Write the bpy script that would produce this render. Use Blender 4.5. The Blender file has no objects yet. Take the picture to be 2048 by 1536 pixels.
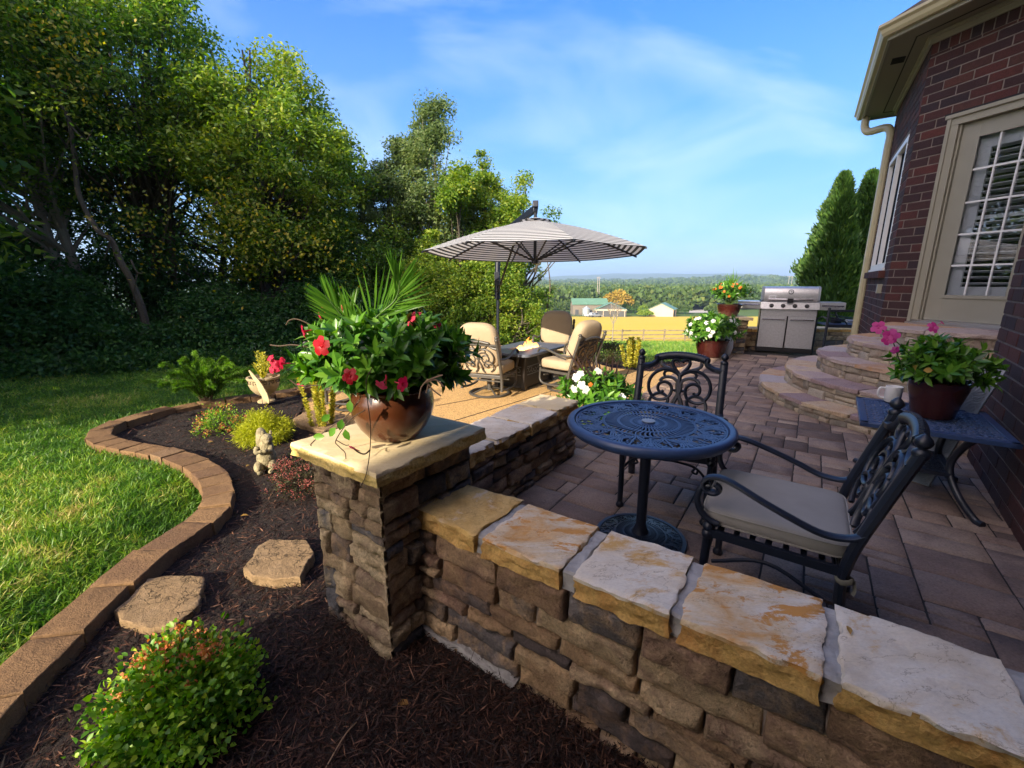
import bpy, math, random
import numpy as np
from mathutils import Vector, Matrix, noise as mnoise
R = math.radians; PI = math.pi
rng = random.Random(7); nr = np.random.default_rng(7)
scn = bpy.context.scene
COL = scn.collection

# ---------------------------------------------------------------- camera
FPX, HOR, EYE = 870.0, 564.0, 1.465          # focal length in photo pixels, horizon row, eye height
PITCH = math.atan((768 - HOR) / FPX)
cam = bpy.data.objects.new('camera', bpy.data.cameras.new('camera')); COL.objects.link(cam)
cam.data.sensor_width = 36; cam.data.lens = 36 * FPX / 2048
cam.data.clip_start = 0.05; cam.data.clip_end = 20000
cam.location = (0, 0, EYE); cam.rotation_euler = (PI / 2 - PITCH, 0, 0)
scn.camera = cam

# ---------------------------------------------------------------- light
SUN_HEAD, SUN_EL = R(33), R(25)              # light travels towards this heading (from +Y towards +X)
w = bpy.data.worlds.new('World'); scn.world = w; w.use_nodes = True
nt = w.node_tree; nt.nodes.clear()
out = nt.nodes.new('ShaderNodeOutputWorld'); bg = nt.nodes.new('ShaderNodeBackground')
sky = nt.nodes.new('ShaderNodeTexSky'); sky.sky_type = 'NISHITA'; sky.sun_disc = False
sky.sun_elevation = SUN_EL; sky.sun_rotation = SUN_HEAD + PI
sky.air_density = 1.0; sky.dust_density = 0.15; sky.ozone_density = 3.0; sky.altitude = 200
hs = nt.nodes.new('ShaderNodeHueSaturation'); hs.inputs['Saturation'].default_value = 1.38; hs.inputs['Value'].default_value = 0.6; hs.inputs['Hue'].default_value = 0.515
tc = nt.nodes.new('ShaderNodeTexCoord'); mp = nt.nodes.new('ShaderNodeMapping'); mp.inputs['Scale'].default_value = (1.0, 2.6, 3.0)
mp.inputs['Rotation'].default_value = (0.3, 0.5, 0.2)
cn = nt.nodes.new('ShaderNodeTexNoise'); cn.inputs['Scale'].default_value = 2.1; cn.inputs['Detail'].default_value = 7; cn.inputs['Distortion'].default_value = 0.7
cr = nt.nodes.new('ShaderNodeMapRange'); cr.inputs['From Min'].default_value = 0.48; cr.inputs['From Max'].default_value = 0.78; cr.inputs['To Max'].default_value = 0.34
mx = nt.nodes.new('ShaderNodeMix'); mx.data_type = 'RGBA'; mx.inputs['B'].default_value = (2.5, 2.8, 3.2, 1)
L = nt.links.new
L(tc.outputs['Generated'], mp.inputs[0]); L(mp.outputs[0], cn.inputs['Vector']); L(cn.outputs['Fac'], cr.inputs['Value'])

# morning sky: deepen the washed-out band near the horizon a little
sg = nt.nodes.new('ShaderNodeSeparateXYZ'); hz = nt.nodes.new('ShaderNodeMapRange'); hz.inputs['From Min'].default_value = -0.05; hz.inputs['From Max'].default_value = 0.62; hz.inputs['To Min'].default_value = 0.97; hz.inputs['To Max'].default_value = 0.0
hm = nt.nodes.new('ShaderNodeMix'); hm.data_type = 'RGBA'; hm.inputs['B'].default_value = (.60, 1.12, 1.95, 1)
L(tc.outputs['Generated'], sg.inputs[0]); L(sg.outputs['Z'], hz.inputs['Value']); L(hz.outputs[0], hm.inputs['Factor'])
L(sky.outputs[0], hs.inputs['Color']); L(hs.outputs[0], hm.inputs['A']); L(hm.outputs['Result'], mx.inputs['A']); L(cr.outputs[0], mx.inputs['Factor'])
# warm glow added to the sky round the unseen sun, as fill light
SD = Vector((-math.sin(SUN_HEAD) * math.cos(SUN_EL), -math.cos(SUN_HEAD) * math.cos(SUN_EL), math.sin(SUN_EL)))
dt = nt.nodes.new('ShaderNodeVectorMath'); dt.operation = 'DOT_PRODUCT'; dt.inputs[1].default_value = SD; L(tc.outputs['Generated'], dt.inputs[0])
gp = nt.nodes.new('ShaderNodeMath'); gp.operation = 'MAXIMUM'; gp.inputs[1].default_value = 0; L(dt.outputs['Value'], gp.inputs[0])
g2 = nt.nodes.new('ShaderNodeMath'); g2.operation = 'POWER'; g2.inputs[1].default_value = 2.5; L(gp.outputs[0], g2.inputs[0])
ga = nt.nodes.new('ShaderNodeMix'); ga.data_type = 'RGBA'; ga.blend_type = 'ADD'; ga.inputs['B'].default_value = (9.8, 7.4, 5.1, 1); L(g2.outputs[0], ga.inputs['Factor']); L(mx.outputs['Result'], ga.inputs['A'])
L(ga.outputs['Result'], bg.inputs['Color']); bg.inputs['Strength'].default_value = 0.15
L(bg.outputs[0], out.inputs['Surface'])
sl = bpy.data.lights.new('sun', 'SUN'); sl.energy = 3.0; sl.angle = R(0.5); sl.color = (1.0, 0.86, 0.66)
so = bpy.data.objects.new('sun', sl); COL.objects.link(so)
so.location = (-20, -30, 40)
so.rotation_euler = Vector((math.sin(SUN_HEAD) * math.cos(SUN_EL), math.cos(SUN_HEAD) * math.cos(SUN_EL), -math.sin(SUN_EL))).to_track_quat('-Z', 'Y').to_euler()
scn.view_settings.view_transform = 'Standard'; scn.view_settings.look = 'None'
scn.view_settings.exposure = 1.8; scn.view_settings.gamma = 1.0
scn.cycles.max_bounces = 6; scn.cycles.diffuse_bounces = 3; scn.cycles.glossy_bounces = 3
scn.cycles.transmission_bounces = 4; scn.cycles.transparent_max_bounces = 4; scn.cycles.volume_bounces = 0

# ---------------------------------------------------------------- survey helpers (photo point -> place)
_S, _C = math.sin(PITCH), math.cos(PITCH)
def _t(y):
    v = (y - 768) / FPX; return (v * _C + _S) / (_C - v * _S)
def G(x, y, z=0.0):
    Y = (EYE - z) / _t(y); Z = Y * _C + (EYE - z) * _S
    return Vector(((x - 1024) / FPX * Z, Y, z))
def D(x, y, Y):
    z = EYE - _t(y) * Y; Z = Y * _C + (EYE - z) * _S
    return Vector(((x - 1024) / FPX * Z, Y, z))
def hd(deg, l=1.0): return Vector((math.sin(R(deg)) * l, math.cos(R(deg)) * l, 0))

# ---------------------------------------------------------------- objects
def tag(o, label=None, cat=None, group=None, kind=None):
    if label: o['label'] = label
    if cat: o['category'] = cat
    if group: o['group'] = group
    if kind: o['kind'] = kind
    return o
def root(name, loc, rz=0, label=None, cat=None, group=None):
    o = bpy.data.objects.new(name, None); COL.objects.link(o); o.empty_display_size = 0.1
    o.location = loc; o.rotation_euler = (0, 0, rz)
    return tag(o, label, cat, group)
def link(name, me, mat, parent=None, world=False):
    o = bpy.data.objects.new(name, me); COL.objects.link(o)
    if mat: 
        for m in (mat if isinstance(mat, (list, tuple)) else [mat]): me.materials.append(m)
    if parent:
        o.parent = parent
        if world: o.matrix_parent_inverse = Matrix.Translation(-Vector(parent.location))
    return o
def copy_tree(o, parent=None):
    c = o.copy(); COL.objects.link(c); c.parent = parent
    for ch in list(o.children): copy_tree(ch, c)
    return c
def kids(o): return list(o.children)

def nz(p, s, seed=0.0): return mnoise.noise(Vector((p[0] * s + seed * 7.13, p[1] * s + seed * 3.7, p[2] * s - seed * 5.1)))

class MB:
    def __init__(s): s.v = []; s.f = []; s.r = []; s.m = []
    def add(s, vs, fs, rnd=0.5, mi=0):
        b = len(s.v); s.v += [tuple(v) for v in vs]
        s.f += [tuple(i + b for i in f) for f in fs]; s.r += [rnd] * len(fs); s.m += [mi] * len(fs)
    def box(s, c, sz, rz=0, rnd=0.5, mi=0, M=None, taper=1.0):
        hx, hy, hz = sz[0] / 2, sz[1] / 2, sz[2] / 2; vs = []
        for z in (-hz, hz):
            k = taper if z > 0 else 1
            for x, y in ((-hx, -hy), (hx, -hy), (hx, hy), (-hx, hy)): vs.append(Vector((x * k, y * k, z)))
        rot = M if M else Matrix.Rotation(rz, 3, 'Z')
        c = Vector(c); s.add([rot @ v + c for v in vs], [(0, 3, 2, 1), (4, 5, 6, 7), (0, 1, 5, 4), (1, 2, 6, 5), (2, 3, 7, 6), (3, 0, 4, 7)], rnd, mi)
    def bar(s, a, b, wx, wz, rnd=0.5, mi=0, up=(0, 0, 1)):
        a, b = Vector(a), Vector(b); d = b - a; l = d.length; d.normalize()
        u = Vector(up)
        if abs(d.dot(u)) > 0.98: u = Vector((1, 0, 0))
        x = d.cross(u).normalized(); z = x.cross(d)
        s.box((a + b) / 2, (wx, l, wz), rnd=rnd, mi=mi, M=Matrix((x, d, z)).transposed())
    def tube(s, pts, r, seg=8, closed=False, flat=None, rnd=0.5, mi=0, cap=True, upref=None):
        P = [Vector(p) for p in pts]; n = len(P)
        if n < 2: return
        rr = r if isinstance(r, (list, tuple)) else [r] * n
        T = []
        for i in range(n):
            a = P[i - 1] if (i > 0 or closed) else P[i]; b = P[(i + 1) % n] if (i < n - 1 or closed) else P[i]
            t = b - a; T.append(t.normalized() if t.length > 1e-9 else Vector((0, 0, 1)))
        u = Vector(upref) if upref else (Vector((0, 0, 1)) if abs(T[0].z) < 0.9 else Vector((1, 0, 0)))
        vs = []
        for i in range(n):
            if upref: u = Vector(upref)
            x = T[i].cross(u)
            if x.length < 1e-5: x = T[i].orthogonal()
            x.normalize(); u = x.cross(T[i]).normalized()
            fx, fz = flat if flat else (1, 1)
            for k in range(seg):
                a = 2 * PI * (k + 0.5) / seg
                vs.append(P[i] + x * (math.cos(a) * rr[i] * fx) + u * (math.sin(a) * rr[i] * fz))
        fs = []
        for i in range(n if closed else n - 1):
            j = (i + 1) % n
            for k in range(seg):
                k2 = (k + 1) % seg; fs.append((i * seg + k, i * seg + k2, j * seg + k2, j * seg + k))
        if not closed and cap: fs.append(tuple(range(seg))[::-1]); fs.append(tuple((n - 1) * seg + k for k in range(seg)))
        s.add(vs, fs, rnd, mi)
    def lathe(s, prof, c=(0, 0, 0), seg=32, rnd=0.5, mi=0, sx=1, sy=1, wob=0):
        vs = []; fs = []; n = len(prof)
        for r, z in prof:
            for k in range(seg):
                a = 2 * PI * k / seg; vs.append((c[0] + r * math.cos(a) * sx, c[1] + r * math.sin(a) * sy, c[2] + z))
        for i in range(n - 1):
            for k in range(seg):
                k2 = (k + 1) % seg; fs.append((i * seg + k, i * seg + k2, (i + 1) * seg + k2, (i + 1) * seg + k))
        s.add(vs, fs, rnd, mi)
    def superq(s, c, half, e1=0.3, e2=0.3, su=32, sv=16, M=None, rnd=0.5, mi=0, pinch=0.0):
        vs = []; f = lambda w_, e: math.copysign(abs(w_) ** e, w_)
        for i in range(sv + 1):
            v = -PI / 2 + PI * i / sv
            for k in range(su):
                u = 2 * PI * k / su
                x = f(math.cos(v), e1) * f(math.cos(u), e2); y = f(math.cos(v), e1) * f(math.sin(u), e2); z = f(math.sin(v), e1)
                zz = z * (1 - pinch * (x * x + y * y) / 2)
                p = Vector((x * half[0], y * half[1], zz * half[2]))
                vs.append((M @ p if M else p) + Vector(c))
        fs = []
        for i in range(sv):
            for k in range(su):
                k2 = (k + 1) % su; fs.append((i * su + k, i * su + k2, (i + 1) * su + k2, (i + 1) * su + k))
        s.add(vs, fs, rnd, mi)
    def slab(s, outline, z0, z1, jag=0.006, side=0.012, top=0.003, step=0.03, rings=4, lev=4, rnd=0.5, seed=0, mi=0, rnd_edge=0.008, smooth_top=None):
        """an irregular stone slab: convex outline (x, y), bottom z0, top z1"""
        pts = []
        n = len(outline)
        for i in range(n):
            a, b = Vector(outline[i]), Vector(outline[(i + 1) % n]); m = max(1, int((b - a).length / step))
            for k in range(m): pts.append(a.lerp(b, k / m))
        c = sum(pts, Vector((0, 0))) / len(pts); N = len(pts)
        P = []
        for i, p in enumerate(pts):
            d = (p - c).normalized()
            P.append((p + d * (nz((p.x, p.y, 1), 22, seed) * jag + nz((p.x, p.y, 4), 60, seed) * jag * .5), d))
        vs = []
        def ztop(p): return z1 + nz((p.x, p.y, 2), 9, seed) * top * 2 + nz((p.x, p.y, 8), 35, seed) * top
        vs.append((c.x, c.y, ztop(c)))
        for k in range(1, rings + 1):
            f = k / rings
            for p, d in P:
                q = c.lerp(p, f if k < rings else 1 - rnd_edge / max((p - c).length, .02)); vs.append((q.x, q.y, ztop(q)))
        for k in range(lev + 1):
            f = k / lev
            for p, d in P:
                z = ztop(p) - rnd_edge * 0.8 if k == 0 else (z1 - rnd_edge) + (z0 - z1 + rnd_edge) * f
                o = nz((p.x * 1, p.y * 1, z * 2.5), 14, seed + 3) * side + nz((p.x, p.y, z * 2), 45, seed + 5) * side * .4
                q = p + d * o; vs.append((q.x, q.y, z))
        tot = rings + lev + 1; fs = [(0, 1 + (i), 1 + (i + 1) % N) for i in range(N)]
        for k in range(tot - 1):
            b0 = 1 + k * N; b1 = b0 + N
            for i in range(N):
                j = (i + 1) % N; fs.append((b0 + i, b1 + i, b1 + j, b0 + j))
        fs.append(tuple(1 + (tot - 1) * N + i for i in range(N))[::-1])
        s.add(vs, fs, rnd, mi)
    def stone(s, P0, U, V, Nn, wd, ht, depth, seed, rnd, mi=0, q=0.028, rough=1.0, keep=(0, 0)):
        """one rough wall stone: face wd x ht in (U, V), standing depth proud along Nn"""
        nx = max(3, int(wd / q)); ny = max(3, int(ht / q)); vs = []
        rs = random.Random(int(seed * 977)); cj = [rs.uniform(-1, 1) * .005 for _ in range(8)]
        g = .0025
        tilt = rs.uniform(-.07, .07); tl2 = rs.uniform(-.05, .05)
        ex, ey = [.0035 / wd, .011 / wd], [.0035 / ht, .011 / ht]
        la = [0] + ex + [ex[1] + (1 - 2 * ex[1]) * i / nx for i in range(1, nx)] + [1 - ex[1], 1 - ex[0], 1]; lb = [0] + ey + [ey[1] + (1 - 2 * ey[1]) * i / ny for i in range(1, ny)] + [1 - ey[1], 1 - ey[0], 1]
        nx, ny = len(la) - 1, len(lb) - 1
        for j in range(ny + 1):
            for i in range(nx + 1):
                a, b = la[i], lb[j]
                e = min(9 if keep[0] else a * wd, 9 if keep[1] else (1 - a) * wd, b * ht, (1 - b) * ht)
                x = g + a * (wd - 2 * g); y = g + b * (ht - 2 * g)
                cx = (1 - a) * (1 - b) * cj[0] + a * (1 - b) * cj[1] + a * b * cj[2] + (1 - a) * b * cj[3]
                cy = (1 - a) * (1 - b) * cj[4] + a * (1 - b) * cj[5] + a * b * cj[6] + (1 - a) * b * cj[7]
                w_ = Vector(P0) + U * x + V * y
                h = depth * (1 - math.exp(-e / .0045) * .8) + nz(w_, 11, seed) * .013 * rough + nz(w_, 34, seed) * .009 * rough + abs(nz(w_, 19, seed + 2)) * .010 * rough + tilt * (b - .5) * ht * .6 + tl2 * (a - .5) * wd
                for kk_, da_ in ((keep[0], a * wd), (keep[1], (1 - a) * wd)):
                    if kk_: wq = math.exp(-(da_ / .02) ** 2); h = h * (1 - wq) + (.032 + .006 * nz(w_, 18, 1)) * wq
                if e < 1e-6: h = -.004
                vs.append(w_ + U * cx + V * cy + Nn * h)
        fs = [(j * (nx + 1) + i, j * (nx + 1) + i + 1, (j + 1) * (nx + 1) + i + 1, (j + 1) * (nx + 1) + i) for j in range(ny) for i in range(nx)]
        s.add(vs, fs, rnd, mi)
    def build(s, name, mat, parent=None, smooth=True, bevel=0, world=False, seg=2, angle=35):
        me = bpy.data.meshes.new(name); me.from_pydata(s.v, [], s.f); 
        at = me.attributes.new('rnd', 'FLOAT', 'FACE'); at.data.foreach_set('value', s.r)
        me.polygons.foreach_set('material_index', s.m)
        if smooth: me.shade_smooth(); 
        if smooth: me.set_sharp_from_angle(angle=R(angle)) if hasattr(me, 'set_sharp_from_angle') else None
        me.update()
        o = link(name, me, mat, parent, world)
        if bevel:
            b = o.modifiers.new('bevel', 'BEVEL'); b.width = bevel; b.segments = seg; b.limit_method = 'ANGLE'; b.angle_limit = R(40); b.harden_normals = False
        return o

def smoothpath(pts, n=6, closed=False):
    P = [Vector(p) for p in pts]; out_ = []; m = len(P)
    rngi = range(m) if closed else range(m - 1)
    for i in rngi:
        p1, p2 = P[i], P[(i + 1) % m]
        p0 = P[i - 1] if (i > 0 or closed) else p1 * 2 - p2
        p3 = P[(i + 2) % m] if (i < m - 2 or closed) else p2 * 2 - p1
        for k in range(n):
            t = k / n; out_.append(.5 * ((2 * p1) + (p2 - p0) * t + (2 * p0 - 5 * p1 + 4 * p2 - p3) * t * t + (3 * p1 - p0 - 3 * p2 + p3) * t ** 3))
    if not closed: out_.append(P[-1])
    return out_

def npmesh(name, V, F, rnd, mat, parent=None, world=False, smooth=False):
    """V (n,3), F (m,k) constant k, rnd (m,)"""
    me = bpy.data.meshes.new(name); V = np.asarray(V, dtype=np.float32); F = np.asarray(F, dtype=np.int32); m, k = F.shape
    me.vertices.add(len(V)); me.vertices.foreach_set('co', V.ravel())
    me.loops.add(m * k); me.loops.foreach_set('vertex_index', F.ravel())
    me.polygons.add(m); me.polygons.foreach_set('loop_start', np.arange(0, m * k, k, dtype=np.int32))
    try: me.polygons.foreach_set('loop_total', np.full(m, k, dtype=np.int32))
    except Exception: pass
    at = me.attributes.new('rnd', 'FLOAT', 'FACE'); at.data.foreach_set('value', np.asarray(rnd, dtype=np.float32))
    me.update(calc_edges=True)
    if smooth: me.shade_smooth()
    return link(name, me, mat, parent, world)

def unit(a): return a / np.maximum(np.linalg.norm(a, axis=1, keepdims=True), 1e-9)
def rdir(n): return unit(nr.normal(size=(n, 3)))
class Leaves:
    """collects many small leaves; fold=True gives each leaf two planes meeting at the midrib"""
    def __init__(s, fold=False): s.V = []; s.F = []; s.R = []; s.n = 0; s.fold = fold
    def add(s, C, Dr, Nn, Ln, Wd, rnd, droop=0.15):
        C = np.asarray(C, float); n = len(C); Dr = unit(np.asarray(Dr, float)); Nn = np.asarray(Nn, float)
        Nn = unit(Nn - Dr * (Nn * Dr).sum(1, keepdims=True)); S = np.cross(Dr, Nn)
        Ln = np.broadcast_to(np.asarray(Ln, float).reshape(-1, 1), (n, 1)); Wd = np.broadcast_to(np.asarray(Wd, float).reshape(-1, 1), (n, 1))
        if not s.fold:
            V = np.stack([C, C + Dr * Ln * .45 + S * Wd * .5, C + Dr * Ln - Nn * Ln * droop, C + Dr * Ln * .45 - S * Wd * .5], 1).reshape(-1, 3)
            F = (np.arange(n)[:, None] * 4 + np.arange(4)[None, :]) + s.n
            s.n += 4 * n; s.R.append(np.asarray(rnd))
        else:
            m1 = C + Dr * Ln * .33; m2 = C + Dr * Ln * .68 - Nn * Ln * droop * .35; tip = C + Dr * Ln - Nn * Ln * droop
            up = Nn * Wd * .16
            V = np.stack([C, m1, m2, tip, m1 + S * Wd * .5 + up, m2 + S * Wd * .42 + up, m1 - S * Wd * .5 + up, m2 - S * Wd * .42 + up], 1).reshape(-1, 3)
            b = np.arange(n)[:, None] * 8 + s.n
            q = np.array([[0, 1, 4, 4], [1, 2, 5, 4], [2, 3, 5, 5], [0, 6, 1, 1], [1, 6, 7, 2], [2, 7, 3, 3]])
            # keep quads only: use 4 quads spanning the blade
            q = np.array([[0, 1, 2, 4], [2, 3, 5, 4], [0, 6, 2, 1], [2, 6, 7, 3]])
            F = (b[:, None, :] + q[None, :, :]).reshape(-1, 4); s.n += 8 * n; s.R.append(np.repeat(np.asarray(rnd), 4))
        s.V.append(V); s.F.append(F)
    def build(s, name, mat, parent=None, world=False):
        return npmesh(name, np.concatenate(s.V), np.concatenate(s.F), np.concatenate(s.R), mat, parent, world)

# ---------------------------------------------------------------- materials
def newmat(name):
    m = bpy.data.materials.new(name); m.use_nodes = True; t = m.node_tree; b = t.nodes['Principled BSDF']; return m, t, b
def c4(c): return (c[0], c[1], c[2], 1)
def ramp(t, cols, inp=None, interp='LINEAR'):
    n = t.nodes.new('ShaderNodeValToRGB'); n.color_ramp.interpolation = interp; e = n.color_ramp.elements
    ps = [i / (len(cols) - 1) for i in range(len(cols))] if not isinstance(cols[0][0], (tuple, list)) else [c[1] for c in cols]
    cs = cols if not isinstance(cols[0][0], (tuple, list)) else [c[0] for c in cols]
    while len(e) < len(cs): e.new(0.5)
    for el, p_, c_ in zip(e, ps, cs): el.position = p_; el.color = c4(c_)
    if inp: t.links.new(inp, n.inputs[0])
    return n
def nodemath(t, op, a, b=None, clamp=False):
    n = t.nodes.new('ShaderNodeMath'); n.operation = op; n.use_clamp = clamp
    for i, x in enumerate((a, b)):
        if x is None: continue
        if isinstance(x, (int, float)): n.inputs[i].default_value = x
        else: t.links.new(x, n.inputs[i])
    return n.outputs[0]
def texco(t, kind='Object', scale=(1, 1, 1), rot=(0, 0, 0)):
    a = t.nodes.new('ShaderNodeTexCoord'); b = t.nodes.new('ShaderNodeMapping'); b.inputs['Scale'].default_value = scale; b.inputs['Rotation'].default_value = rot
    t.links.new(a.outputs[kind], b.inputs[0]); return b.outputs[0]
def noise_(t, vec, scale, detail=5, rough=.55, dist=0):
    n = t.nodes.new('ShaderNodeTexNoise'); n.inputs['Scale'].default_value = scale; n.inputs['Detail'].default_value = detail
    n.inputs['Roughness'].default_value = rough; n.inputs['Distortion'].default_value = dist
    if vec is not None: t.links.new(vec, n.inputs['Vector'])
    return n.outputs['Fac']
def attr(t, name='rnd'):
    n = t.nodes.new('ShaderNodeAttribute'); n.attribute_name = name; return n.outputs['Fac']
def bump(t, b, h, strength, dist=.01):
    n = t.nodes.new('ShaderNodeBump'); n.inputs['Strength'].default_value = strength; n.inputs['Distance'].default_value = dist
    t.links.new(h, n.inputs['Height']); t.links.new(n.outputs[0], b.inputs['Normal'])
def mixc(t, fac, a, b, mode='MIX'):
    n = t.nodes.new('ShaderNodeMix'); n.data_type = 'RGBA'; n.blend_type = mode
    for key, x in (('Factor', fac), ('A', a), ('B', b)):
        if isinstance(x, (int, float)): n.inputs[key].default_value = x
        elif isinstance(x, tuple): n.inputs[key].default_value = c4(x)
        else: t.links.new(x, n.inputs[key])
    return n.outputs['Result']
def solid(name, col, rough=.5, metal=0, spec=.5, bumps=None, var=.0, vscale=8):
    m, t, b = newmat(name); b.inputs['Roughness'].default_value = rough; b.inputs['Metallic'].default_value = metal
    b.inputs['Specular IOR Level'].default_value = spec
    v = texco(t)
    if var:
        k = noise_(t, v, vscale, 6); r_ = ramp(t, [tuple(c * (1 - var) for c in col), tuple(min(1, c * (1 + var)) for c in col)], k); 
        r_.color_ramp.elements[0].position = .3; r_.color_ramp.elements[1].position = .7
        t.links.new(r_.outputs[0], b.inputs['Base Color'])
    else: b.inputs['Base Color'].default_value = c4(col)
    if bumps: bump(t, b, noise_(t, v, bumps[0], 5), bumps[1], bumps[2] if len(bumps) > 2 else .005)
    return m
def stonemat(name, pal, rough=.85, veins=None, bs=(18, .6), stain=None, rw=.55, nscale=6, stretch=(1, 1, 1), layers=None, grain=.55):
    """pal: palette; face attribute rnd picks the stone's own tone, noise mottles it"""
    m, t, b = newmat(name); v = texco(t, scale=stretch)
    k = noise_(t, v, nscale, 8, .62, .6); f = nodemath(t, 'ADD', nodemath(t, 'MULTIPLY', attr(t), rw), nodemath(t, 'MULTIPLY', k, 1 - rw)); f = nodemath(t, 'ADD', nodemath(t, 'MULTIPLY', f, 1.75), -.375, clamp=True)
    r_ = ramp(t, pal, f); col = r_.outputs[0]
    k2 = noise_(t, v, 85, 8, .75); col = mixc(t, grain, col, ramp(t, [((.10, .09, .08), .27), ((.85, .85, .85), .48), ((1.35, 1.33, 1.3), .70)], k2).outputs[0], 'MULTIPLY')
    if stain:
        k3 = noise_(t, texco(t, scale=stretch), stain[1], 10, .72, .35); r3 = ramp(t, [((0, 0, 0), stain[2]), ((1, 1, 1), stain[3])], k3)
        col = mixc(t, r3.outputs[0], col, stain[0])
    h = nodemath(t, 'ADD', nodemath(t, 'MULTIPLY', noise_(t, v, bs[0], 8, .7), .8), nodemath(t, 'MULTIPLY', noise_(t, v, bs[0] * 6, 4), .35))
    if veins:
        vo = t.nodes.new('ShaderNodeTexVoronoi'); vo.feature = 'DISTANCE_TO_EDGE'; vo.inputs['Scale'].default_value = veins[0]
        wv = t.nodes.new('ShaderNodeVectorMath'); wv.operation = 'ADD'; nn = t.nodes.new('ShaderNodeTexNoise'); nn.inputs['Scale'].default_value = veins[0] * 1.2; nn.inputs['Detail'].default_value = 4
        t.links.new(v, nn.inputs['Vector']); sc_ = t.nodes.new('ShaderNodeVectorMath'); sc_.operation = 'SCALE'; sc_.inputs['Scale'].default_value = .5
        t.links.new(nn.outputs['Color'], sc_.inputs[0]); t.links.new(v, wv.inputs[0]); t.links.new(sc_.outputs[0], wv.inputs[1]); t.links.new(wv.outputs[0], vo.inputs['Vector'])
        cr_ = ramp(t, [((0, 0, 0), 0), ((1, 1, 1), veins[1])], vo.outputs['Distance']).outputs[0]
        gate = ramp(t, [((0, 0, 0), .5), ((1, 1, 1), .6)], noise_(t, v, veins[0] * .35, 3)).outputs[0]
        ck = mixc(t, gate, cr_, (1, 1, 1)); col = mixc(t, veins[2], col, ck, 'MULTIPLY'); h = nodemath(t, 'ADD', h, nodemath(t, 'MULTIPLY', ck, .5))
    if layers:
        kl = nodemath(t, 'MULTIPLY', noise_(t, texco(t, scale=stretch), layers[0], 7, .6, .2), layers[1]); fl_ = nodemath(t, 'FLOOR', kl); fr2 = nodemath(t, 'FRACT', kl)
        h = nodemath(t, 'ADD', h, nodemath(t, 'MULTIPLY', fl_, layers[2])); col = mixc(t, .65, col, ramp(t, [((.35, .28, .2), 0), ((1, 1, 1), .05), ((1, 1, 1), 1)], fr2).outputs[0], 'MULTIPLY')
    t.links.new(col, b.inputs['Base Color']); b.inputs['Roughness'].default_value = rough; b.inputs['Specular IOR Level'].default_value = .35
    bump(t, b, h, bs[1] * 1.35, .012)
    return m
def leafmat(name, pal, trans=.35, rough=.45, spec=.4):
    m, t, b = newmat(name)
    r_ = ramp(t, pal, attr(t)); t.links.new(r_.outputs[0], b.inputs['Base Color']); b.inputs['Roughness'].default_value = rough; b.inputs['Specular IOR Level'].default_value = spec
    tr = t.nodes.new('ShaderNodeBsdfTranslucent'); br = t.nodes.new('ShaderNodeHueSaturation'); br.inputs['Value'].default_value = 1.5; br.inputs['Saturation'].default_value = 1.1
    t.links.new(r_.outputs[0], br.inputs['Color']); t.links.new(br.outputs[0], tr.inputs['Color'])
    ms = t.nodes.new('ShaderNodeMixShader'); ms.inputs[0].default_value = trans
    t.links.new(b.outputs[0], ms.inputs[1]); t.links.new(tr.outputs[0], ms.inputs[2]); t.links.new(ms.outputs[0], t.nodes['Material Output'].inputs['Surface'])
    return m
# ================================================================ materials of the place
BRK = [(.095, .029, .026), (.065, .024, .024), (.045, .022, .025), (.032, .022, .029), (.08, .034, .029)]
M = {}
M['brick'] = stonemat('brick', [BRK[2], BRK[3], BRK[1], BRK[0], BRK[4], BRK[2]], bs=(60, .7), rw=.8, nscale=9)
M['mortar'] = solid('mortar', (.26, .21, .17), .95, bumps=(90, .5), var=.2, vscale=14)
M['wallstone'] = stonemat('wall_stone', [(.14, .11, .10), (.36, .22, .13), (.52, .34, .18), (.68, .50, .29), (.33, .20, .14), (.58, .39, .22), (.20, .175, .165)], veins=(30, .028, .75), bs=(26, 1.3), grain=.6, rw=.62, nscale=9)
M['pillarstone'] = stonemat('pillar_stone', [(.13, .13, .14), (.38, .26, .16), (.54, .40, .23), (.66, .53, .33), (.32, .22, .15), (.70, .55, .33), (.18, .18, .19)], veins=(30, .028, .75), bs=(26, 1.3), grain=.6, rw=.62, nscale=9)
M['stepstone'] = stonemat('step_riser_stone', [(.20, .18, .15), (.34, .29, .22), (.46, .39, .29), (.28, .22, .17), (.40, .36, .30)], bs=(18, .8), rw=.6)
M['cap_ochre'] = stonemat('ochre_sandstone', [(.34, .18, .05), (.50, .31, .09), (.66, .44, .16), (.56, .34, .10), (.70, .52, .26)], bs=(10, .55), grain=.25, rw=.1, nscale=4, stain=((.66, .50, .30), 5, .54, .60), layers=(3.5, 7, .9))
M['cap_white'] = stonemat('pale_sandstone', [(.50, .38, .24), (.64, .54, .40), (.74, .68, .57), (.60, .45, .28)], bs=(8, .45), grain=.2, rw=.1, nscale=3, stretch=(1, 1.8, 1), stain=((.58, .36, .13), 3.2, .55, .64), layers=(2.6, 6, .9))
M['cap_mixed'] = stonemat('rusty_white_sandstone', [(.74, .70, .62), (.72, .66, .56), (.66, .52, .34), (.60, .32, .10), (.36, .15, .07)], bs=(9, .5), grain=.22, rw=.1, nscale=4, stretch=(1, 2.0, 1), stain=((.56, .27, .07), 6, .53, .58), layers=(3.5, 7, .9))
M['cap_edge'] = stonemat('chipped_sandstone_edge', [(.24, .10, .03), (.44, .24, .06), (.58, .37, .12), (.50, .25, .07), (.60, .45, .22)], bs=(9, 1.2), rw=.1, nscale=6)
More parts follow.
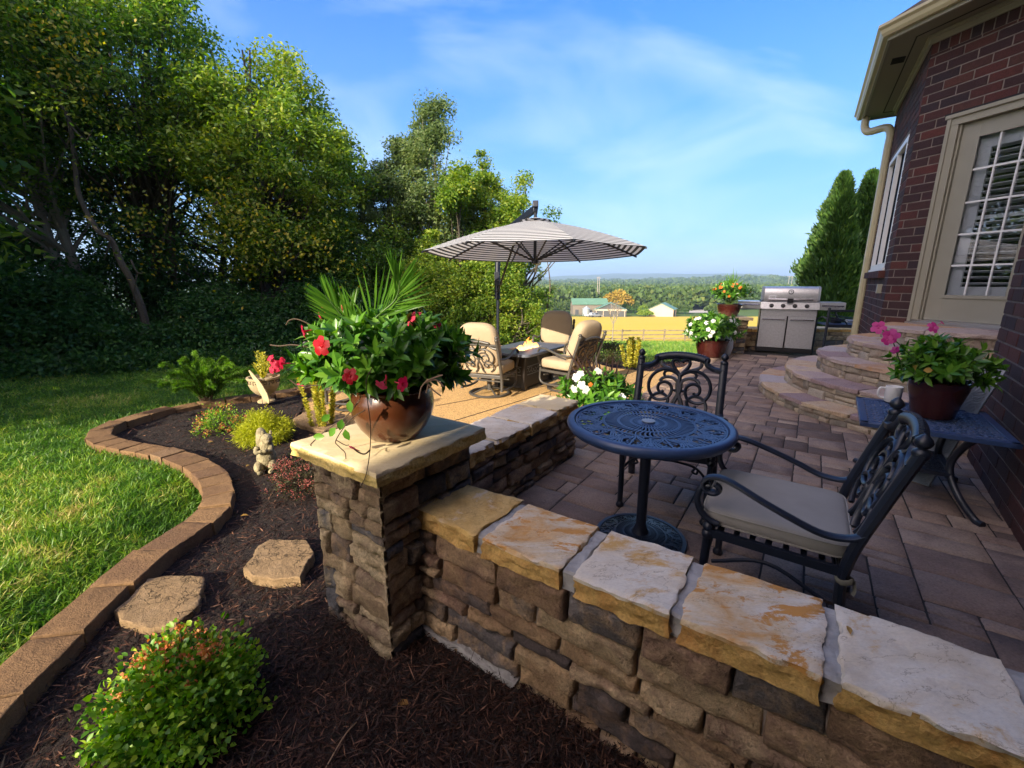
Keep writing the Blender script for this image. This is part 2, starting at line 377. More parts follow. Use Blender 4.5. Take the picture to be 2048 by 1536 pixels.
M['cap_cream'] = stonemat('cream_sandstone', [(.56, .43, .22), (.64, .51, .29), (.70, .58, .36), (.60, .47, .25)], grain=.2, bs=(16, .3), rw=.1, nscale=3, stretch=(1, 2.5, 1))
M['flag'] = stonemat('flagstone', [(.30, .22, .22), (.42, .34, .30), (.36, .28, .32), (.50, .40, .28), (.44, .26, .14), (.40, .36, .36)], bs=(12, .7), rw=.75, nscale=5, layers=(3, 6, .8))
M['edging'] = stonemat('edging_block', [(.10, .06, .03), (.18, .105, .05), (.25, .15, .07), (.15, .085, .045), (.22, .14, .075)], bs=(30, .8), rw=.5, nscale=6)
M['stepping'] = stonemat('stepping_stone', [(.17, .11, .06), (.28, .19, .10), (.34, .24, .14)], veins=(7, .035, .8), bs=(40, .8), rw=.2, nscale=8)
M['paver'] = stonemat('paver', [(.13, .095, .08), (.26, .185, .145), (.34, .25, .19), (.19, .14, .12), (.39, .30, .23)], bs=(18, 1.1), rw=.62, nscale=4)
M['joint'] = solid('joint_sand', (.03, .028, .026), .95, bumps=(80, .5), var=.3)
M['concrete'] = solid('pebble_concrete', (.52, .33, .13), .9, bumps=(90, 1.0, .015), var=.55, vscale=75)
M['footing'] = solid('footing_concrete', (.34, .33, .31), .95, bumps=(40, .8, .01), var=.25, vscale=20)
M['mulchbase'] = solid('dark_mulch', (.012, .006, .004), .95, bumps=(50, 1, .02), var=.4, vscale=40)
M['chip'] = leafmat('mulch_chips', [(.006, .004, .003), (.020, .008, .005), (.036, .013, .007), (.048, .017, .008), (.010, .006, .005), (.022, .009, .006), (.08, .032, .017), (.17, .085, .05)], trans=0.0, rough=.7, spec=.35)
def grassmat(name, pal, s1):
    m, t, b = newmat(name); v = texco(t); k = noise_(t, v, s1, 8, .65); k2 = noise_(t, v, s1 * 14, 5, .7)
    r_ = ramp(t, pal, nodemath(t, 'ADD', nodemath(t, 'MULTIPLY', k, .6), nodemath(t, 'MULTIPLY', k2, .4)))
    r_.color_ramp.elements[0].position = .3; r_.color_ramp.elements[-1].position = .7
    t.links.new(r_.outputs[0], b.inputs['Base Color']); b.inputs['Roughness'].default_value = .9; b.inputs['Specular IOR Level'].default_value = .2
    bump(t, b, noise_(t, v, s1 * 30, 4, .8), .8, .05); return m
M['lawn'] = grassmat('lawn_turf', [(.035, .075, .012), (.07, .14, .02), (.11, .18, .03)], .8)
M['field'] = grassmat('hay_field', [(.34, .30, .04), (.52, .36, .04), (.46, .38, .06), (.62, .42, .07)], .05)
M['far'] = grassmat('far_land', [(.035, .07, .018), (.05, .10, .025), (.08, .12, .03), (.12, .14, .045)], .006)
M['blade'] = leafmat('grass_blades', [(.05, .14, .015), (.09, .22, .022), (.15, .30, .03), (.24, .37, .04), (.36, .42, .07), (.55, .46, .17)], trans=.35, rough=.45)

# ================================================================ terrain
def inpoly(P):
    P = [(p[0], p[1]) for p in P]
    def f(x, y):
        c = False; n = len(P); j = n - 1
        for i in range(n):
            xi, yi = P[i]; xj, yj = P[j]
            if (yi > y) != (yj > y) and x < (xj - xi) * (y - yi) / (yj - yi) + xi: c = not c
            j = i
        return c
    return f
def inpoly_np(P, X, Y):
    c = np.zeros(len(X), bool); n = len(P); j = n - 1
    for i in range(n):
        xi, yi = P[i][0], P[i][1]; xj, yj = P[j][0], P[j][1]
        if yi != yj: c ^= ((yi > Y) != (yj > Y)) & (X < (xj - xi) * (Y - yi) / (yj - yi) + xi)
        j = i
    return c

# ---- main directions of the terrace walls
A1 = 124.0; U = hd(A1); Vd = hd(34)            # near arm direction, far arm direction
EDGE = [G(x, y, -.06) for x, y in [(-150, 1540), (-60, 1440), (15, 1362), (85, 1300), (160, 1228), (248, 1150), (322, 1090), (395, 1045), (435, 1003), (430, 960), (400, 932), (350, 910), (300, 898), (250, 890), (206, 880), (195, 868), (215, 851), (255, 837), (300, 824), (370, 807), (440, 796), (520, 785), (600, 773), (660, 763)]]
EDGE = [Vector((-1.75, .3, -.06))] + EDGE
TERR = [G(x, y, -.18) for x, y in [(760, 900), (660, 868), (600, 838), (612, 800), (690, 745), (850, 702), (1000, 690), (1150, 714), (1225, 736), (1300, 743)]]
mulch_poly = [(p.x, p.y) for p in EDGE] + [(TERR[3].x - .0, TERR[3].y)] + [(TERR[2].x, TERR[2].y), (TERR[1].x, TERR[1].y), (-.6, 3.9), (-.45, 2.3), (-.35, 1.9), (1.75, .42), (2.2, -.8), (-1.75, -.8)]
kp_ = inpoly(mulch_poly)
def sm(x, a, b): 
    t = min(1, max(0, (x - a) / (b - a))); return t * t * (3 - 2 * t)
def BED(x, y):
    if -5.2 < x < -1.4 and .2 < y < 6.6: return .10 if kp_(x, y) else 0
    return 0
def ground(x, y):
    z = -.13 - .035 * max(0, y - 4) - .085 * max(0, y - 9)
    if y > 47: z = -4.875 - .0575 * (min(y, 190) - 47) - .006 * max(0, min(y, 400) - 190)
    z -= .16 * sm(x, -2.9, -2.2) * (1 - sm(y, 9.5, 12)) * sm(y, -2, -1)
    z -= BED(x, y)
    if y > 400:
        d = math.hypot(x, y); q = sm(d, 700, 2200)
        z += q * (16 + 16 * mnoise.noise(Vector((x / 520, y / 520, 3))) + 7 * mnoise.noise(Vector((x / 200, y / 200, 7)))) * .7 * (1 - sm(d, 3000, 3800) * .8)
        z += sm(x, 250, 800) * sm(d, 900, 1500) * (1 - sm(d, 2000, 2800)) * 10
        q2 = sm(d, 3500, 5200); hh = 82 + 52 * mnoise.noise(Vector((x / 900, y / 1500, 1))) + 22 * mnoise.noise(Vector((x / 330, y / 500, 5)))
        z += q2 * max(8, hh) * (1 - .6 * sm(x, 2300, 3200))
    return z
def sheet(name, xs, ys, mat, kind='structure', zf=ground, keep=None, dz=0, smooth=True):
    V = [(x, y, zf(x, y) + dz) for y in ys for x in xs]; nx = len(xs); F = []
    for j in range(len(ys) - 1):
        for i in range(nx - 1):
            if keep and not keep((xs[i] + xs[i + 1]) / 2, (ys[j] + ys[j + 1]) / 2): continue
            F.append((j * nx + i, j * nx + i + 1, (j + 1) * nx + i + 1, (j + 1) * nx + i))
    o = npmesh(name, V, F, [0.5] * len(F), mat, smooth=smooth); o['kind'] = kind; return o
fr = lambda a, b, n: [a + (b - a) * i / (n - 1) for i in range(n)]
lawn = sheet('lawn', fr(-60, 70, 131), fr(-30, 47, 155), M['lawn'])
fld = sheet('hay_field', fr(-260, 320, 80), fr(47, 190, 40), M['field'])
far = sheet('hills', [x * (1 + abs(x) / 2500) for x in fr(-2600, 2900, 170)], [190 + 6600 * (i / 200) ** 1.8 for i in range(201)], M['far'])
for s_, x0, x1 in (('side', -2600, -60),):
    sheet('side_land', fr(-2600, -60, 20), fr(-30, 47, 12), M['far'], zf=lambda x, y: ground(x, y)); sheet('side_land', fr(70, 2900, 20), fr(-30, 47, 12), M['far'])
    sheet('side_land', fr(-2600, -260, 20), fr(47, 190, 12), M['far']); sheet('side_land', fr(320, 2900, 20), fr(47, 190, 12), M['far'])

mz = lambda x, y: -.14 + .022 * mnoise.noise(Vector((x * 2.5, y * 2.5, 0))) + .012 * mnoise.noise(Vector((x * 12, y * 12, 0))) - .03 * sm(y, 5, 7)
kp = inpoly(mulch_poly)
sheet('mulch_bed', fr(-4.9, 2.3, 160), fr(-.9, 6.6, 170), M['mulchbase'], zf=mz, keep=kp)
n = 150000
rr_ = np.exp(nr.uniform(math.log(.7), math.log(8.5), n)); ph = nr.uniform(R(-62), R(60), n); X = rr_ * np.sin(ph); Y = rr_ * np.cos(ph)
k = inpoly_np(mulch_poly, X, Y); X, Y, rr_ = X[k], Y[k], rr_[k]; n = len(X)
Z = np.array([mz(a, b) for a, b in zip(X, Y)]) + nr.uniform(.002, .02, n)
th = nr.uniform(0, 2 * PI, n); el = nr.normal(0, .28, n)
lv = Leaves(); Dr = np.stack([np.cos(th) * np.cos(el), np.sin(th) * np.cos(el), np.sin(el)], 1)
lv.add(np.stack([X, Y, Z], 1), Dr, nr.normal(0, .45, (n, 3)) + [0, 0, 1], (nr.gamma(3, .010, n) + .008) * (1 + rr_ * .06), nr.uniform(.002, .0055, n) * (1 + rr_ * .12), nr.uniform(0, 1, n) ** 1.3, droop=0)
tag(lv.build('mulch_chips', M['chip']), 'dark brown shredded bark mulch covering the curved bed', None, None, 'stuff')

# ---- grass blades
def blades(name, n, r0, r1, a0, a1, reject, hgt, label, zoff=0):
    r = np.exp(nr.uniform(math.log(r0), math.log(r1), n)); p = nr.uniform(R(a0), R(a1), n); X = r * np.sin(p); Y = r * np.cos(p)
    k = ~reject(X, Y); X, Y, r = X[k], Y[k], r[k]; n = len(X)
    Z = np.array([ground(a, b) for a, b in zip(X, Y)]) + zoff
    cl = np.array([mnoise.noise(Vector((a * 1.1, b * 1.1, 9))) for a, b in zip(X, Y)]); cl2 = np.array([mnoise.noise(Vector((a * 5, b * 5, 2))) for a, b in zip(X, Y)])
    th = nr.uniform(0, 2 * PI, n) + cl2 * 2; lean = np.abs(nr.normal(.75, .4, n))
    Dr = np.stack([np.cos(th) * np.sin(lean), np.sin(th) * np.sin(lean), np.cos(lean)], 1)
    rnd = np.clip(.34 + cl * .5 + cl2 * .55 + nr.normal(0, .21, n), 0, 1)
    L_ = hgt * nr.uniform(.55, 1.35, n) * (1 + .25 * cl) * (1 + r * .03)
    lv = Leaves(); S = np.cross(Dr, np.array([[0, 0, 1.0]])); Nn = np.cross(S, Dr) + nr.normal(0, .5, (n, 3))
    lv.add(np.stack([X, Y, Z], 1), Dr, Nn, L_, .0042 * (1 + r * .13), rnd, droop=.35)
    return tag(lv.build(name, M['blade']), label, None, None, 'stuff')
lawnpoly = [(p.x, p.y) for p in EDGE] + [(-2.2, 7.5), (-.5, 9.2), (-.5, 12.2), (-2, 14), (-14, 14), (-14, .3)]
blades('grass', 420000, 1.6, 15, -72, -2, lambda X, Y: ~inpoly_np(lawnpoly, X, Y), .055, 'green lawn grass outside the curved stone edging')
rl = [(1.5, 9.1), (3.4, 8.8), (4.2, 9.9), (5.2, 9.9), (30, 47), (5, 47), (.4, 30), (-.5, 12), (.5, 9.5)]
blades('grass', 130000, 8.5, 48, -4, 34, lambda X, Y: ~inpoly_np(rl, X, Y), .10, 'bright sunlit lawn grass sloping down to the board fence')

# ================================================================ paved patio, terrace
pmb = MB(); cell = .094
IC = Vector((-.42, 2.13, 0))                    # inner corner of the two wall arms
def in_patio(q):
    d = q - IC; a, b_ = d.dot(U), d.dot(Vd)
    return -.15 < a < 9 and -.2 < b_ < 10.6
occ = {}
def world_of(i, j): return IC + U * (i * cell) + Vd * (j * cell)
sizes = [(2, 2), (3, 2), (2, 3), (3, 3), (4, 2), (2, 1), (3, 2), (4, 3), (3, 1), (2, 3), (4, 2)]
prs = random.Random(3)
for j in range(-24, 92):
    for i in range(-2, 88):
        if (i, j) in occ: continue
        sz = prs.choice(sizes)
        while any((i + a, j + b_) in occ for a in range(sz[0]) for b_ in range(sz[1])) and sz != (1, 1):
            sz = (1, 1) if sz[0] * sz[1] <= 2 else ((max(1, sz[0] - 1), sz[1]) if prs.random() < .5 else (sz[0], max(1, sz[1] - 1)))
        for a in range(sz[0]):
            for b_ in range(sz[1]): occ[(i + a, j + b_)] = 1
        P0 = world_of(i, j); c_ = world_of(i + sz[0] / 2, j + sz[1] / 2)
        if c_.y > 10.2 or c_.y < -2.2 or (c_ - IC).dot(Vd) < -.19 or ((c_ - IC).dot(U) < -.11) or c_.x > 8: continue
        W_, H_ = sz[0] * cell, sz[1] * cell; g = .0035; zt = prs.uniform(-.0025, .0025); N_ = 3
        xs = [g, g + .006, W_ * .33, W_ * .66, W_ - g - .006, W_ - g]; ys = [g, g + .006, H_ * .33, H_ * .66, H_ - g - .006, H_ - g]
        vs = []
        for yy in ys:
            for xx in xs:
                e = 0 if (xx in (xs[0], xs[-1]) or yy in (ys[0], ys[-1])) else 1
                q = P0 + U * (xx + prs.uniform(-.0015, .0015)) + Vd * (yy + prs.uniform(-.0015, .0015))
                vs.append((q.x, q.y, zt - (.009 if not e else 0) + e * nz((q.x, q.y, 0), 9) * .003))
        pmb.add(vs, [(b2 * 6 + a, b2 * 6 + a + 1, (b2 + 1) * 6 + a + 1, (b2 + 1) * 6 + a) for b2 in range(5) for a in range(5)], prs.random())
tag(pmb.build('patio_pavers', M['paver'], smooth=True, angle=60), kind='structure')
jb = MB()
q = [IC + U * .0 + Vd * 9.5, IC + U * 8 + Vd * 7, IC + U * 8 - Vd * .15, IC + U * 0 - Vd * .15]
jb.add([(p.x, p.y, -.0085) for p in q] + [(p.x, p.y, -.35) for p in q], [(0, 1, 2, 3), (4, 7, 6, 5), (0, 4, 5, 1), (1, 5, 6, 2), (2, 6, 7, 3), (3, 7, 4, 0)])
tag(jb.build('patio_joints', M['joint'], smooth=False), kind='structure')
tb = MB(); tp = [(p.x, p.y) for p in TERR[::-1]]; tp += [(-.2, 2.6)]; 
e0 = IC + Vd * 1.0; tp = [(TERR[-1].x + .5, TERR[-1].y + .3)] + tp + [(e0.x, e0.y), (IC.x + Vd.x * 8, IC.y + Vd.y * 8)]
nT = len(tp)
tb.add([(x, y, -.18) for x, y in tp] + [(x, y, -.32) for x, y in tp], [tuple(range(nT))[::-1]] + [(i, (i + 1) % nT, (i + 1) % nT + nT, i + nT) for i in range(nT)])
tag(tb.build('terrace_concrete', M['concrete'], smooth=False), kind='structure')
# narrow score lines in the concrete (thin dark strips laid on top)
gl = MB()
for a, b_ in (((870, 812), (1100, 770)), ((880, 850), (1110, 780)), ((1095, 778), (1180, 805)), ((650, 835), (760, 800))):
    p, q = G(a[0], a[1], -.176), G(b_[0], b_[1], -.176); gl.bar(p, q, .012, .004)
tag(gl.build('control_joints', M['joint'], smooth=False), kind='structure')
# far mulch strip behind the terrace
fm = [G(x, y, -.2) for x, y in [(1165, 722), (1225, 738), (1300, 746), (1400, 738), (1445, 722), (1440, 712), (1320, 712), (1240, 712), (1180, 712)]]
fmp = inpoly([(p.x, p.y) for p in fm]); xs_ = [p.x for p in fm]; ys_ = [p.y for p in fm]
sheet('mulch_strip', fr(min(xs_), max(xs_), 70), fr(min(ys_), max(ys_), 40), M['mulchbase'], zf=lambda x, y: max(ground(x, y) + .05, -.34) + .03 * mnoise.noise(Vector((x * 6, y * 6, 0))), keep=fmp)
n = 9000; X = nr.uniform(min(xs_), max(xs_), n); Y = nr.uniform(min(ys_), max(ys_), n); k = inpoly_np([(p.x, p.y) for p in fm], X, Y); X, Y = X[k], Y[k]; n = len(X)
Z = np.array([max(ground(a, b) + .06, -.33) + .03 * mnoise.noise(Vector((a * 6, b * 6, 0))) for a, b in zip(X, Y)]) + .01
lv = Leaves(); lv.add(np.stack([X, Y, Z], 1), rdir(n) * [1, 1, .3], nr.normal(0, .4, (n, 3)) + [0, 0, 1], nr.uniform(.03, .08, n), .012, nr.uniform(.2, 1, n), droop=0)
tag(lv.build('mulch_chips', M['chip']), 'reddish brown mulch strip between the terrace and the far lawn', None, None, 'stuff')

# ================================================================ stone walls
def stoneface(mb, P0, Ud, Nd, length, z0, z1, seed, corners=False, depth=(.018, .045), rows=(.05, .125), lens=(.09, .34), q=.026):
    rs = random.Random(seed); z = z0; r_i = 0
    while z < z1 - .01:
        h = rs.uniform(*rows)
        if z1 - z - h < .035: h = z1 - z
        x = 0
        while x < length - .005:
            l = rs.uniform(*lens) * (1.15 if h > .09 else .9)
            if length - x - l < .06: l = length - x
            kp2 = (corners and x < .001, corners and x + l > length - .006)
            if h > .09 and rs.random() < .3 and l < .26:      # split tall course into two thin stones
                hh = h * rs.uniform(.42, .58)
                for a, b_ in ((0, hh), (hh, h - hh)): mb.stone(P0 + Ud * x + Vector((0, 0, z + a)), Ud, Vector((0, 0, 1)), Nd, l, b_, rs.uniform(*depth), rs.random() * 99, rs.random(), q=q, keep=kp2)
            else: mb.stone(P0 + Ud * x + Vector((0, 0, z)), Ud, Vector((0, 0, 1)), Nd, l, h, rs.uniform(*depth), rs.random() * 99, rs.random(), q=q, keep=kp2)
            x += l
        z += h
def quad(p, du, dv): return [(p.x, p.y), ((p + du).x, (p + du).y), ((p + du + dv).x, (p + du + dv).y), ((p + dv).x, (p + dv).y)]

# corner pillar
CA, CB, CC = G(580, 885, .77), G(752, 950, .77), G(972, 855, .77); CD = CA + CC - CB
pil = root('stone_pillar', (CB.x, CB.y, -.15), 0, 'square corner pillar of stacked brown and grey stone under a wide cream slab', 'pillar')
du, dv = (CA - CB), (CC - CB); ud, vd = du.normalized(), dv.normalized(); ov = .088
S0 = CB + (ud + vd) * ov; S0.z = 0; lu, lv_ = du.length - 2 * ov, dv.length - 2 * ov
mb = MB(); core = MB()
for P0, Ud, Nd, ln, sd in ((S0, ud, -vd, lu, 11), (S0, vd, -ud, lv_, 12), (S0 + ud * lu, vd, ud, lv_, 13), (S0 + vd * lv_, ud, vd, lu, 14)):
    stoneface(mb, P0 - Ud * .028, Ud, Nd, ln + .056, -.17, .715, sd, corners=True, lens=(.10, .26), rows=(.05, .12), q=.018)
pil_st = mb.build('stonework', M['pillarstone'], pil, world=True, angle=50)
c_ = S0 + ud * lu / 2 + vd * lv_ / 2
core.box((c_.x, c_.y, .28), (lu, lv_, .88), rz=math.atan2(ud.y, ud.x)); core.build('mortar_core', M['mortar'], pil, smooth=False, world=True)
mb = MB(); mb.slab([(p.x, p.y) for p in (CB, CC, CD, CA)], .712, .77, jag=.003, side=.011, top=.0010, step=.016, rings=8, lev=6, seed=3, rnd_edge=.007)
M['cap_yellow'] = stonemat('yellow_split_sandstone', [(.34, .22, .05), (.56, .40, .12), (.66, .50, .19), (.46, .30, .08)], bs=(12, 1.2), rw=.1, nscale=8)
for fi, f in enumerate(mb.f):
    if max(mb.v[k_][2] for k_ in f) < .7645: mb.m[fi] = 1
mb.build('cap_slab', [M['cap_cream'], M['cap_yellow']], pil, world=True, angle=50)

# low seat wall, near arm
OUT0 = Vector((-.435, 1.756, 0)); wid = .312
nw = root('low_stone_wall', (OUT0.x, OUT0.y, -.15), 0, 'low stone seat wall in the foreground with thick ochre and white slabs on top', 'wall')
Nout = -Vd; mb = MB(); LEN = 2.35
ins = .02
stoneface(mb, OUT0 + Vd * ins + U * -.05, U, Nout, LEN, -.16, .405, 21, rows=(.038, .10), lens=(.14, .42), depth=(.014, .04), q=.02)
stoneface(mb, OUT0 + Vd * (wid - ins) + U * .1, U, Vd, LEN - .1, -.01, .405, 22, q=.04)
mb.build('stonework', M['wallstone'], nw, world=True, angle=50)
core = MB(); c_ = OUT0 + Vd * wid / 2 + U * LEN / 2; core.box((c_.x, c_.y, .12), (LEN, wid - 2 * ins - .004, .60), rz=math.atan2(U.y, U.x)); core.build('mortar_core', M['mortar'], nw, smooth=False, world=True)
ft = MB(); fo = [OUT0 - Vd * .022 - U * .02, OUT0 - Vd * .028 + U * .55, OUT0 + Vd * .05 + U * .55, OUT0 + Vd * .05 - U * .02]
ft.slab([(p.x, p.y) for p in fo], -.25, -.105, jag=.02, side=.02, top=.008, step=.04); ft.build('footing', M['footing'], nw, world=True)
caps = [('cap_ochre', .344), ('cap_mixed', .344), ('cap_white', .328), ('cap_mixed', .343), ('cap_white', .352), ('cap_ochre', .32)]
x = .015; joint = MB()
for i, (mt, ln) in enumerate(caps):
    p = OUT0 + U * x - Vd * (.012 + .006 * (i % 2)); rs = random.Random(i + 40)
    du_, dv_ = U * ln, Vd * (wid + .02); j = lambda: Vector((rs.uniform(-.009, .009), rs.uniform(-.009, .009), 0))
    ol = [p + j(), p + du_ + j(), p + du_ + dv_ + j(), p + dv_ + j()]
    mb = MB(); mb.slab([(v.x, v.y) for v in ol], .405, .49, jag=.0035, side=.017, top=.003, step=.014, rings=9, lev=6, seed=i * 3 + 5, rnd_edge=.005)
    # sides of the slab show the rusty split face
    N_ = sum(1 for _ in mb.f)
    for fi, f in enumerate(mb.f):
        zz = [mb.v[k_][2] for k_ in f]
        if max(zz) < .4835: mb.m[fi] = 1
    mb.build('cap_slab', [M[mt], M['cap_edge']], nw, world=True, angle=45)
    xx = x + ln
    joint.slab([(v.x, v.y) for v in (OUT0 + U * (xx - .004), OUT0 + U * (xx + .044), OUT0 + U * (xx + .044) + Vd * (wid - .004), OUT0 + U * (xx - .004) + Vd * (wid - .004))],   .402, .479, jag=.006, side=.01, top=.004, step=.015, rings=3, seed=i + 70)
    x = xx + .040
# dressed mortar strip against the pillar
joint.slab([(v.x, v.y) for v in (OUT0 - U * .07, OUT0 + U * .02, OUT0 + U * .02 + Vd * wid, OUT0 - U * .07 + Vd * wid)], .40, .48, jag=.004, side=.006, top=.003, step=.02, rings=3, seed=81)
joint.build('mortar_joints', M['footing'], nw, world=True)

# low seat wall, far arm
F0 = Vector((-.247, 2.396, 0)); F0 = F0 - Vd * .28; Nl = hd(34 - 90); Nr = -Nl; wd2 = .34; LF = 1.70
fw = root('low_stone_wall', (F0.x, F0.y, -.18), 0, 'low stone seat wall running back from the corner pillar to the white flowers', 'wall')
mb = MB()
stoneface(mb, F0 + Nl * ins, Vd, Nr, LF, -.01, .405, 31, q=.03); stoneface(mb, F0 + Nl * (wd2 - ins), Vd, Nl, LF, -.2, .405, 32, q=.045)
stoneface(mb, F0 + Vd * (LF - ins) , Nl, Vd, wd2, -.2, .405, 33, q=.045)
mb.build('stonework', M['wallstone'], fw, world=True, angle=50)
core = MB(); c_ = F0 + Nl * wd2 / 2 + Vd * (LF / 2 - .02); core.box((c_.x, c_.y, .10), (wd2 - 2 * ins - .004, LF - .04, .62), rz=math.atan2(Vd.y, Vd.x) - PI / 2); core.build('mortar_core', M['mortar'], fw, smooth=False, world=True)
x = 0; joint = MB()
for i, (mt, ln) in enumerate([('cap_white', .50), ('cap_white', .38), ('cap_white', .37), ('cap_cream', .36)]):
    p = F0 + Vd * x + Nr * .015; rs = random.Random(i + 60); du_, dv_ = Vd * ln, Nl * (wd2 + .02); j = lambda: Vector((rs.uniform(-.009, .009), rs.uniform(-.009, .009), 0))
    ol = [p + j(), p + du_ + j(), p + du_ + dv_ + j(), p + dv_ + j()]
    mb = MB(); mb.slab([(v.x, v.y) for v in ol], .405, .49 + (0 if i else -.005), jag=.012, side=.024, top=.003, step=.025, rings=5, lev=4, seed=i * 5 + 7)
    for fi, f in enumerate(mb.f):
        if max(mb.v[k_][2] for k_ in f) < .4825: mb.m[fi] = 1
    mb.build('cap_slab', [M[mt], M['cap_edge']], fw, world=True, angle=45)
    joint.slab([(v.x, v.y) for v in (F0 + Vd * (x + ln - .004), F0 + Vd * (x + ln + .03), F0 + Vd * (x + ln + .03) + Nl * (wd2 - .01), F0 + Vd * (x + ln - .004) + Nl * (wd2 - .01))], .40, .476, jag=.004, side=.008, top=.003, step=.03, rings=3, seed=i + 90)
    x += ln + .028
joint.build('mortar_joints', M['footing'], fw, world=True)

# ================================================================ edging blocks and stepping stones
path = smoothpath(EDGE, 12)
acc = [0]
for a, b_ in zip(path, path[1:]): acc.append(acc[-1] + (b_ - a).length)
def at_len(s):
    for i in range(len(acc) - 1):
        if acc[i + 1] >= s:
            f = (s - acc[i]) / max(1e-6, acc[i + 1] - acc[i]); return path[i].lerp(path[i + 1], f), (path[min(i + 3, len(path) - 1)] - path[max(0, i - 3)]).normalized()
    return path[-1], (path[-1] - path[-2]).normalized()
s = .1; bi = 0; wE = .10; blocks = []
while s < acc[-1] - .2:
    p0, t0 = at_len(s); 
    ln = .315 if p0.y < 2.35 else (.20 if p0.y < 4.1 and p0.x < -2.0 else .30)
    p1, t1 = at_len(s + ln - .015); n0 = Vector((t0.y, -t0.x, 0)); n1 = Vector((t1.y, -t1.x, 0)); rs = random.Random(bi)
    fan = .01
    ol = [p0 - n0 * wE, p0 + n0 * wE, p1 + n1 * wE, p1 - n1 * wE]
    ol = [v + Vector((rs.uniform(-.007, .007), rs.uniform(-.007, .007), 0)) for v in ol]
    c_ = sum(ol, Vector((0, 0, 0))) / 4; zt = -.055 + rs.uniform(-.008, .008) + (-.03 if p0.y > 5 else 0)
    mb = MB(); mb.slab([(v.x - c_.x, v.y - c_.y) for v in ol], -.16 , zt - 0, jag=.003, side=.005, top=.0015, step=.03, rings=3, lev=3, seed=bi + 5, rnd=rs.random(), rnd_edge=.004)
    o = mb.build('edging_block', M['edging'], smooth=True); o.location = (c_.x, c_.y, 0)
    blocks.append((o, c_)); bi += 1; s += ln
nb = len(blocks)
ORD = 'first second third fourth fifth sixth seventh eighth ninth tenth eleventh twelfth thirteenth fourteenth fifteenth sixteenth seventeenth eighteenth'.split()
cnt_ = [0, 0, 0]
for i, (o, c_) in enumerate(blocks):
    z_ = 0 if c_.y < 2.6 else (1 if (c_.y < 4.3 and c_.x > -4.1) else 2)
    d = ORD[cnt_[z_]] + [' up from the bottom left corner in the straight run', ' in the inward bend, counted away from the straight run', ' along the far side, counted from the outer hairpin'][z_]; cnt_[z_] += 1
    tag(o, 'brown edging block, ' + d, 'edging block', 'concrete edging blocks around the mulch bed')
def stepping(px, label, seed):
    pts = [G(x, y, -.085) for x, y in px]; c_ = sum(pts, Vector((0, 0, 0))) / len(pts)
    mb = MB(); mb.slab([(p.x - c_.x, p.y - c_.y) for p in pts][::-1], -.06, .0, jag=.008, side=.008, top=.003, step=.02, rings=8, lev=4, seed=seed, rnd_edge=.006)
    o = mb.build('stepping_stone', M['stepping']); o.location = (c_.x, c_.y, -.085); return tag(o, label, 'stepping stone', 'stepping stones in the mulch')
stepping([(228, 1222), (240, 1240), (275, 1250), (300, 1256), (352, 1248), (398, 1208), (408, 1152), (340, 1148), (296, 1158), (262, 1190)], 'larger angular brown stepping stone nearest the edging blocks', 2)
stepping([(485, 1135), (505, 1150), (545, 1158), (600, 1155), (612, 1130), (630, 1106), (612, 1078), (540, 1078), (515, 1092), (505, 1112)], 'smaller angular brown stepping stone close to the stone pillar', 4)
stepping([(585, 838), (600, 850), (650, 862), (690, 850), (690, 828), (640, 818), (605, 825)], 'tan flat stone in the mulch behind the yellow leaved columnar shrub', 6)
# ================================================================ house
M['housemortar'] = solid('house_mortar', (.15, .125, .115), .95, bumps=(90, .5), var=.3, vscale=9)
M['trim'] = solid('beige_trim_paint', (.26, .25, .20), .45, var=.06, vscale=3, bumps=(60, .1))
M['gutter'] = solid('cream_gutter_metal', (.42, .385, .25), .35, var=.05)
M['soffit'] = solid('soffit_panel', (.16, .145, .12), .6, bumps=(30, .15))
M['doorpaint'] = solid('greige_door_paint', (.25, .245, .205), .4, var=.05, vscale=4)
M['white'] = solid('white_paint', (.66, .68, .70), .4)
M['shutter'] = solid('shutter_white', (.78, .80, .82), .5)
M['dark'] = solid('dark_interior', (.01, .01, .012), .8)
M['shingle'] = solid('roof_shingles', (.09, .08, .075), .9, bumps=(40, .8), var=.3, vscale=10)
M['silver'] = solid('aluminium_threshold', (.55, .56, .6), .3, metal=.9)
def glassmat(name, tint=(.95, .97, 1)):
    m, t, b = newmat(name); t.nodes.remove(b)
    tr = t.nodes.new('ShaderNodeBsdfTransparent'); gl_ = t.nodes.new('ShaderNodeBsdfGlossy'); gl_.inputs['Roughness'].default_value = .01; tr.inputs[0].default_value = c4(tint)
    f = t.nodes.new('ShaderNodeFresnel'); f.inputs[0].default_value = 1.55; ms = t.nodes.new('ShaderNodeMixShader')
    k = nodemath(t, 'ADD', nodemath(t, 'MULTIPLY', f.outputs[0], 1.3), .05, clamp=True)
    t.links.new(k, ms.inputs[0]); t.links.new(tr.outputs[0], ms.inputs[1]); t.links.new(gl_.outputs[0], ms.inputs[2]); t.links.new(ms.outputs[0], t.nodes['Material Output'].inputs['Surface'])
    return m
M['screen'] = solid('dark_insect_screen', (.02, .024, .028), 1.0, spec=0)
M['glass'] = glassmat('window_glass')
K0 = Vector((3.93, 3.51, 0)); Kn = Vector((-.94, -2.70, 0)); dA = Vector((-.269, .963, 0)).normalized(); Apt = Vector((5.19, 5.73, 0))
K1 = Apt + dA * .344; K2 = Vector((6.57, 8.28, 0)); ZT = 4.36; ZL = .97
house = root('brick_house', (5.1, 6.06, 0), 0, 'dark red brick house at the right with a bay, glazed door and cream gutters', 'house')
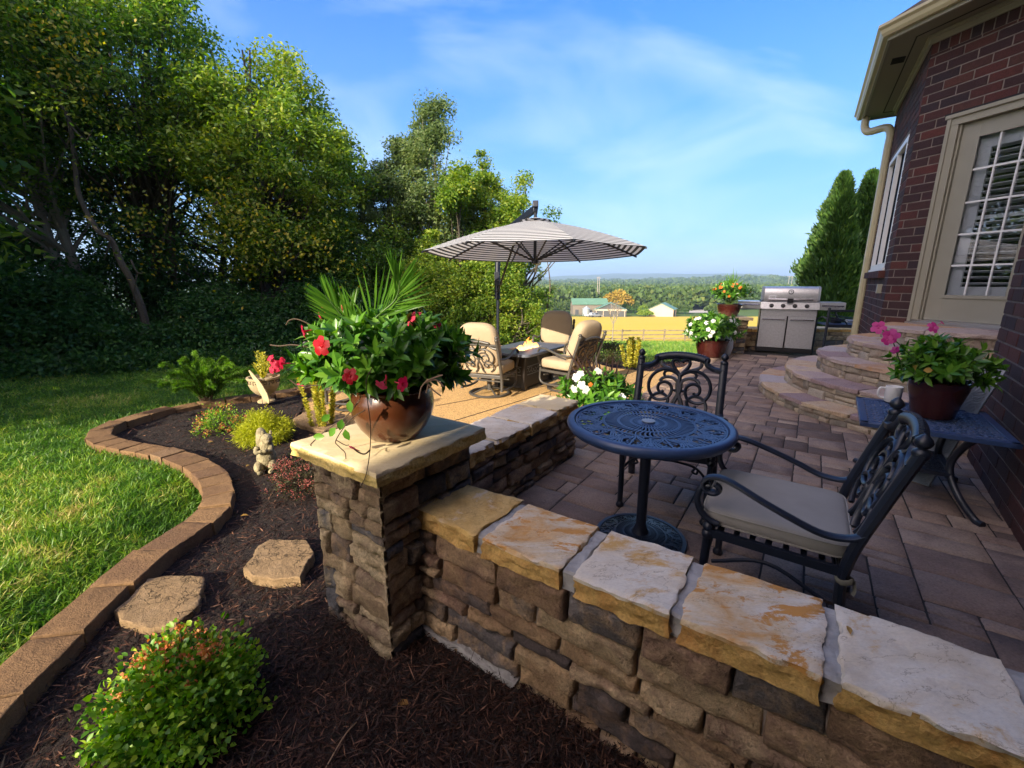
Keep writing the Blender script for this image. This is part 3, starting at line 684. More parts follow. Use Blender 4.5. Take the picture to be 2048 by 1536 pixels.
def brickwall(mb, mo, P0, P1, z0, z1, openings=(), soldier=False, proud=.006, seed=0):
    """outer side is to the left of P0 -> P1 looking from above is decided by nrm"""
    rs = random.Random(seed); d = (P1 - P0); ln = d.length; d.normalize(); Nn = Vector((-d.y, d.x, 0))
    bl, bh, mj = .275, .090, .0135; row = 0; z = z0
    zs = z1 - (.215 if soldier else 0)
    def brick(x, z, w_, h, rr=None):
        if w_ < .012 or h < .01: return
        o = rs.uniform(-.0012, .0012); p = proud + rs.uniform(-.0015, .002)
        q = P0 + d * x; b_ = [q, q + d * w_]; zz = [z, z + h]; c = .003
        vs = []
        for (a, e) in ((0, 0), (w_, 0), (w_, h), (0, h)): v = P0 + d * (x + a); vs.append((v.x, v.y, z + e))
        for (a, e) in ((c, c), (w_ - c, c), (w_ - c, h - c), (c, h - c)): v = P0 + d * (x + a) + Nn * p; vs.append((v.x, v.y, z + e + o))
        mb.add(vs, [(4, 5, 6, 7), (0, 1, 5, 4), (1, 2, 6, 5), (2, 3, 7, 6), (3, 0, 4, 7)], rr if rr is not None else rs.random())
    while z < zs - .02:
        h = min(bh, zs - z); x = -(bl + mj) * .5 * (row % 2)
        while x < ln:
            a, b_ = max(0, x), min(ln, x + bl)
            segs = [(a, b_)]
            for (o0, o1, oz0, oz1) in openings:
                if z + h > oz0 and z < oz1:
                    ns = []
                    for s0_, s1_ in segs:
                        if s1_ <= o0 or s0_ >= o1: ns.append((s0_, s1_)); continue
                        if s0_ < o0: ns.append((s0_, o0 - .004))
                        if s1_ > o1: ns.append((o1 + .004, s1_))
                    segs = ns
            rr = rs.random()
            for s0_, s1_ in segs: brick(s0_, z, s1_ - s0_, h, rr)
            x += bl + mj
        z += bh + mj; row += 1
    if soldier:
        x = .004
        while x < ln: brick(x, zs + .004, min(.088, ln - x), .2); x += .102
    # mortar plane, with the openings cut out
    xs = sorted({0, ln} | {v for o in openings for v in o[:2] if 0 < v < ln}); zs_ = sorted({z0 - .4, z1} | {v for o in openings for v in o[2:] if z0 < v < z1})
    for a, b_ in zip(xs, xs[1:]):
        for c, e in zip(zs_, zs_[1:]):
            if any(o[0] <= (a + b_) / 2 <= o[1] and o[2] <= (c + e) / 2 <= o[3] for o in openings): continue
            v = [P0 + d * a, P0 + d * b_]; mo.add([(v[0].x, v[0].y, c), (v[1].x, v[1].y, c), (v[1].x, v[1].y, e), (v[0].x, v[0].y, e)], [(0, 1, 2, 3)])
mb = MB(); mo = MB()
# walls listed so that the outside lies to the left of the direction P0 -> P1
Kfar = K2 + hd(100) * 4; KR = Kn
CAt = lambda c, a: Vector((c * math.cos(SUN_HEAD) + a * math.sin(SUN_HEAD), -c * math.sin(SUN_HEAD) + a * math.cos(SUN_HEAD), 0))
C0 = CAt(-1.2, -2.3); Kw = Kn
brickwall(mb, mo, Kn + (K0 - Kn) * .38, K0, -.02, 6.6, seed=1)
Hn = hd(124); Rt = K0 + Hn * 2.79
brickwall(mb, mo, K0, Rt, -.02, 6.6, seed=2)
DEnd = Apt - dA * 3.6
Ld = (K1 - DEnd).length; sA = (Apt - DEnd).length          # distance along the wall of the door's left casing edge
dop = (sA - 1.17, sA, ZL - .02, 3.37)
brickwall(mb, mo, DEnd, K1, -.02, ZT, [dop], soldier=True, seed=3)
wop = (.55, 2.30, 1.67, 3.42)
brickwall(mb, mo, K1, K2, -.02, ZT, [wop], soldier=True, seed=4)
brickwall(mb, mo, K2, K2 + hd(124) * 3.0, -.02, ZT, seed=5)
for w_ in (mb,): w_.build('brickwork', M['brick'], house, smooth=False, world=True)
mo.build('mortar', M['housemortar'], house, smooth=False, world=True)
# plain rest of the house behind the camera (it throws the long shadow over the patio)
bk = MB()
def prism(mb_, P, z0, z1): n = len(P); mb_.add([(p.x, p.y, z0) for p in P] + [(p.x, p.y, z1) for p in P], [tuple(range(n))[::-1], tuple(n + i for i in range(n))] + [(i, (i + 1) % n, (i + 1) % n + n, i + n) for i in range(n)])
a = C0; b_ = C0 + hd(124, 9.5); c_ = b_ + hd(214, 8); d_ = C0 + hd(214, 8)
prism(bk, [d_, c_, b_, a], -.2, 6.4)
brickm = bk.build('wing_wall', M['brick'], house, smooth=False, world=True)
rf = MB(); o_ = .0
e = [a + hd(34, o_) , b_ + hd(34, o_), c_ + hd(214, .3), d_ + hd(214, .3)]
r0 = a.lerp(b_, .24) ; r1 = d_.lerp(c_, .24)
V_ = [(p.x, p.y, 6.41) for p in e] + [(r0.x, r0.y, 13.2), (r1.x, r1.y, 13.2)]
rf.add(V_, [(0, 1, 4), (1, 2, 5, 4), (2, 3, 5), (3, 0, 4, 5), (3, 2, 1, 0)])
rf.build('wing_roof', M['shingle'], house, smooth=False, world=True)
pq = [CAt(-1.75, -2.25), CAt(-1.15, -2.25), CAt(-1.15, -4.5), CAt(-1.75, -4.5)]  # unseen porch block, added and sized for its shade on pillar and mulch
pw = MB(); prism(pw, pq[::-1], -.2, 2.19); pw.build('shade_porch', M['brick'], house, smooth=False, world=True)
pw = MB(); prism(pw, [p + Vector((-.03, 0, 0)) for p in pq][::-1], 2.195, 2.27); pw.build('shade_porch_roof', M['trim'], house, smooth=False, world=True)
# main block roof over the near wall and right side
mr = MB(); P = [Kn + (K0 - Kn) * .38 + Hn * .05, K0 + Hn * .05 - Vd * .02, Rt, Rt + hd(124, 5), Kn + hd(124, 8)]
prism(mr, [p for p in P][::-1], 6.61, 6.8); mr.build('flat_roof_edge', M['shingle'], house, smooth=False, world=True)
# soffit, frieze, fascia, gutter of the bay
N1 = Vector((-dA.y, dA.x, 0)); dW = (K2 - K1).normalized(); N2 = Vector((-dW.y, dW.x, 0)); dB = hd(124); N3 = Vector((-dB.y, dB.x, 0))
def miter(Pt, Na, Nb, o): return Pt + (Na + Nb) * (o / (1 + Na.dot(Nb)))
def ring(o): return [DEnd + N1 * o, miter(K1, N1, N2, o), miter(K2, N2, N3, o), K2 + dB * 3 + N3 * o]
def band(o0, o1, z0, z1, name, mat, rough=0):
    b0, b1 = ring(o0), ring(o1); m_ = MB(); n = len(b0)
    vs = [(p.x, p.y, z0) for p in b0] + [(p.x, p.y, z0) for p in b1] + [(p.x, p.y, z1) for p in b0] + [(p.x, p.y, z1) for p in b1]
    fs = []
    for i in range(n - 1):
        fs += [(i, n + i, n + i + 1, i + 1), (n + i, 3 * n + i, 3 * n + i + 1, n + i + 1), (2 * n + i, 2 * n + i + 1, 3 * n + i + 1, 3 * n + i), (i, i + 1, 2 * n + i + 1, 2 * n + i)]
    m_.add(vs, fs); return m_.build(name, mat, house, smooth=False, world=True)
OV = .46
band(.0, OV - .02, ZT + .002, ZT + .03, 'soffit', M['soffit'])
band(.012, .035, ZT - .10, ZT - .001, 'frieze_board', M['trim']); band(.035, .06, ZT - .035, ZT - .001, 'crown_trim', M['trim'])
band(.17, .185, ZT - .004, ZT + .001, 'soffit_seam', M['dark']); 
band(OV - .03, OV, ZT - .02, ZT + .16, 'fascia', M['trim'])
# gutter: K-style section swept round the eave
prof = [(0, .02), (0.05, .02), (.075, .05), (.085, .09), (.115, .115), (.115, .145), (.10, .145), (.10, .125), (0, .125)]
gm = MB(); rings_ = [[(p.x, p.y, ZT + z) for p in ring(OV + o)] for o, z in prof]; n = len(rings_[0]); vs = [v for r_ in rings_ for v in r_]
fs = [(k * n + i, k * n + i + 1, ((k + 1) % len(prof)) * n + i + 1, ((k + 1) % len(prof)) * n + i) for k in range(len(prof)) for i in range(n - 1)]
gm.add(vs, fs); gm.build('gutter', M['gutter'], house, smooth=False, world=True)
rr0, rr1 = ring(OV + .05), [DEnd + N1 * -2.5, K1 - (N1 + N2) * 2.2, K2 - (N2 + N3) * 1.6, K2 + dB * 3 - N3 * 2.5]
rm = MB(); rm.add([(p.x, p.y, ZT + .17) for p in rr0] + [(p.x, p.y, ZT + 1.7) for p in rr1], [(i, i + 1, n + i + 1, n + i) for i in range(n - 1)]); rm.build('bay_roof', M['shingle'], house, smooth=False, world=True)
# soffit vent
vm = MB(); vc = K1 + dW * .55 + N2 * .27; 
for i in range(6): vm.box((vc.x + dW.x * (i - 2.5) * .035, vc.y + dW.y * (i - 2.5) * .035, ZT - .004), (.14, .012, .008), rz=math.atan2(N2.y, N2.x))
vm.build('soffit_vent', M['dark'], house, smooth=False, world=True)
# downspout
dp = MB(); W2 = K2 - dW * .10 + N2 * .045; G2 = miter(K2, N2, N3, OV - .06) - dW * .12
pts = smoothpath([(G2.x, G2.y, ZT + .02), (G2.x, G2.y, ZT - .16), ((G2 * .8 + W2 * .2).x, (G2 * .8 + W2 * .2).y, ZT - .27), ((G2 * .2 + W2 * .8).x, (G2 * .2 + W2 * .8).y, ZT - .30), (W2.x, W2.y, ZT - .42), (W2.x, W2.y, ZT - .62)], 5) + [Vector((W2.x, W2.y, .05))]
dp.tube(pts, .062, seg=10, upref=None); dp.build('downspout', M['gutter'], house, world=True)
# ---- door
door = tag(root('door_unit', (0, 0, 0)), None); bpy.data.objects.remove(door)
def onA(s, out_, z): p = Apt - dA * s + N1 * out_; return Vector((p.x, p.y, z))
def bx(mb_, s0, s1, o0, o1, z0, z1, rnd=.5):
    q = [onA(s0, o0, z0), onA(s1, o0, z0), onA(s1, o1, z0), onA(s0, o1, z0)]
    mb_.add([tuple(v) for v in q] + [(v.x, v.y, z1) for v in q], [(0, 1, 2, 3), (7, 6, 5, 4), (0, 4, 5, 1), (1, 5, 6, 2), (2, 6, 7, 3), (3, 7, 4, 0)], rnd)
cs = MB()
for s0, s1 in ((.0, .115), (1.055, 1.17)): bx(cs, s0, s1, -.09, .030, ZL, 3.25); bx(cs, s0 + (.0 if s0 < .5 else .075), s1 - (.075 if s0 < .5 else 0), .030, .045, ZL, 3.36)
bx(cs, 0, 1.17, -.09, .031, 3.2502, 3.37); bx(cs, -.02, 1.19, .031, .055, 3.33, 3.372); bx(cs, .115, .135, -.09, .0, ZL, 3.2502); 
casing = cs.build('door_casing', M['trim'], house, smooth=False, world=True, bevel=.004)
hd_ = MB(); bx(hd_, -.05, 1.22, -.01, .02, 3.375, 3.40); hd_.build('header_flashing', M['dark'], house, smooth=False, world=True)
dr = MB(); g0, g1, gz0, gz1 = .30, .90, 1.30, 3.08
bx(dr, .137, g0, -.075, -.03, ZL + .03, 3.245); bx(dr, g1, 1.053, -.075, -.03, ZL + .03, 3.245); bx(dr, g0, g1, -.075, -.0302, ZL + .03, gz0); bx(dr, g0, g1, -.075, -.0302, gz1, 3.245)
for a_ in (g0, g1): bx(dr, a_ - .03, a_ + .012, -.03, -.018, gz0 - .03, gz1 + .03)
bx(dr, g0 + .012, g1 - .03, -.03, -.0182, gz0 - .03, gz0 + .012); bx(dr, g0 + .012, g1 - .03, -.03, -.0182, gz1 - .012, gz1 + .03)
dro = dr.build('door', M['doorpaint'], house, smooth=False, world=True, bevel=.003)
mt = MB()
for i in range(1, 3): a_ = g0 + (g1 - g0) * i / 3; bx(mt, a_ - .008, a_ + .008, -.046, -.028, gz0, gz1)
for i in range(1, 5): z_ = gz0 + (gz1 - gz0) * i / 5; bx(mt, g0, g1, -.045, -.0285, z_ - .010, z_ + .010)
mo_ = mt.build('muntins', M['white'], None, smooth=False); mo_.parent = dro; mo_.matrix_parent_inverse = dro.matrix_parent_inverse.copy() if False else Matrix.Identity(4)
gs = MB(); bx(gs, g0, g1, -.052, -.048, gz0, gz1); go = gs.build('glass', M['glass'], None, smooth=False); go.parent = dro
sh = MB(); bx(sh, g0 - .02, g0 + .10, -.13, -.105, gz0 - .05, gz1 + .05); bx(sh, g1 - .06, g1 + .02, -.13, -.105, gz0 - .05, gz1 + .05); bx(sh, g0, g1, -.13, -.1055, gz0 - .05, gz0 + .11); bx(sh, g0, g1, -.13, -.1055, gz1 - .13, gz1 + .05); bx(sh, g0, g1, -.13, -.1055, 2.17, 2.21)
z_ = gz0 + .13
while z_ < gz1 - .14:
    q = [onA(g0 + .1, -.155, z_), onA(g1 - .06, -.155, z_), onA(g1 - .06, -.095, z_ + .022), onA(g0 + .1, -.095, z_ + .022)]
    sh.add([tuple(v) for v in q] + [(v.x, v.y, v.z + .008) for v in q], [(0, 1, 2, 3), (7, 6, 5, 4), (0, 4, 5, 1), (1, 5, 6, 2), (2, 6, 7, 3), (3, 7, 4, 0)]); z_ += .068
so_ = sh.build('shutter', M['shutter'], None, smooth=False); so_.parent = dro
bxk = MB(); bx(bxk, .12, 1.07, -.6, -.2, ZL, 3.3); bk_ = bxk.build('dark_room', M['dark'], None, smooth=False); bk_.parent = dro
th_ = MB(); bx(th_, .0, 1.17, -.10, .07, ZL - .035, ZL - .001); bx(th_, .03, 1.14, -.08, .03, ZL, ZL + .028); th_.build('threshold', M['silver'], house, smooth=False, world=True)
# ---- window in the bay side
def onW(s, o, z): p = K1 + dW * s + N2 * o; return Vector((p.x, p.y, z))
def bw(mb_, s0, s1, o0, o1, z0, z1):
    q = [onW(s0, o0, z0), onW(s0, o1, z0), onW(s1, o1, z0), onW(s1, o0, z0)]
    mb_.add([tuple(v) for v in q] + [(v.x, v.y, z1) for v in q], [(0, 1, 2, 3), (7, 6, 5, 4), (0, 4, 5, 1), (1, 5, 6, 2), (2, 6, 7, 3), (3, 7, 4, 0)])
wn = MB()
for s0, s1 in ((.55, .61), (2.24, 2.30), (1.40, 1.45)): bw(wn, s0, s1, -.08, .010, 1.67, 3.42)
bw(wn, .61, 2.24, -.08, .0095, 1.67, 1.74); bw(wn, .61, 2.24, -.08, .0095, 3.35, 3.42); bw(wn, .50, 2.35, -.02, .03, 1.63, 1.668)
win = wn.build('window', M['white'], house, smooth=False, world=True)
wg = MB(); bw(wg, .61, 2.24, -.05, -.045, 1.74, 3.35); q_ = wg.build('pane', M['screen'], None, smooth=False); q_.parent = win
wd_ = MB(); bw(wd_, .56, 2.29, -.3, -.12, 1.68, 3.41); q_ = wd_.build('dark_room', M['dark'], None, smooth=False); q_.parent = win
sb = MB(); rs = random.Random(5); s_ = .42
while s_ < 2.4:
    q = K1 + dW * s_; sb.box((q.x + N2.x * .02, q.y + N2.y * .02, 1.575), (.066, .11, .10), rz=math.atan2(dW.y, dW.x), rnd=rs.random()); s_ += .077
sb.build('brick_sill', M['brick'], house, smooth=False, world=True)
ob = MB(); q = K1 + dW * .45 + N2 * .03; ob.box((q.x, q.y, 1.37), (.09, .06, .13), rz=math.atan2(dW.y, dW.x)); ob.build('outlet_box', M['trim'], house, smooth=False, world=True, bevel=.006)

# ================================================================ stone steps
CS = Vector((5.35, 5.05, 0)); face = math.atan2(-.269, -.963)
RAD = [2.06, 1.76, 1.42, 1.12, .82]; TOP = [.15, .35, .56, .76, .945]
steps = root('stone_steps', (4.4, 4.8, 0), 0, 'five rounded stone steps with flagstone treads climbing to the back door', 'steps')
a0, a1 = face - R(96), face + R(100)
for li, (rd, tz) in enumerate(zip(RAD, TOP)):
    zb = 0 if li == 0 else TOP[li - 1]; mb = MB(); nseg = int(rd * 9); core = MB(); vs = []
    for k in range(nseg):
        t0, t1 = a0 + (a1 - a0) * k / nseg, a0 + (a1 - a0) * (k + 1) / nseg
        p0 = CS + Vector((math.cos(t0), math.sin(t0), 0)) * rd; p1 = CS + Vector((math.cos(t1), math.sin(t1), 0)) * rd; d = (p1 - p0); l = d.length; d.normalize(); Nn = Vector((d.y, -d.x, 0))
        stoneface(mb, p0, d, Nn, l, zb - .02, tz - .04, li * 50 + k, rows=(.05, .11), lens=(.14, .30), depth=(.012, .026), q=.035)
    mb.build('riser', M['stepstone'], steps, world=True, angle=50)
    cyl = MB(); cyl.lathe([(0, tz - .045), (rd - .005, tz - .045), (rd - .005, -.05 if li == 0 else zb - .03)], (CS.x, CS.y, 0), 72); cyl.build('mortar_core', M['mortar'], steps, smooth=False, world=True)
    rin = RAD[li + 1] - .05 if li < 4 else 0.0; rs = random.Random(li + 9); t = a0
    while t < a1 - .05:
        dt = rs.uniform(.34, .60) / rd * (1.1 if li < 4 else 1.8); t2 = min(a1, t + dt)
        if a1 - t2 < .12: t2 = a1
        g = .006 / rd; ol = []
        nn_ = 5
        for k in range(nn_): th = t + g + (t2 - t - 2 * g) * k / (nn_ - 1); r_ = rd + .03 + rs.uniform(-.012, .012); ol.append((CS.x + math.cos(th) * r_, CS.y + math.sin(th) * r_))
        if rin > .1:
            for k in range(nn_): th = t2 - g - (t2 - t - 2 * g) * k / (nn_ - 1); ol.append((CS.x + math.cos(th) * rin, CS.y + math.sin(th) * rin))
        else: ol.append((CS.x + .02, CS.y))
        fm_ = MB(); fm_.slab(ol, tz - .045 + rs.uniform(-.002, .002), tz + rs.uniform(-.003, .003), jag=.01, side=.014, top=.0025, step=.03, rings=4, lev=3, seed=li * 20 + t, rnd=rs.random())
        fm_.build('flagstone', M['flag'], steps, world=True); t = t2
    pass

# ================================================================ rear wall and second pillar
YW = 9.55; xl = 4.78
bw_ = root('low_stone_wall', (6.3, YW, 0), 0, 'low stone wall behind the stainless grill at the far edge of the patio', 'wall')
mb = MB(); Ux = Vector((1, 0, 0)); Ny = Vector((0, -1, 0))
stoneface(mb, Vector((xl, YW, 0)), Ux, Ny, 3.4, -.02, .40, 301, q=.045, rows=(.07, .15), lens=(.16, .42)); mb.build('stonework', M['stepstone'] if 0 else M['pillarstone'], bw_, world=True)
core = MB(); core.box((xl + 1.7, YW + .16, .1), (3.4, .30, .6)); core.build('mortar_core', M['mortar'], bw_, smooth=False, world=True)
x = xl
for i in range(7):
    mb = MB(); mb.slab([(x, YW - .035), (x + .46, YW - .035), (x + .46, YW + .33), (x, YW + .33)], .402, .485, jag=.01, side=.02, step=.05, seed=i + 11, lev=3)
    for fi, f in enumerate(mb.f):
        if max(mb.v[k_][2] for k_ in f) < .477: mb.m[fi] = 1
    mb.build('cap_slab', [M['cap_cream'], M['cap_edge']], bw_, world=True); x += .485
pc = D(1456, 632, 9.25); p2 = root('stone_pillar', (pc.x, pc.y, 0), 0, 'distant stone pillar with a cream slab carrying a potted plant, left of the grill', 'pillar')
mb = MB(); hw = .27
for P0, Ud, Nd, sd in ((Vector((-hw, -hw, 0)), Ux, Ny, 5), (Vector((-hw, hw, 0)), Vector((0, -1, 0)), Vector((-1, 0, 0)), 6), (Vector((hw, -hw, 0)), Vector((0, 1, 0)), Vector((1, 0, 0)), 7), (Vector((hw, hw, 0)), Vector((-1, 0, 0)), Vector((0, 1, 0)), 8)):
    stoneface(mb, P0, Ud, Nd, 2 * hw, -.35, .70, sd + 310, q=.04)
mb.build('stonework', M['pillarstone'], p2); core = MB(); core.box((0, 0, .18), (2 * hw - .01, 2 * hw - .01, 1.05)); core.build('mortar_core', M['mortar'], p2, smooth=False)
mb = MB(); mb.slab([(-.35, -.35), (.35, -.35), (.35, .35), (-.35, .35)], .70, .76, jag=.008, side=.012, step=.05, seed=3); mb.build('cap_slab', M['cap_cream'], p2)
PIL2 = Vector((pc.x, pc.y, .76))
# ================================================================ cast metal furniture
def metal(name, col, rough=.38, bs=.25):
    m, t, b = newmat(name); v = texco(t); k = noise_(t, v, 30, 5)
    r_ = ramp(t, [tuple(c * .75 for c in col), tuple(min(1, c * 1.25) for c in col)], k); t.links.new(r_.outputs[0], b.inputs['Base Color'])
    b.inputs['Roughness'].default_value = rough; b.inputs['Specular IOR Level'].default_value = .6; bump(t, b, noise_(t, v, 120, 4), bs, .002); return m
M['black'] = metal('black_cast_metal', (.009, .014, .027), .42)
M['bluetop'] = metal('blue_black_tabletop_metal', (.028, .058, .15), .40)
M['bronze'] = metal('weathered_bronze_metal', (.06, .056, .05), .45)
M['fpbronze'] = metal('dark_bronze_panel', (.020, .016, .015), .4)
M['fptop'] = metal('grey_blue_metal_top', (.10, .115, .15), .4)
M['greycast'] = metal('silvery_grey_cast_metal', (.22, .25, .28), .4)
M['cushgrey'] = solid('taupe_cushion_fabric', (.27, .26, .235), .95, bumps=(260, .35, .002), var=.10, vscale=5)
M['cushtan'] = solid('tan_cushion_fabric', (.38, .30, .20), .95, bumps=(260, .35, .002), var=.07, vscale=5)
M['piping'] = solid('cushion_piping', (.26, .25, .22), .9)
M['strap'] = solid('olive_cushion_tie', (.16, .16, .13), .95)

def sp(pts, n=5): return smoothpath([Vector(p) for p in pts], n)
def crop2(pts): return [((x - 960) / 1400, (250 - y) / 1400) for x, y in pts]     # back pattern: half widths and drop, in post spacings
BACK = [([(1690, 350), (1560, 345), (1480, 325), (1410, 285), (1380, 240), (1395, 200), (1380, 182), (1340, 180)], .017),
        ([(960, 480), (1010, 420), (1080, 340), (1108, 270), (1085, 225), (1040, 215), (1000, 232), (975, 262)], .011),
        ([(975, 480), (1040, 420), (1120, 388), (1220, 385), (1320, 415), (1400, 470), (1460, 550), (1485, 650), (1470, 750), (1430, 820), (1390, 865)], .011),
        ([(985, 470), (1060, 428), (1140, 408), (1205, 420), (1235, 465), (1205, 515)], .009),
        ([(945, 770), (960, 660), (1005, 570), (1080, 525), (1170, 515), (1250, 540), (1300, 600)], .010),
        ([(1215, 745), (1245, 775), (1290, 765), (1318, 710), (1300, 640), (1230, 602), (1150, 615), (1090, 670), (1078, 750), (1110, 830), (1180, 885), (1270, 905), (1350, 895), (1420, 860)], .010),
        ([(1270, 950), (1250, 985), (1200, 1005), (1145, 970), (1122, 900), (1160, 835), (1240, 800), (1330, 810), (1400, 860), (1440, 940), (1430, 1040), (1380, 1110), (1320, 1160)], .010),
        ([(935, 600), (940, 700), (965, 800), (1005, 890), (1030, 960), (1035, 1040), (1060, 1130), (1120, 1200)], .013),
        ([(1300, 250), (1290, 310), (1230, 350), (1150, 372)], .010),
        ([(1078, 740), (1040, 725), (1010, 745)], .008)]
def back_pattern(mb, P, W, scl=1.0, zmin=None):
    """P maps (u in post spacings, drop in post spacings) to a point"""
    for side in (1, -1):
        for pts, r in BACK:
            q = [P(side * x, z) for x, z in crop2(pts)]
            mb.tube(sp(q, 4), r * scl, seg=6, rnd=.5)
    mb.tube([P(0, z / 1400) for z in (-215, -300, -420, -520)], .012 * scl, seg=6)
    arch = [P(x / 1400, z / 1400) for x, z in ((-390, 55), (-300, 78), (-180, 98), (0, 108), (180, 98), (300, 78), (390, 55))]
    mb.tube(sp(arch, 5), .021 * scl, seg=8)
    for i in range(17):                                            # ribs on the crest rail
        f = -1 + 2 * i / 16; a = P(f * .27, (104 - 45 * f * f) / 1400); mb.tube([a + Vector((0, 0, -.022 * scl)), a + Vector((0, 0, .024 * scl))], .009 * scl, seg=5)
def arm_chair(name, metalm, seat_h=.43, W=.56, scl=1.0, cushion=None):
    t = root(name, (0, 0, 0)); hw = W / 2
    bz0, bz1 = seat_h - .03, .92
    def bp(x, z):                                                   # point on the leaning back plane
        f = (z - bz0) / (bz1 - bz0); return Vector((x, -.235 - .13 * f - .02 * f * f - .03 * (1 - (2 * x / W) ** 2) * .5, z))
    P = lambda u, dz: bp(u * W, bz1 - .02 + dz * W * 1.05)
    mb = MB(); back_pattern(mb, P, W, 1.2); mb.tube([bp(-hw, seat_h - .02), bp(hw, seat_h - .02)], .014, seg=6); mb.build('backrest', metalm, t, angle=60)
    for s in (-1, 1):
        pb = MB(); pts = sp([(s * (hw + .01), -.33, 0), (s * (hw + .004), -.275, .16), (s * hw, -.245, .34), bp(s * hw, .5), bp(s * hw, .72), bp(s * hw, bz1 - .01)], 5)
        pb.tube(pts, [.0235] * len(pts), seg=8, flat=(.85, 1.15))
        tp_ = pts[-1]; pb.lathe([(0, .074), (.010, .068), (.022, .055), (.027, .042), (.020, .028), (.012, .022), (.024, .014), (.026, .004), (.022, -.012), (0, -.012)], tp_, 14)
        pb.tube([pts[0] + Vector((0, 0, .0)), pts[0] + Vector((0, 0, .03))], .024, seg=8)
        pb.build('rear_leg', metalm, t, angle=50)
        fl = MB(); fl.tube(sp([(s * (hw - .02), .235, 0.012), (s * (hw - .02), .232, .2), (s * (hw - .015), .228, seat_h - .02)], 4), .018, seg=8)
        fl.lathe([(0, 0), (.024, 0), (.027, .012), (.020, .03), (.017, .035)], (s * (hw - .02), .235, 0), 12); fl.lathe([(.018, -.05), (.025, -.04), (.025, -.02), (.019, -.012), (.024, 0), (.022, .014), (.012, .026), (0, .03)], (s * (hw - .015), .228, seat_h), 12)
        fl.build('front_leg', metalm, t, angle=50)
        am = MB(); xo = s * (hw + .028); X_ = lambda y: s * (hw + .005 + .032 * math.sin(max(0, min(1, (y + .27) / .45)) * PI))
        yz = [(-.285, seat_h + .15), (-.24, seat_h + .125), (-.16, seat_h + .125), (-.06, seat_h + .16), (.05, seat_h + .20), (.14, seat_h + .232), (.20, seat_h + .245), (.245, seat_h + .235), (.262, seat_h + .205), (.245, seat_h + .175), (.212, seat_h + .175), (.20, seat_h + .20), (.218, seat_h + .212)]
        am.tube(sp([(X_(y), y, z) for y, z in yz], 5), .0155, seg=8, flat=(1.45, .8))
        yz2 = [(.235, seat_h + .20), (.268, seat_h + .185), (.282, seat_h + .13), (.265, seat_h + .075), (.225, seat_h + .04), (.19, seat_h + .03)]
        am.tube(sp([(X_(.2) - s * .01 * k / 5, y, z) for k, (y, z) in enumerate(yz2)], 5), .014, seg=8); am.build('arm', metalm, t, angle=60)
    sf = MB()
    for a, b_ in (((-hw + .01, .225), (hw - .01, .225)), ((-hw, -.24), (hw, -.24)), ((-hw, -.24), (-hw + .01, .225)), ((hw, -.24), (hw - .01, .225))): sf.bar((a[0], a[1], seat_h - .02), (b_[0], b_[1], seat_h - .02), .02, .035)
    for i in range(7): y = -.18 + i * .06; sf.bar((-hw + .01, y, seat_h - .015), (hw - .01, y, seat_h - .015), .022, .006)
    for s in (-1, 1):
        for yy in (.222,):
            sf.tube(sp([(s * (hw - .03), yy, .28), (s * (hw - .07), yy, .33), (s * (hw - .12), yy, .36), (s * .05, yy, .375), (0, yy, .372)], 4), .008, seg=6)
            sf.tube(sp([(s * (hw - .10), yy, .352), (s * (hw - .115), yy, .325), (s * (hw - .09), yy, .315), (s * (hw - .085), yy, .335)], 4), .007, seg=6)
        sf.tube(sp([(s * (hw - .02), .2, .27), (s * (hw - .01), 0, .345), (s * hw, -.2, .27)], 5), .009, seg=6)
    sf.build('seat_frame', metalm, t, smooth=True, angle=40)
    if cushion:
        cb = MB(); cb.superq((0, .0, seat_h + .047), (.262, .265, .047), .42, .22, 56, 16, pinch=-.0)
        cu = cb.build('seat_cushion', cushion, t, angle=180)
        pp = MB()
        for dz, sc_ in ((.024, .985), (-.026, .985)):
            ring_ = []
            for k in range(56):
                a = 2 * PI * k / 56; f = lambda w_: math.copysign(abs(w_) ** .22, w_); q_ = (1 - (abs(dz) / .047) ** (2 / .42)) ** (.42 / 2)
                ring_.append((.264 * f(math.cos(a)) * q_, .267 * f(math.sin(a)) * q_, seat_h + .047 + dz))
            pp.tube(ring_, .0042, seg=6, closed=True)
        pp.build('piping', M['piping'], cu)
        for s in (-1, 1):
            sb_ = MB(); c0 = (s * (hw + .002), -.252, seat_h - .045)
            sb_.tube([(c0[0] + .027 * math.cos(k * PI / 6), c0[1] + .027 * math.sin(k * PI / 6), c0[2] + .006 * math.sin(k)) for k in range(12)], .006, seg=6, closed=True, flat=(.5, 2)); sb_.tube(sp([(c0[0] - s * .01, c0[1] - .028, c0[2]), (c0[0] + s * .004, c0[1] - .034, c0[2] - .03), (c0[0] + s * .01, c0[1] - .03, c0[2] - .05)], 4), .006, seg=6, flat=(.5, 2)); sb_.build('cushion_tie', M['strap'], cu)
    return t
# near chair, at the right of the bistro table
cA = arm_chair('bistro_chair', M['black'], cushion=M['cushgrey'])
g0_, g1_ = G(1830, 868, .975), G(1800, 795, .975)
cc = Vector((1.19, 1.79, 0))
cA.location = cc; FB = 56
cA.rotation_euler = (0, 0, R(FB)); tag(cA, 'black cast metal armchair with a taupe cushion, nearest the low wall', 'chair', 'cast metal armchairs around the bistro table')
cB = copy_tree(cA)
cB.location = (1.06, 2.76, 0); cB.rotation_euler = (0, 0, R(154)); tag(cB, 'black cast metal armchair with open scroll back behind the round table', 'chair')

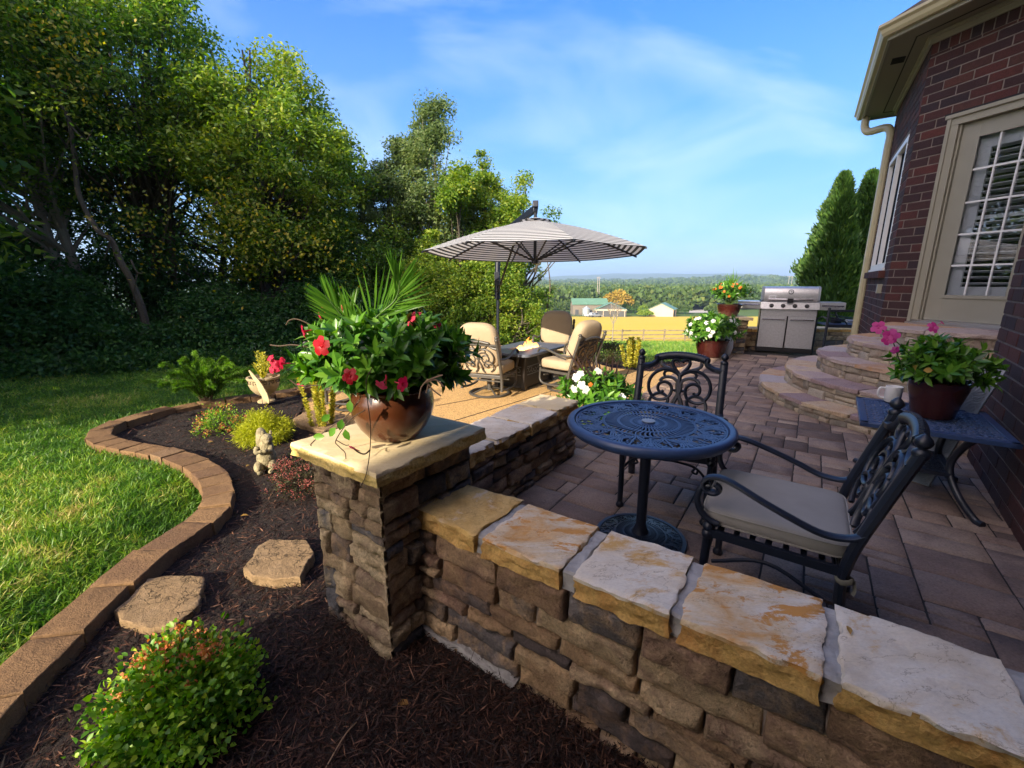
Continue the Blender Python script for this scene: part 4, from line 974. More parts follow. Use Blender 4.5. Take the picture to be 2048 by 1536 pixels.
# ---- openwork cast tops
def spiral(cx, cy, r0, r1, a0_, a1_, n=10): return [(cx + (r0 + (r1 - r0) * i / n) * math.cos(a0_ + (a1_ - a0_) * i / n), cy + (r0 + (r1 - r0) * i / n) * math.sin(a0_ + (a1_ - a0_) * i / n)) for i in range(n + 1)]
def round_lattice(mb, Rr, z, n=12, w_=.0058, flat=(1, .8)):
    def T(pts, ww=w_, closed=False): mb.tube([(x, y, z) for x, y in pts], ww, seg=4, flat=flat, closed=closed, upref=(0, 0, 1))
    def pol(r, a): return (r * math.cos(a), r * math.sin(a))
    for r in (.955, .60, .585, .40, .385, .235, .22): T([pol(Rr * r, 2 * PI * k / 72) for k in range(72)], closed=True)
    for k in range(44): a = 2 * PI * k / 44; T([pol(Rr * .24, a), pol(Rr * .31, a + .035), pol(Rr * .385, a)], w_ * .9)
    for k in range(30): a = 2 * PI * k / 30; T([pol(Rr * .11, a), pol(Rr * .165, a + .05), pol(Rr * .22, a)], w_ * .85)
    for k in range(56): a = 2 * PI * k / 56; T([pol(Rr * .40, a), pol(Rr * .49, a - .05), pol(Rr * .585, a)], w_ * .95)
    for rf, cnt, rad in ((.655, 30, .044), (.745, 36, .046), (.835, 42, .046), (.915, 50, .036)):
        for k in range(cnt):
            a = 2 * PI * k / cnt + rf * 3; c1 = pol(Rr * rf, a); s = 1 if k % 2 else -1
            T([(c1[0] + dx, c1[1] + dy) for dx, dy in spiral(0, 0, Rr * rad * 1.1, Rr * rad * .25, a + 1.6, a + 1.6 + s * 5.0, 9)], w_ * .78)
    for k in range(n):
        a = 2 * PI * k / n; da = 2 * PI / n
        for s in (-1, 1):
            for off in (.0, .08, .16):
                T([pol(Rr * (.61 + off * .3), a + s * (.02 + off * .4)), pol(Rr * .70, a + s * (.06 + off * .6)), pol(Rr * (.80 - off * .2), a + s * (.16 + off * .45)), pol(Rr * (.90 - off * .15), a + s * (.12 + off * .5)), pol(Rr * .95, a + s * (.04 + off * .9))], w_)
            c1 = pol(Rr * .855, a + s * .23); T([(c1[0] + dx, c1[1] + dy) for dx, dy in spiral(0, 0, Rr * .065, Rr * .018, a, a + s * 5.5, 14)], w_ * .9)
            c1 = pol(Rr * .70, a + s * .24); T([(c1[0] + dx, c1[1] + dy) for dx, dy in spiral(0, 0, Rr * .055, Rr * .018, a + 2, a + 2 - s * 5.0, 12)], w_ * .9)
        T([pol(Rr * .60, a), pol(Rr * .955, a)], w_); T([pol(Rr * .64, a + da / 2), pol(Rr * .93, a + da / 2)], w_)
TC = Vector((.75, 2.28, 0)); RT = .44
tb_ = root('bistro_table', TC, 0, 'round blue-black cast metal table with openwork scroll top on a single post', 'table')
mb = MB(); round_lattice(mb, RT - .03, .712); 
mb.lathe([(RT - .042, .706), (RT - .036, .722), (RT - .012, .724), (RT, .716), (RT + .004, .70), (RT - .004, .684), (RT - .018, .668), (RT - .03, .668), (RT - .042, .706)], (0, 0, 0), 96)
mb.lathe([(0, .722), (.030, .722), (.034, .716), (.058, .714), (.062, .70), (0, .70)], (0, 0, 0), 32); mb.build('tabletop', M['bluetop'], tb_, angle=50)
mb = MB(); mb.lathe([(.036, .722), (.036, .7255), (.012, .7265), (0, .7265)], (0, 0, 0), 32); mb.build('umbrella_hole_cover', M['greycast'], tb_)
mb = MB(); mb.lathe([(0, .70), (.05, .70), (.04, .67), (.03, .62), (.028, .1), (.04, .06), (.05, .04), (0, .04)], (0, 0, 0), 20)
for k in range(4):
    a = k * PI / 2 + .3; mb.tube(sp([(.03 * math.cos(a), .03 * math.sin(a), .58), (.10 * math.cos(a), .10 * math.sin(a), .60), (.20 * math.cos(a), .20 * math.sin(a), .66), (.30 * math.cos(a), .30 * math.sin(a), .70)], 4), .009, seg=6)
mb.build('post', M['black'], tb_, angle=50)
mb = MB(); bz = MB()
class _Dome: pass
tmp = MB(); round_lattice(tmp, .245, 0, n=8, w_=.0045)
tmp.v = [(x, y, z + .045 - .6 * (x * x + y * y)) for x, y, z in tmp.v]; tmp.lathe([(.235, .0), (.235, .018), (.255, .018), (.26, 0)], (0, 0, 0), 64); tmp.lathe([(0, .036), (.10, .036), (.236, .004)], (0, 0, 0), 40); tmp.build('base_plate', M['black'], tb_, angle=50)

# ---- rectangular cast side table by the brick wall
S1, S2, S3, S4 = G(1719, 800, .55), G(1735, 853, .55), G(2037, 878, .55), G(1965, 819, .55)
sa = R(90 - 37)                                                     # long side runs parallel to the brick wall
sl_ = 1.02; sw_ = .56
sc0 = Vector((2.88, 2.90, 0)); st = root('side_table', sc0, 0, 'low rectangular dark blue cast metal side table against the brick wall', 'table')
st.rotation_euler = (0, 0, R(54))
def rect_lattice(mb, lx, ly, z, pitch=.062, w_=.0045, up=(0, 0, 1), mapf=None):
    mapf = mapf or (lambda x, y: (x, y, z)); nx, ny = max(1, round(lx / pitch)), max(1, round(ly / pitch)); px_, py_ = lx / nx, ly / ny
    for i in range(nx):
        for j in range(ny):
            cx, cy = -lx / 2 + (i + .5) * px_, -ly / 2 + (j + .5) * py_; s = 1 if (i + j) % 2 else -1
            for q in (0, PI): mb.tube([mapf(cx + dx, cy + dy) for dx, dy in spiral(0, 0, px_ * .62, px_ * .13, q, q + s * 5.2, 10)], w_, seg=4, upref=up)
            mb.tube([mapf(cx - px_ / 2, cy - py_ / 2), mapf(cx, cy), mapf(cx + px_ / 2, cy + py_ / 2)], w_, seg=4, upref=up)
lx, ly = .82, .74
mb = MB(); rect_lattice(mb, lx - .07, ly - .07, .542)
fr_ = [(-lx / 2, -ly / 2), (lx / 2, -ly / 2), (lx / 2, ly / 2), (-lx / 2, ly / 2)]
for a, b_ in zip(fr_, fr_[1:] + fr_[:1]):
    d = Vector((b_[0] - a[0], b_[1] - a[1], 0)).normalized(); o = Vector((-d.y, d.x, 0)) * .022
    mb.bar((a[0] + o.x, a[1] + o.y, .538), (b_[0] + o.x, b_[1] + o.y, .538), .044, .03)
mb.build('tabletop', M['bluetop'], st, bevel=.006, angle=50)
for sx in (-1, 1):
    for sy in (-1, 1):
        l_ = MB(); l_.tube(sp([(sx * .30, sy * .20, .52), (sx * .24, sy * .17, .44), (sx * .20, sy * .14, .32), (sx * .22, sy * .15, .22), (sx * .30, sy * .20, .11), (sx * .36, sy * .27, .02), (sx * .40, sy * .30, .012)], 5), .021, seg=8, flat=(1, 1.1)); l_.build('leg', M['black'], st, angle=60)
sh_ = MB(); rect_lattice(sh_, .40, .26, .235, pitch=.05); 
for a, b_ in (((-.22, -.15), (.22, -.15)), ((.22, -.15), (.22, .15)), ((.22, .15), (-.22, .15)), ((-.22, .15), (-.22, -.15))): sh_.bar((a[0], a[1], .235), (b_[0], b_[1], .235), .03, .025)
sh_.build('shelf', M['black'], st, angle=50)
# leaning cast panel
pa = G(1912, 817, .62); top_ = [D(1950, 740, 3.15), D(1993, 762, 2.92)]
pn = root('cast_metal_panel', (3.25, 2.95, 0), 0, 'silvery grey cast metal panel with scroll relief leaning on the brick wall', 'panel')
hT = Vector((3.45, 3.12, .86)); u_ = Vector((.10, -.235, -.0)).normalized(); foot = Vector((3.02, 3.05, .0)); ax = (hT - foot).normalized(); nrm = ax.cross(u_).normalized(); nrm = -nrm if nrm.x > 0 else nrm
w2 = .115; L_ = (hT - foot).length; o0 = (hT + foot) / 2 - Vector((3.25, 2.95, 0))
mf = lambda x, y: o0 + u_ * x + ax * y + nrm * .006
mb = MB(); Mx = Matrix((u_, ax, nrm)).transposed(); mb.box(o0, (2 * w2, L_, .008), M=Mx); 
for s in (-1, 1): mb.box(o0 + u_ * s * (w2 - .006), (.014, L_, .020), M=Mx); mb.box(o0 + ax * s * (L_ / 2 - .006), (2 * w2, .014, .020), M=Mx)
mb.build('panel_plate', M['greycast'], pn, smooth=False)
mb = MB(); rect_lattice(mb, 2 * w2 - .03, L_ - .03, 0, pitch=.066, w_=.0045, up=nrm, mapf=mf); mb.build('scroll_relief', M['greycast'], pn, angle=60)

# ---- swivel rockers round the fire table
def rocker():
    t = root('patio_chair', (0, 0, 0)); W = .64; hw = W / 2; sh0 = .34
    mt_ = M['bronze']
    def bp(x, z): f = (z - sh0) / .5; return Vector((x, -.27 - .17 * f, z))
    P = lambda u, dz: bp(u * W, .80 + dz * W * .95)
    b = MB(); back_pattern(b, P, W, 1.05); b.tube([bp(-hw, .80), bp(hw, .80)], .016, seg=6); b.tube([bp(-hw, sh0), bp(hw, sh0)], .016, seg=6); b.build('backrest', mt_, t, angle=60)
    for s in (-1, 1):
        p_ = MB(); p_.tube(sp([(s * hw, -.27, .12), (s * hw, -.27, .3), bp(s * hw, .5), bp(s * hw, .88)], 4), .022, seg=8); p_.lathe([(0, .055), (.022, .045), (.028, .03), (.02, .012), (.03, 0), (.024, -.02)], bp(s * hw, .88), 10)
        p_.tube(sp([(s * hw, -.27, .14), (s * hw, 0, .11), (s * hw, .26, .14), (s * hw, .27, .36)], 5), .018, seg=8); p_.build('side_frame', mt_, t, angle=60)
        a_ = MB(); a_.tube(sp([bp(s * hw, .60), (s * (hw + .03), -.2, .585), (s * (hw + .035), -.05, .61), (s * (hw + .02), .14, .655), (s * (hw + .02), .25, .66), (s * (hw + .02), .30, .62), (s * (hw + .02), .315, .55), (s * (hw + .01), .30, .46), (s * hw, .27, .38)], 6), .018, seg=8, flat=(1.3, .85)); a_.build('arm', mt_, t, angle=60)
    sb_ = MB()
    for a, c in (((-hw, -.27), (hw, -.27)), ((-hw, .27), (hw, .27)), ((-hw, -.27), (-hw, .27)), ((hw, -.27), (hw, .27))): sb_.bar((a[0], a[1], sh0 - .02), (c[0], c[1], sh0 - .02), .03, .035)
    for y in (-.2, 0, .2): sb_.bar((-hw, y, .25), (hw, y, .25), .02, .02)
    sb_.bar((0, -.2, .25), (0, .2, .25), .12, .03); sb_.tube([(0, 0, .06), (0, 0, .28)], .035, seg=12); 
    sb_.tube([(.29 * math.cos(k * PI / 18), .29 * math.sin(k * PI / 18), .022) for k in range(36)], .020, seg=8, closed=True, flat=(1.2, .8))
    for k in range(4): a = k * PI / 2 + PI / 4; sb_.tube([(.28 * math.cos(a), .28 * math.sin(a), .022), (.12 * math.cos(a), .12 * math.sin(a), .08), (0, 0, .10)], .014, seg=6)
    sb_.build('swivel_base', mt_, t, angle=50)
    c = MB(); c.superq((0, .02, sh0 + .085), (.31, .30, .082), .40, .25, 44, 14); c.build('seat_cushion', M['cushtan'], t, angle=180)
    c = MB(); Mx = Matrix.Rotation(R(-72), 3, 'X') @ Matrix.Identity(3); c.superq((0, -.30, .76), (.305, .35, .105), .55, .58, 44, 14, M=Mx); c.build('back_cushion', M['cushtan'], t, angle=180)
    return t
rk = rocker()
FT = Vector((.22, 7.1, -.18))                     # fire table centre
spots = [(Vector((-.34, 6.38, -.18)), -22, 'tan cushioned swivel chair seen from behind, left of the fire table'), (Vector((.86, 6.68, -.18)), 46, 'tan cushioned swivel chair at the right side of the fire table'), (Vector((.80, 8.30, -.18)), 165, 'tan cushioned swivel chair at the far side of the fire table, facing the viewer'), (Vector((-2.15, 5.72, -.18)), -82, 'tan cushioned swivel chair partly hidden behind the big potted vine')]
for i, (p, a, lb) in enumerate(spots):
    o = rk if i == 0 else copy_tree(rk); o.location = p; o.rotation_euler = (0, 0, R(a)); tag(o, lb, 'chair', 'swivel chairs around the fire table')

# ---- fire table
ft_ = root('fire_table', FT, R(58), 'rectangular fire pit table with a grey blue top and flames in the middle', 'fire pit')
lx, ly, zt = 1.36, .88, .60
mb = MB()
def rrect(lx, ly, r, n=5):
    P_ = []
    for cx, cy, a in ((lx / 2 - r, ly / 2 - r, 0), (-lx / 2 + r, ly / 2 - r, 90), (-lx / 2 + r, -ly / 2 + r, 180), (lx / 2 - r, -ly / 2 + r, 270)):
        for k in range(n + 1): P_.append((cx + r * math.cos(R(a + 90 * k / n)), cy + r * math.sin(R(a + 90 * k / n))))
    return P_
oo = rrect(lx, ly, .10); ii = rrect(.66, .30, .02); n_ = len(oo)
vs = [(x, y, zt) for x, y in oo] + [(x, y, zt) for x, y in ii] + [(x, y, zt - .045) for x, y in oo] + [(x, y, zt - .07) for x, y in ii]
fs = []
for i in range(n_):
    j = (i + 1) % n_; fs += [(i, j, n_ + j, n_ + i), (i, 2 * n_ + i, 2 * n_ + j, j), (n_ + i, n_ + j, 3 * n_ + j, 3 * n_ + i)]
fs.append(tuple(2 * n_ + i for i in range(n_))[::-1])
mb.add(vs, fs); mb.build('tabletop', M['fptop'], ft_, bevel=.008, angle=40)
mb = MB(); mb.box((0, 0, zt - .06), (.655, .295, .01)); mb.build('burner_tray', M['dark'], ft_, smooth=False)
mb = MB(); rs = random.Random(2)
for i in range(260): mb.superq((rs.uniform(-.30, .30), rs.uniform(-.12, .12), zt - .05 + rs.uniform(0, .02)), (rs.uniform(.008, .016),) * 3, 1, 1, 6, 4)
mb.build('fire_glass', M['greycast'], ft_)
bx_, by_ = .92, .50
mb = MB()
for sx in (-1, 1):
    for sy in (-1, 1): mb.box((sx * bx_ / 2, sy * by_ / 2, (zt - .05) / 2), (.07, .07, zt - .05))
mb.box((0, 0, zt - .08), (bx_, by_, .06)); mb.box((0, 0, .05), (bx_, by_, .05)); mb.build('base_frame', M['fpbronze'], ft_, bevel=.004, smooth=False)
mb = MB()
for s in (-1, 1): mb.box((0, s * (by_ / 2 - .005), .28), (bx_ - .07, .012, .42)); mb.box((s * (bx_ / 2 - .005), 0, .28), (.012, by_ - .07, .42))
mb.build('side_panel', M['fpbronze'], ft_, smooth=False)
mb = MB()
for s in (-1, 1):
    for zz in (.23, .36): mb.bar((-bx_ / 2 + .03, s * (by_ / 2 + .004), zz), (bx_ / 2 - .03, s * (by_ / 2 + .004), zz), .008, .012); mb.bar((s * (bx_ / 2 + .004), -by_ / 2 + .03, zz), (s * (bx_ / 2 + .004), by_ / 2 - .03, zz), .008, .012)
    for k in range(9): x = -bx_ / 2 + .08 + k * .088; mb.tube([(x + dx, s * (by_ / 2 + .006), .295 + dz) for dx, dz in spiral(0, 0, .055, .012, k, k + 5.5, 12)], .006, seg=5)
    for k in range(5): y = -by_ / 2 + .10 + k * .09; mb.tube([(s * (bx_ / 2 + .006), y + dx, .295 + dz) for dx, dz in spiral(0, 0, .055, .012, k, k + 5.5, 12)], .006, seg=5)
mb.build('scroll_band', M['greycast'], ft_, angle=60)
fm_, t_, b_ = newmat('flame'); t_.nodes.remove(b_); em = t_.nodes.new('ShaderNodeEmission'); zc = t_.nodes.new('ShaderNodeSeparateXYZ'); t_.links.new(texco(t_), zc.inputs[0])
mr_ = t_.nodes.new('ShaderNodeMapRange'); mr_.inputs['From Min'].default_value = zt - .05; mr_.inputs['From Max'].default_value = zt + .16; t_.links.new(zc.outputs['Z'], mr_.inputs['Value'])
cr_ = ramp(t_, [(1, .62, .22), (1, .33, .06), (.9, .16, .03)], mr_.outputs[0]); t_.links.new(cr_.outputs[0], em.inputs['Color']); em.inputs['Strength'].default_value = 1.6
tr_ = t_.nodes.new('ShaderNodeBsdfTransparent'); ms_ = t_.nodes.new('ShaderNodeMixShader'); fk = noise_(t_, texco(t_), 30, 4); t_.links.new(nodemath(t_, 'ADD', nodemath(t_, 'MULTIPLY', fk, .9), .12, clamp=True), ms_.inputs[0])
t_.links.new(tr_.outputs[0], ms_.inputs[1]); t_.links.new(em.outputs[0], ms_.inputs[2]); t_.links.new(ms_.outputs[0], t_.nodes['Material Output'].inputs['Surface'])
rs = random.Random(8); mb = MB()
for i in range(34):
    x = rs.uniform(-.28, .28); y = rs.uniform(-.07, .07); h = rs.uniform(.05, .10) + .13 * math.exp(-((x - .12) / .09) ** 2) * rs.random(); w_ = rs.uniform(.012, .026); pts = [(x + rs.uniform(-.015, .015) * k, y + rs.uniform(-.01, .01) * k, zt - .04 + h * k / 4) for k in range(5)]
    mb.tube(pts, [w_, w_ * 1.25, w_ * .9, w_ * .5, .001], seg=7)
mb.build('flames', fm_, ft_)

# ---- cantilever parasol
def stripes():
    m, t, b = newmat('striped_canopy'); v = t.nodes.new('ShaderNodeAttribute'); v.attribute_name = 'rnd'
    r_ = ramp(t, [((.62, .65, .68), 0), ((.62, .65, .68), .5), ((.035, .04, .045), .52), ((.035, .04, .045), 1)], v.outputs['Fac'], 'CONSTANT')
    t.links.new(r_.outputs[0], b.inputs['Base Color']); b.inputs['Roughness'].default_value = .9; bump(t, b, noise_(t, texco(t), 200, 3), .2, .002)
    tr = t.nodes.new('ShaderNodeBsdfTranslucent'); ms = t.nodes.new('ShaderNodeMixShader'); ms.inputs[0].default_value = .3; t.links.new(r_.outputs[0], tr.inputs[0])
    t.links.new(b.outputs[0], ms.inputs[1]); t.links.new(tr.outputs[0], ms.inputs[2]); t.links.new(ms.outputs[0], t.nodes['Material Output'].inputs['Surface']); return m
M['stripe'] = stripes()
UB = Vector((-.30, 9.0, -.22)); UC = Vector((.36, 7.1, 0)) 
um = root('cantilever_umbrella', UB, 0, 'large black and white striped cantilever parasol over the fire table', 'parasol')
zr, za, Ru, NS = 1.93, 2.40, 1.74, 8; O_ = UC - UB; O_.z = -UB.z
TILT = .035
tips = [Vector((O_.x + Ru * math.cos(2 * PI * (k + .28) / NS), O_.y + Ru * math.sin(2 * PI * (k + .28) / NS), O_.z + zr - .03 - TILT * 1.7 * math.sin(2 * PI * (k + .28) / NS))) for k in range(NS)]; apex = Vector((O_.x, O_.y, O_.z + za))
mb = MB(); NB = 44
def rowpt(k, f):     # along rib k, f 0 apex -> 1 tip with a slight belly
    p = apex.lerp(tips[k], f); p.z += .045 * math.sin(PI * f); return p
for k in range(NS):
    k2 = (k + 1) % NS
    for i in range(NB):
        f0, f1 = i / NB, (i + 1) / NB; nn = 4; c = i % 2
        if i < 4: continue
        for m_ in range(nn):
            def pt(f, g):
                p = rowpt(k, f).lerp(rowpt(k2, f), g); p.z -= .012 * math.sin(PI * g) * f; return p
            mb.add([pt(f0, m_ / nn), pt(f1, m_ / nn), pt(f1, (m_ + 1) / nn), pt(f0, (m_ + 1) / nn)], [(0, 1, 2, 3)], float(c))
mb.build('canopy', M['stripe'], um, smooth=False)
mb = MB()                                                         # vented top cap and its frill
for k in range(NS):
    k2 = (k + 1) % NS
    for i in range(6):
        f0, f1 = .0 + i * .025, .025 + i * .025; q = [rowpt(k, f0), rowpt(k, f1), rowpt(k2, f1), rowpt(k2, f0)]
        mb.add([p + Vector((0, 0, .035)) for p in q], [(0, 1, 2, 3)], float(i % 2))
mb.build('vent_cap', M['stripe'], um, smooth=False)
mb = MB()
for k in range(NS):
    a = rowpt(k, .02); pts = [rowpt(k, f) + Vector((0, 0, -.02)) for f in (.03, .3, .6, .9, 1.0)]; rb = MB(); rb.tube(pts, .014, seg=6); rb.build('rib', M['black'], um)
    hub = apex + Vector((0, 0, -.62)); rb = MB(); rb.tube([hub, rowpt(k, .52) + Vector((0, 0, -.03))], .013, seg=6); rb.build('strut', M['black'], um)
mb.tube([apex + Vector((0, 0, .10)), apex + Vector((0, 0, -.64))], .025, seg=10); mb.lathe([(0, .03), (.05, .02), (.055, -.03), (0, -.05)], apex + Vector((0, 0, -.62)), 12)
mb.build('hub', M['black'], um)
mb = MB(); topP = Vector((.02, 0.05, 2.55)); mb.tube([Vector((0, 0, .05)), topP], .042, seg=8, flat=(1.0, .75)); mb.tube([Vector((0, 0, 1.35)), Vector((.016, .04, 2.15))], .058, seg=8); mb.build('pole', M['black'], um, angle=50)
mb = MB(); mb.box((0, -.03, 1.75), (.10, .12, .26)); mb.tube([(0, -.10, 1.72), (.10, -.12, 1.70), (.10, -.12, 1.60)], .012, seg=6); mb.build('crank_box', M['black'], um, bevel=.01)
mb = MB(); mb.bar(topP, apex + Vector((0, .0, .16)), .07, .10); mb.tube([Vector((0, 0, 1.45)), (topP * .35 + apex * .65) + Vector((0, 0, .02))], .022, seg=6); q = apex + Vector((0, 0, .09)); mb.bar(q + Vector((0, .25, .06)), q + Vector((.0, -.03, .14)), .085, .10); mb.build('arm', M['black'], um, bevel=.01)
mb = MB(); mb.box((0, 0, .03), (.95, .95, .07)); mb.build('base_plate', M['black'], um, bevel=.01)
# ================================================================ grill and things by the rear wall
M['steel'] = metal('brushed_stainless_steel', (.60, .61, .62), .32, .15); M['steel'].node_tree.nodes['Principled BSDF'].inputs['Metallic'].default_value = .7
M['steeldoor'] = metal('stainless_doors', (.50, .51, .53), .40, .3); M['steeldoor'].node_tree.nodes['Principled BSDF'].inputs['Metallic'].default_value = .65
M['plasticblack'] = solid('black_plastic', (.012, .012, .014), .4)
M['chrome'] = metal('chrome', (.7, .7, .72), .15, .05); M['chrome'].node_tree.nodes['Principled BSDF'].inputs['Metallic'].default_value = 1
gc = G(1568, 707, 0); K_ = 1.18
gr = root('gas_grill', (gc.x + .12, gc.y + .30, 0), R(-27), 'stainless steel gas grill with four knobs, closed lid and two side shelves', 'grill')
pass
def gbox(mb, x0, x1, y0, y1, z0, z1): mb.box(((x0 + x1) / 2 * K_, (y0 + y1) / 2 * K_, (z0 + z1) / 2 * K_), ((x1 - x0) * K_, (y1 - y0) * K_, (z1 - z0) * K_))
mb = MB(); gbox(mb, -.43, .43, -.28, .28, .02, .085); gbox(mb, -.43, .43, -.25, .28, .086, .80); mb.build('cabinet', M['plasticblack'], gr, smooth=False, bevel=.006)
for s in (-1, 1):
    mb = MB(); x0, x1 = (-.415, -.012) if s < 0 else (.012, .415); gbox(mb, x0, x1, -.285, -.255, .10, .655); dr_ = mb.build('cabinet_door', M['steeldoor'], gr, smooth=False, bevel=.004)
    mb = MB(); mb.tube([Vector((x0 + .03, -.315, .60)) * K_, Vector((x1 - .03, -.315, .60)) * K_], .012, seg=8); mb.tube([Vector((x0 + .05, -.315, .60)) * K_, Vector((x0 + .05, -.28, .60)) * K_], .010, seg=6); mb.tube([Vector((x1 - .05, -.315, .60)) * K_, Vector((x1 - .05, -.28, .60)) * K_], .010, seg=6); mb.build('handle', M['chrome'], dr_)
mb = MB(); gbox(mb, -.415, .415, -.285, -.255, .658, .79); mb.build('upper_panel', M['steeldoor'], gr, smooth=False, bevel=.003)
mb = MB(); V_ = [(-.44, -.34, .78), (.44, -.34, .78), (.44, -.25, .78), (-.44, -.25, .78), (-.44, -.30, .90), (.44, -.30, .90), (.44, -.25, .90), (-.44, -.25, .90)]
mb.add([Vector(v) * K_ for v in V_], [(3, 2, 1, 0), (4, 5, 6, 7), (0, 1, 5, 4), (1, 2, 6, 5), (2, 3, 7, 6), (3, 0, 4, 7)]); mb.build('control_panel', M['steel'], gr, smooth=False, bevel=.005)
for i in range(4):
    x = -.27 + i * .175; c = Vector((x, -.325, .838)) * K_; mb = MB(); q = Matrix.Rotation(R(70), 3, 'X'); pr = MB(); pr.lathe([(0, .035), (.020, .035), (.025, .028), (.027, .004), (.038, .004), (.038, 0)], (0, 0, 0), 18)
    mb.add([q @ Vector(v) + c for v in pr.v], pr.f); kn = mb.build('knob', M['plasticblack'], gr, angle=40)
    mb = MB(); pr = MB(); pr.lathe([(.036, .002), (.042, .006), (.042, 0)], (0, 0, 0), 18); mb.add([q @ Vector(v) + c for v in pr.v], pr.f); mb.build('knob_ring', M['chrome'], kn)
# lid: rounded hood
mb = MB(); pf = [(-.28, .91), (-.295, .94), (-.285, 1.04), (-.262, 1.12), (-.22, 1.155), (-.08, 1.165), (.05, 1.165), (.16, 1.14), (.24, 1.05), (.27, .93)]
n = len(pf); vs = [Vector((x, y, z)) * K_ for x in (-.395, .395) for y, z in pf]; mb.add(vs, [(i, i + 1, n + i + 1, n + i) for i in range(n - 1)] + [(n - 1, 0, n, 2 * n - 1)]); lid = mb.build('lid', M['steel'], gr, angle=60)
for s in (-1, 1):
    mb = MB(); vs = [Vector((s * .396, y, z)) * K_ for y, z in pf] + [Vector((s * .43, y * 1.0, z * 1.0 + (.004 if z > .95 else 0))) * K_ for y, z in pf]; mb.add(vs, [(i, i + 1, n + i + 1, n + i) for i in range(n - 1)] + [tuple(range(n)), tuple(n + i for i in range(n))[::-1], (n - 1, 0, n, 2 * n - 1)]); mb.build('lid_end_cap', M['greycast'], lid, smooth=False)
mb = MB(); mb.tube([Vector((-.33, -.335, .945)) * K_, Vector((.33, -.335, .945)) * K_], .015, seg=10); 
for s in (-.31, .31): mb.tube([Vector((s, -.335, .945)) * K_, Vector((s, -.27, .93)) * K_], .012, seg=6)
mb.build('lid_handle', M['chrome'], lid)
mb = MB(); gbox(mb, -.045, .045, -.36, -.30, .895, .965); mb.build('lamp_box', M['plasticblack'], lid, smooth=False, bevel=.006)
q = Matrix.Rotation(R(82), 3, 'X'); c = Vector((0, -.283, 1.075)) * K_
pr = MB(); pr.lathe([(0, .016), (.040, .016), (.047, .010), (.047, 0)], (0, 0, 0), 24); mb = MB(); mb.add([q @ Vector(v) + c for v in pr.v], pr.f); tg = mb.build('thermometer', M['plasticblack'], lid, angle=40)
pr = MB(); pr.lathe([(0, .019), (.034, .019), (.036, .016)], (0, 0, 0), 24); mb = MB(); mb.add([q @ Vector(v) + c for v in pr.v], pr.f); mb.build('dial', M['white'], tg)
pr = MB(); pr.bar((0, -.02, .0205), (0, .022, .0205), .004, .002); pr.bar((-.012, 0, .0205), (.015, 0, .0205), .003, .002); mb = MB(); mb.add([q @ Vector(v) + c for v in pr.v], pr.f); mb.build('needle', M['plasticblack'], tg, smooth=False)
# lettered maker's plate, lower left of the lid: a light oval plate with small dark capitals
def text3d(body, size, mat, parent, loc, rot, ext=.0015):
    cu = bpy.data.curves.new('lettering', 'FONT'); cu.body = body; cu.size = size; cu.extrude = ext; cu.align_x = 'CENTER'; cu.align_y = 'CENTER'; cu.resolution_u = 3
    o = bpy.data.objects.new('lettering_curve', cu); COL.objects.link(o); dg = bpy.context.evaluated_depsgraph_get(); me = bpy.data.meshes.new_from_object(o.evaluated_get(dg)); bpy.data.objects.remove(o)
    o = link('lettering', me, mat, parent); o.location = loc; o.rotation_euler = rot; return o
mb = MB(); c = Vector((-.27, -.296, .992)) * K_; mb.box(c, (.135, .008, .052), M=Matrix.Rotation(R(-6), 3, 'X')); pl = mb.build('maker_plate', M['white'], lid, bevel=.018, smooth=False, seg=4)
text3d('weber', .036, M['plasticblack'], pl, c + Vector((0, -.006, 0)), (R(84), 0, 0))
for s in (-1, 1):
    sh2 = MB(); gbox(sh2, *( (-.80, -.445) if s < 0 else (.445, .80)), -.27, .22, .875, .905); gbox(sh2, *((-.80, -.445) if s < 0 else (.445, .80)), -.285, -.262, .775, .905); o = sh2.build('side_shelf', M['steel'], gr, smooth=False, bevel=.006)
    rl_ = MB(); x0, x1 = ((-.77, -.46) if s < 0 else (.46, .77)); rl_.tube([Vector((x0, -.315, .85)) * K_, Vector((x1, -.315, .85)) * K_], .012, seg=8); 
    for k in range(3): xx = (x0 + .015 + k * .05) if s < 0 else (x1 - .015 - k * .05); rl_.tube([Vector((xx, -.315, .85)) * K_, Vector((xx, -.28, .84)) * K_, Vector((xx, -.315, .83)) * K_], .006, seg=5)
    rl_.build('towel_rail', M['chrome'], o)
mb = MB(); gbox(mb, -.44, .44, -.25, .25, .89, .905); mb.build('firebox_rim', M['bluetop'], gr, smooth=False)

# black metal bench with things on it
bc = G(1680, 716, 0); bn = root('metal_bench', (6.62, 8.55, 0), R(-14), 'black metal garden bench beside the grill, seen over the stone steps', 'bench')
mb = MB(); bw2, bh_ = .50, .86; kz = 1.0
for s in (-1, 1):
    mb = MB(); mb.tube([(s * bw2, -.25, 0), (s * bw2, -.25, .95)], .024, seg=8); mb.lathe([(0, .045), (.025, .03), (.025, 0)], (s * bw2, -.25, .95), 10); mb.tube([(s * bw2, .25, 0), (s * bw2, .25, .72)], .022, seg=8)
    mb.tube(sp([(s * bw2, .25, .72), (s * (bw2), 0, .80), (s * bw2, -.25, .76)], 4), .016, seg=6); mb.build('side_frame', M['black'], bn, angle=60)
mb = MB(); mb.box((0, 0, .66), (2 * bw2, .48, .03)); mb.build('seat', M['bluetop'], bn, smooth=False, bevel=.006)
mb = MB(); mb.bar((-bw2, -.25, .93), (bw2, -.25, .93), .03, .04); mb.bar((-bw2, -.25, .64), (bw2, -.25, .64), .03, .06)
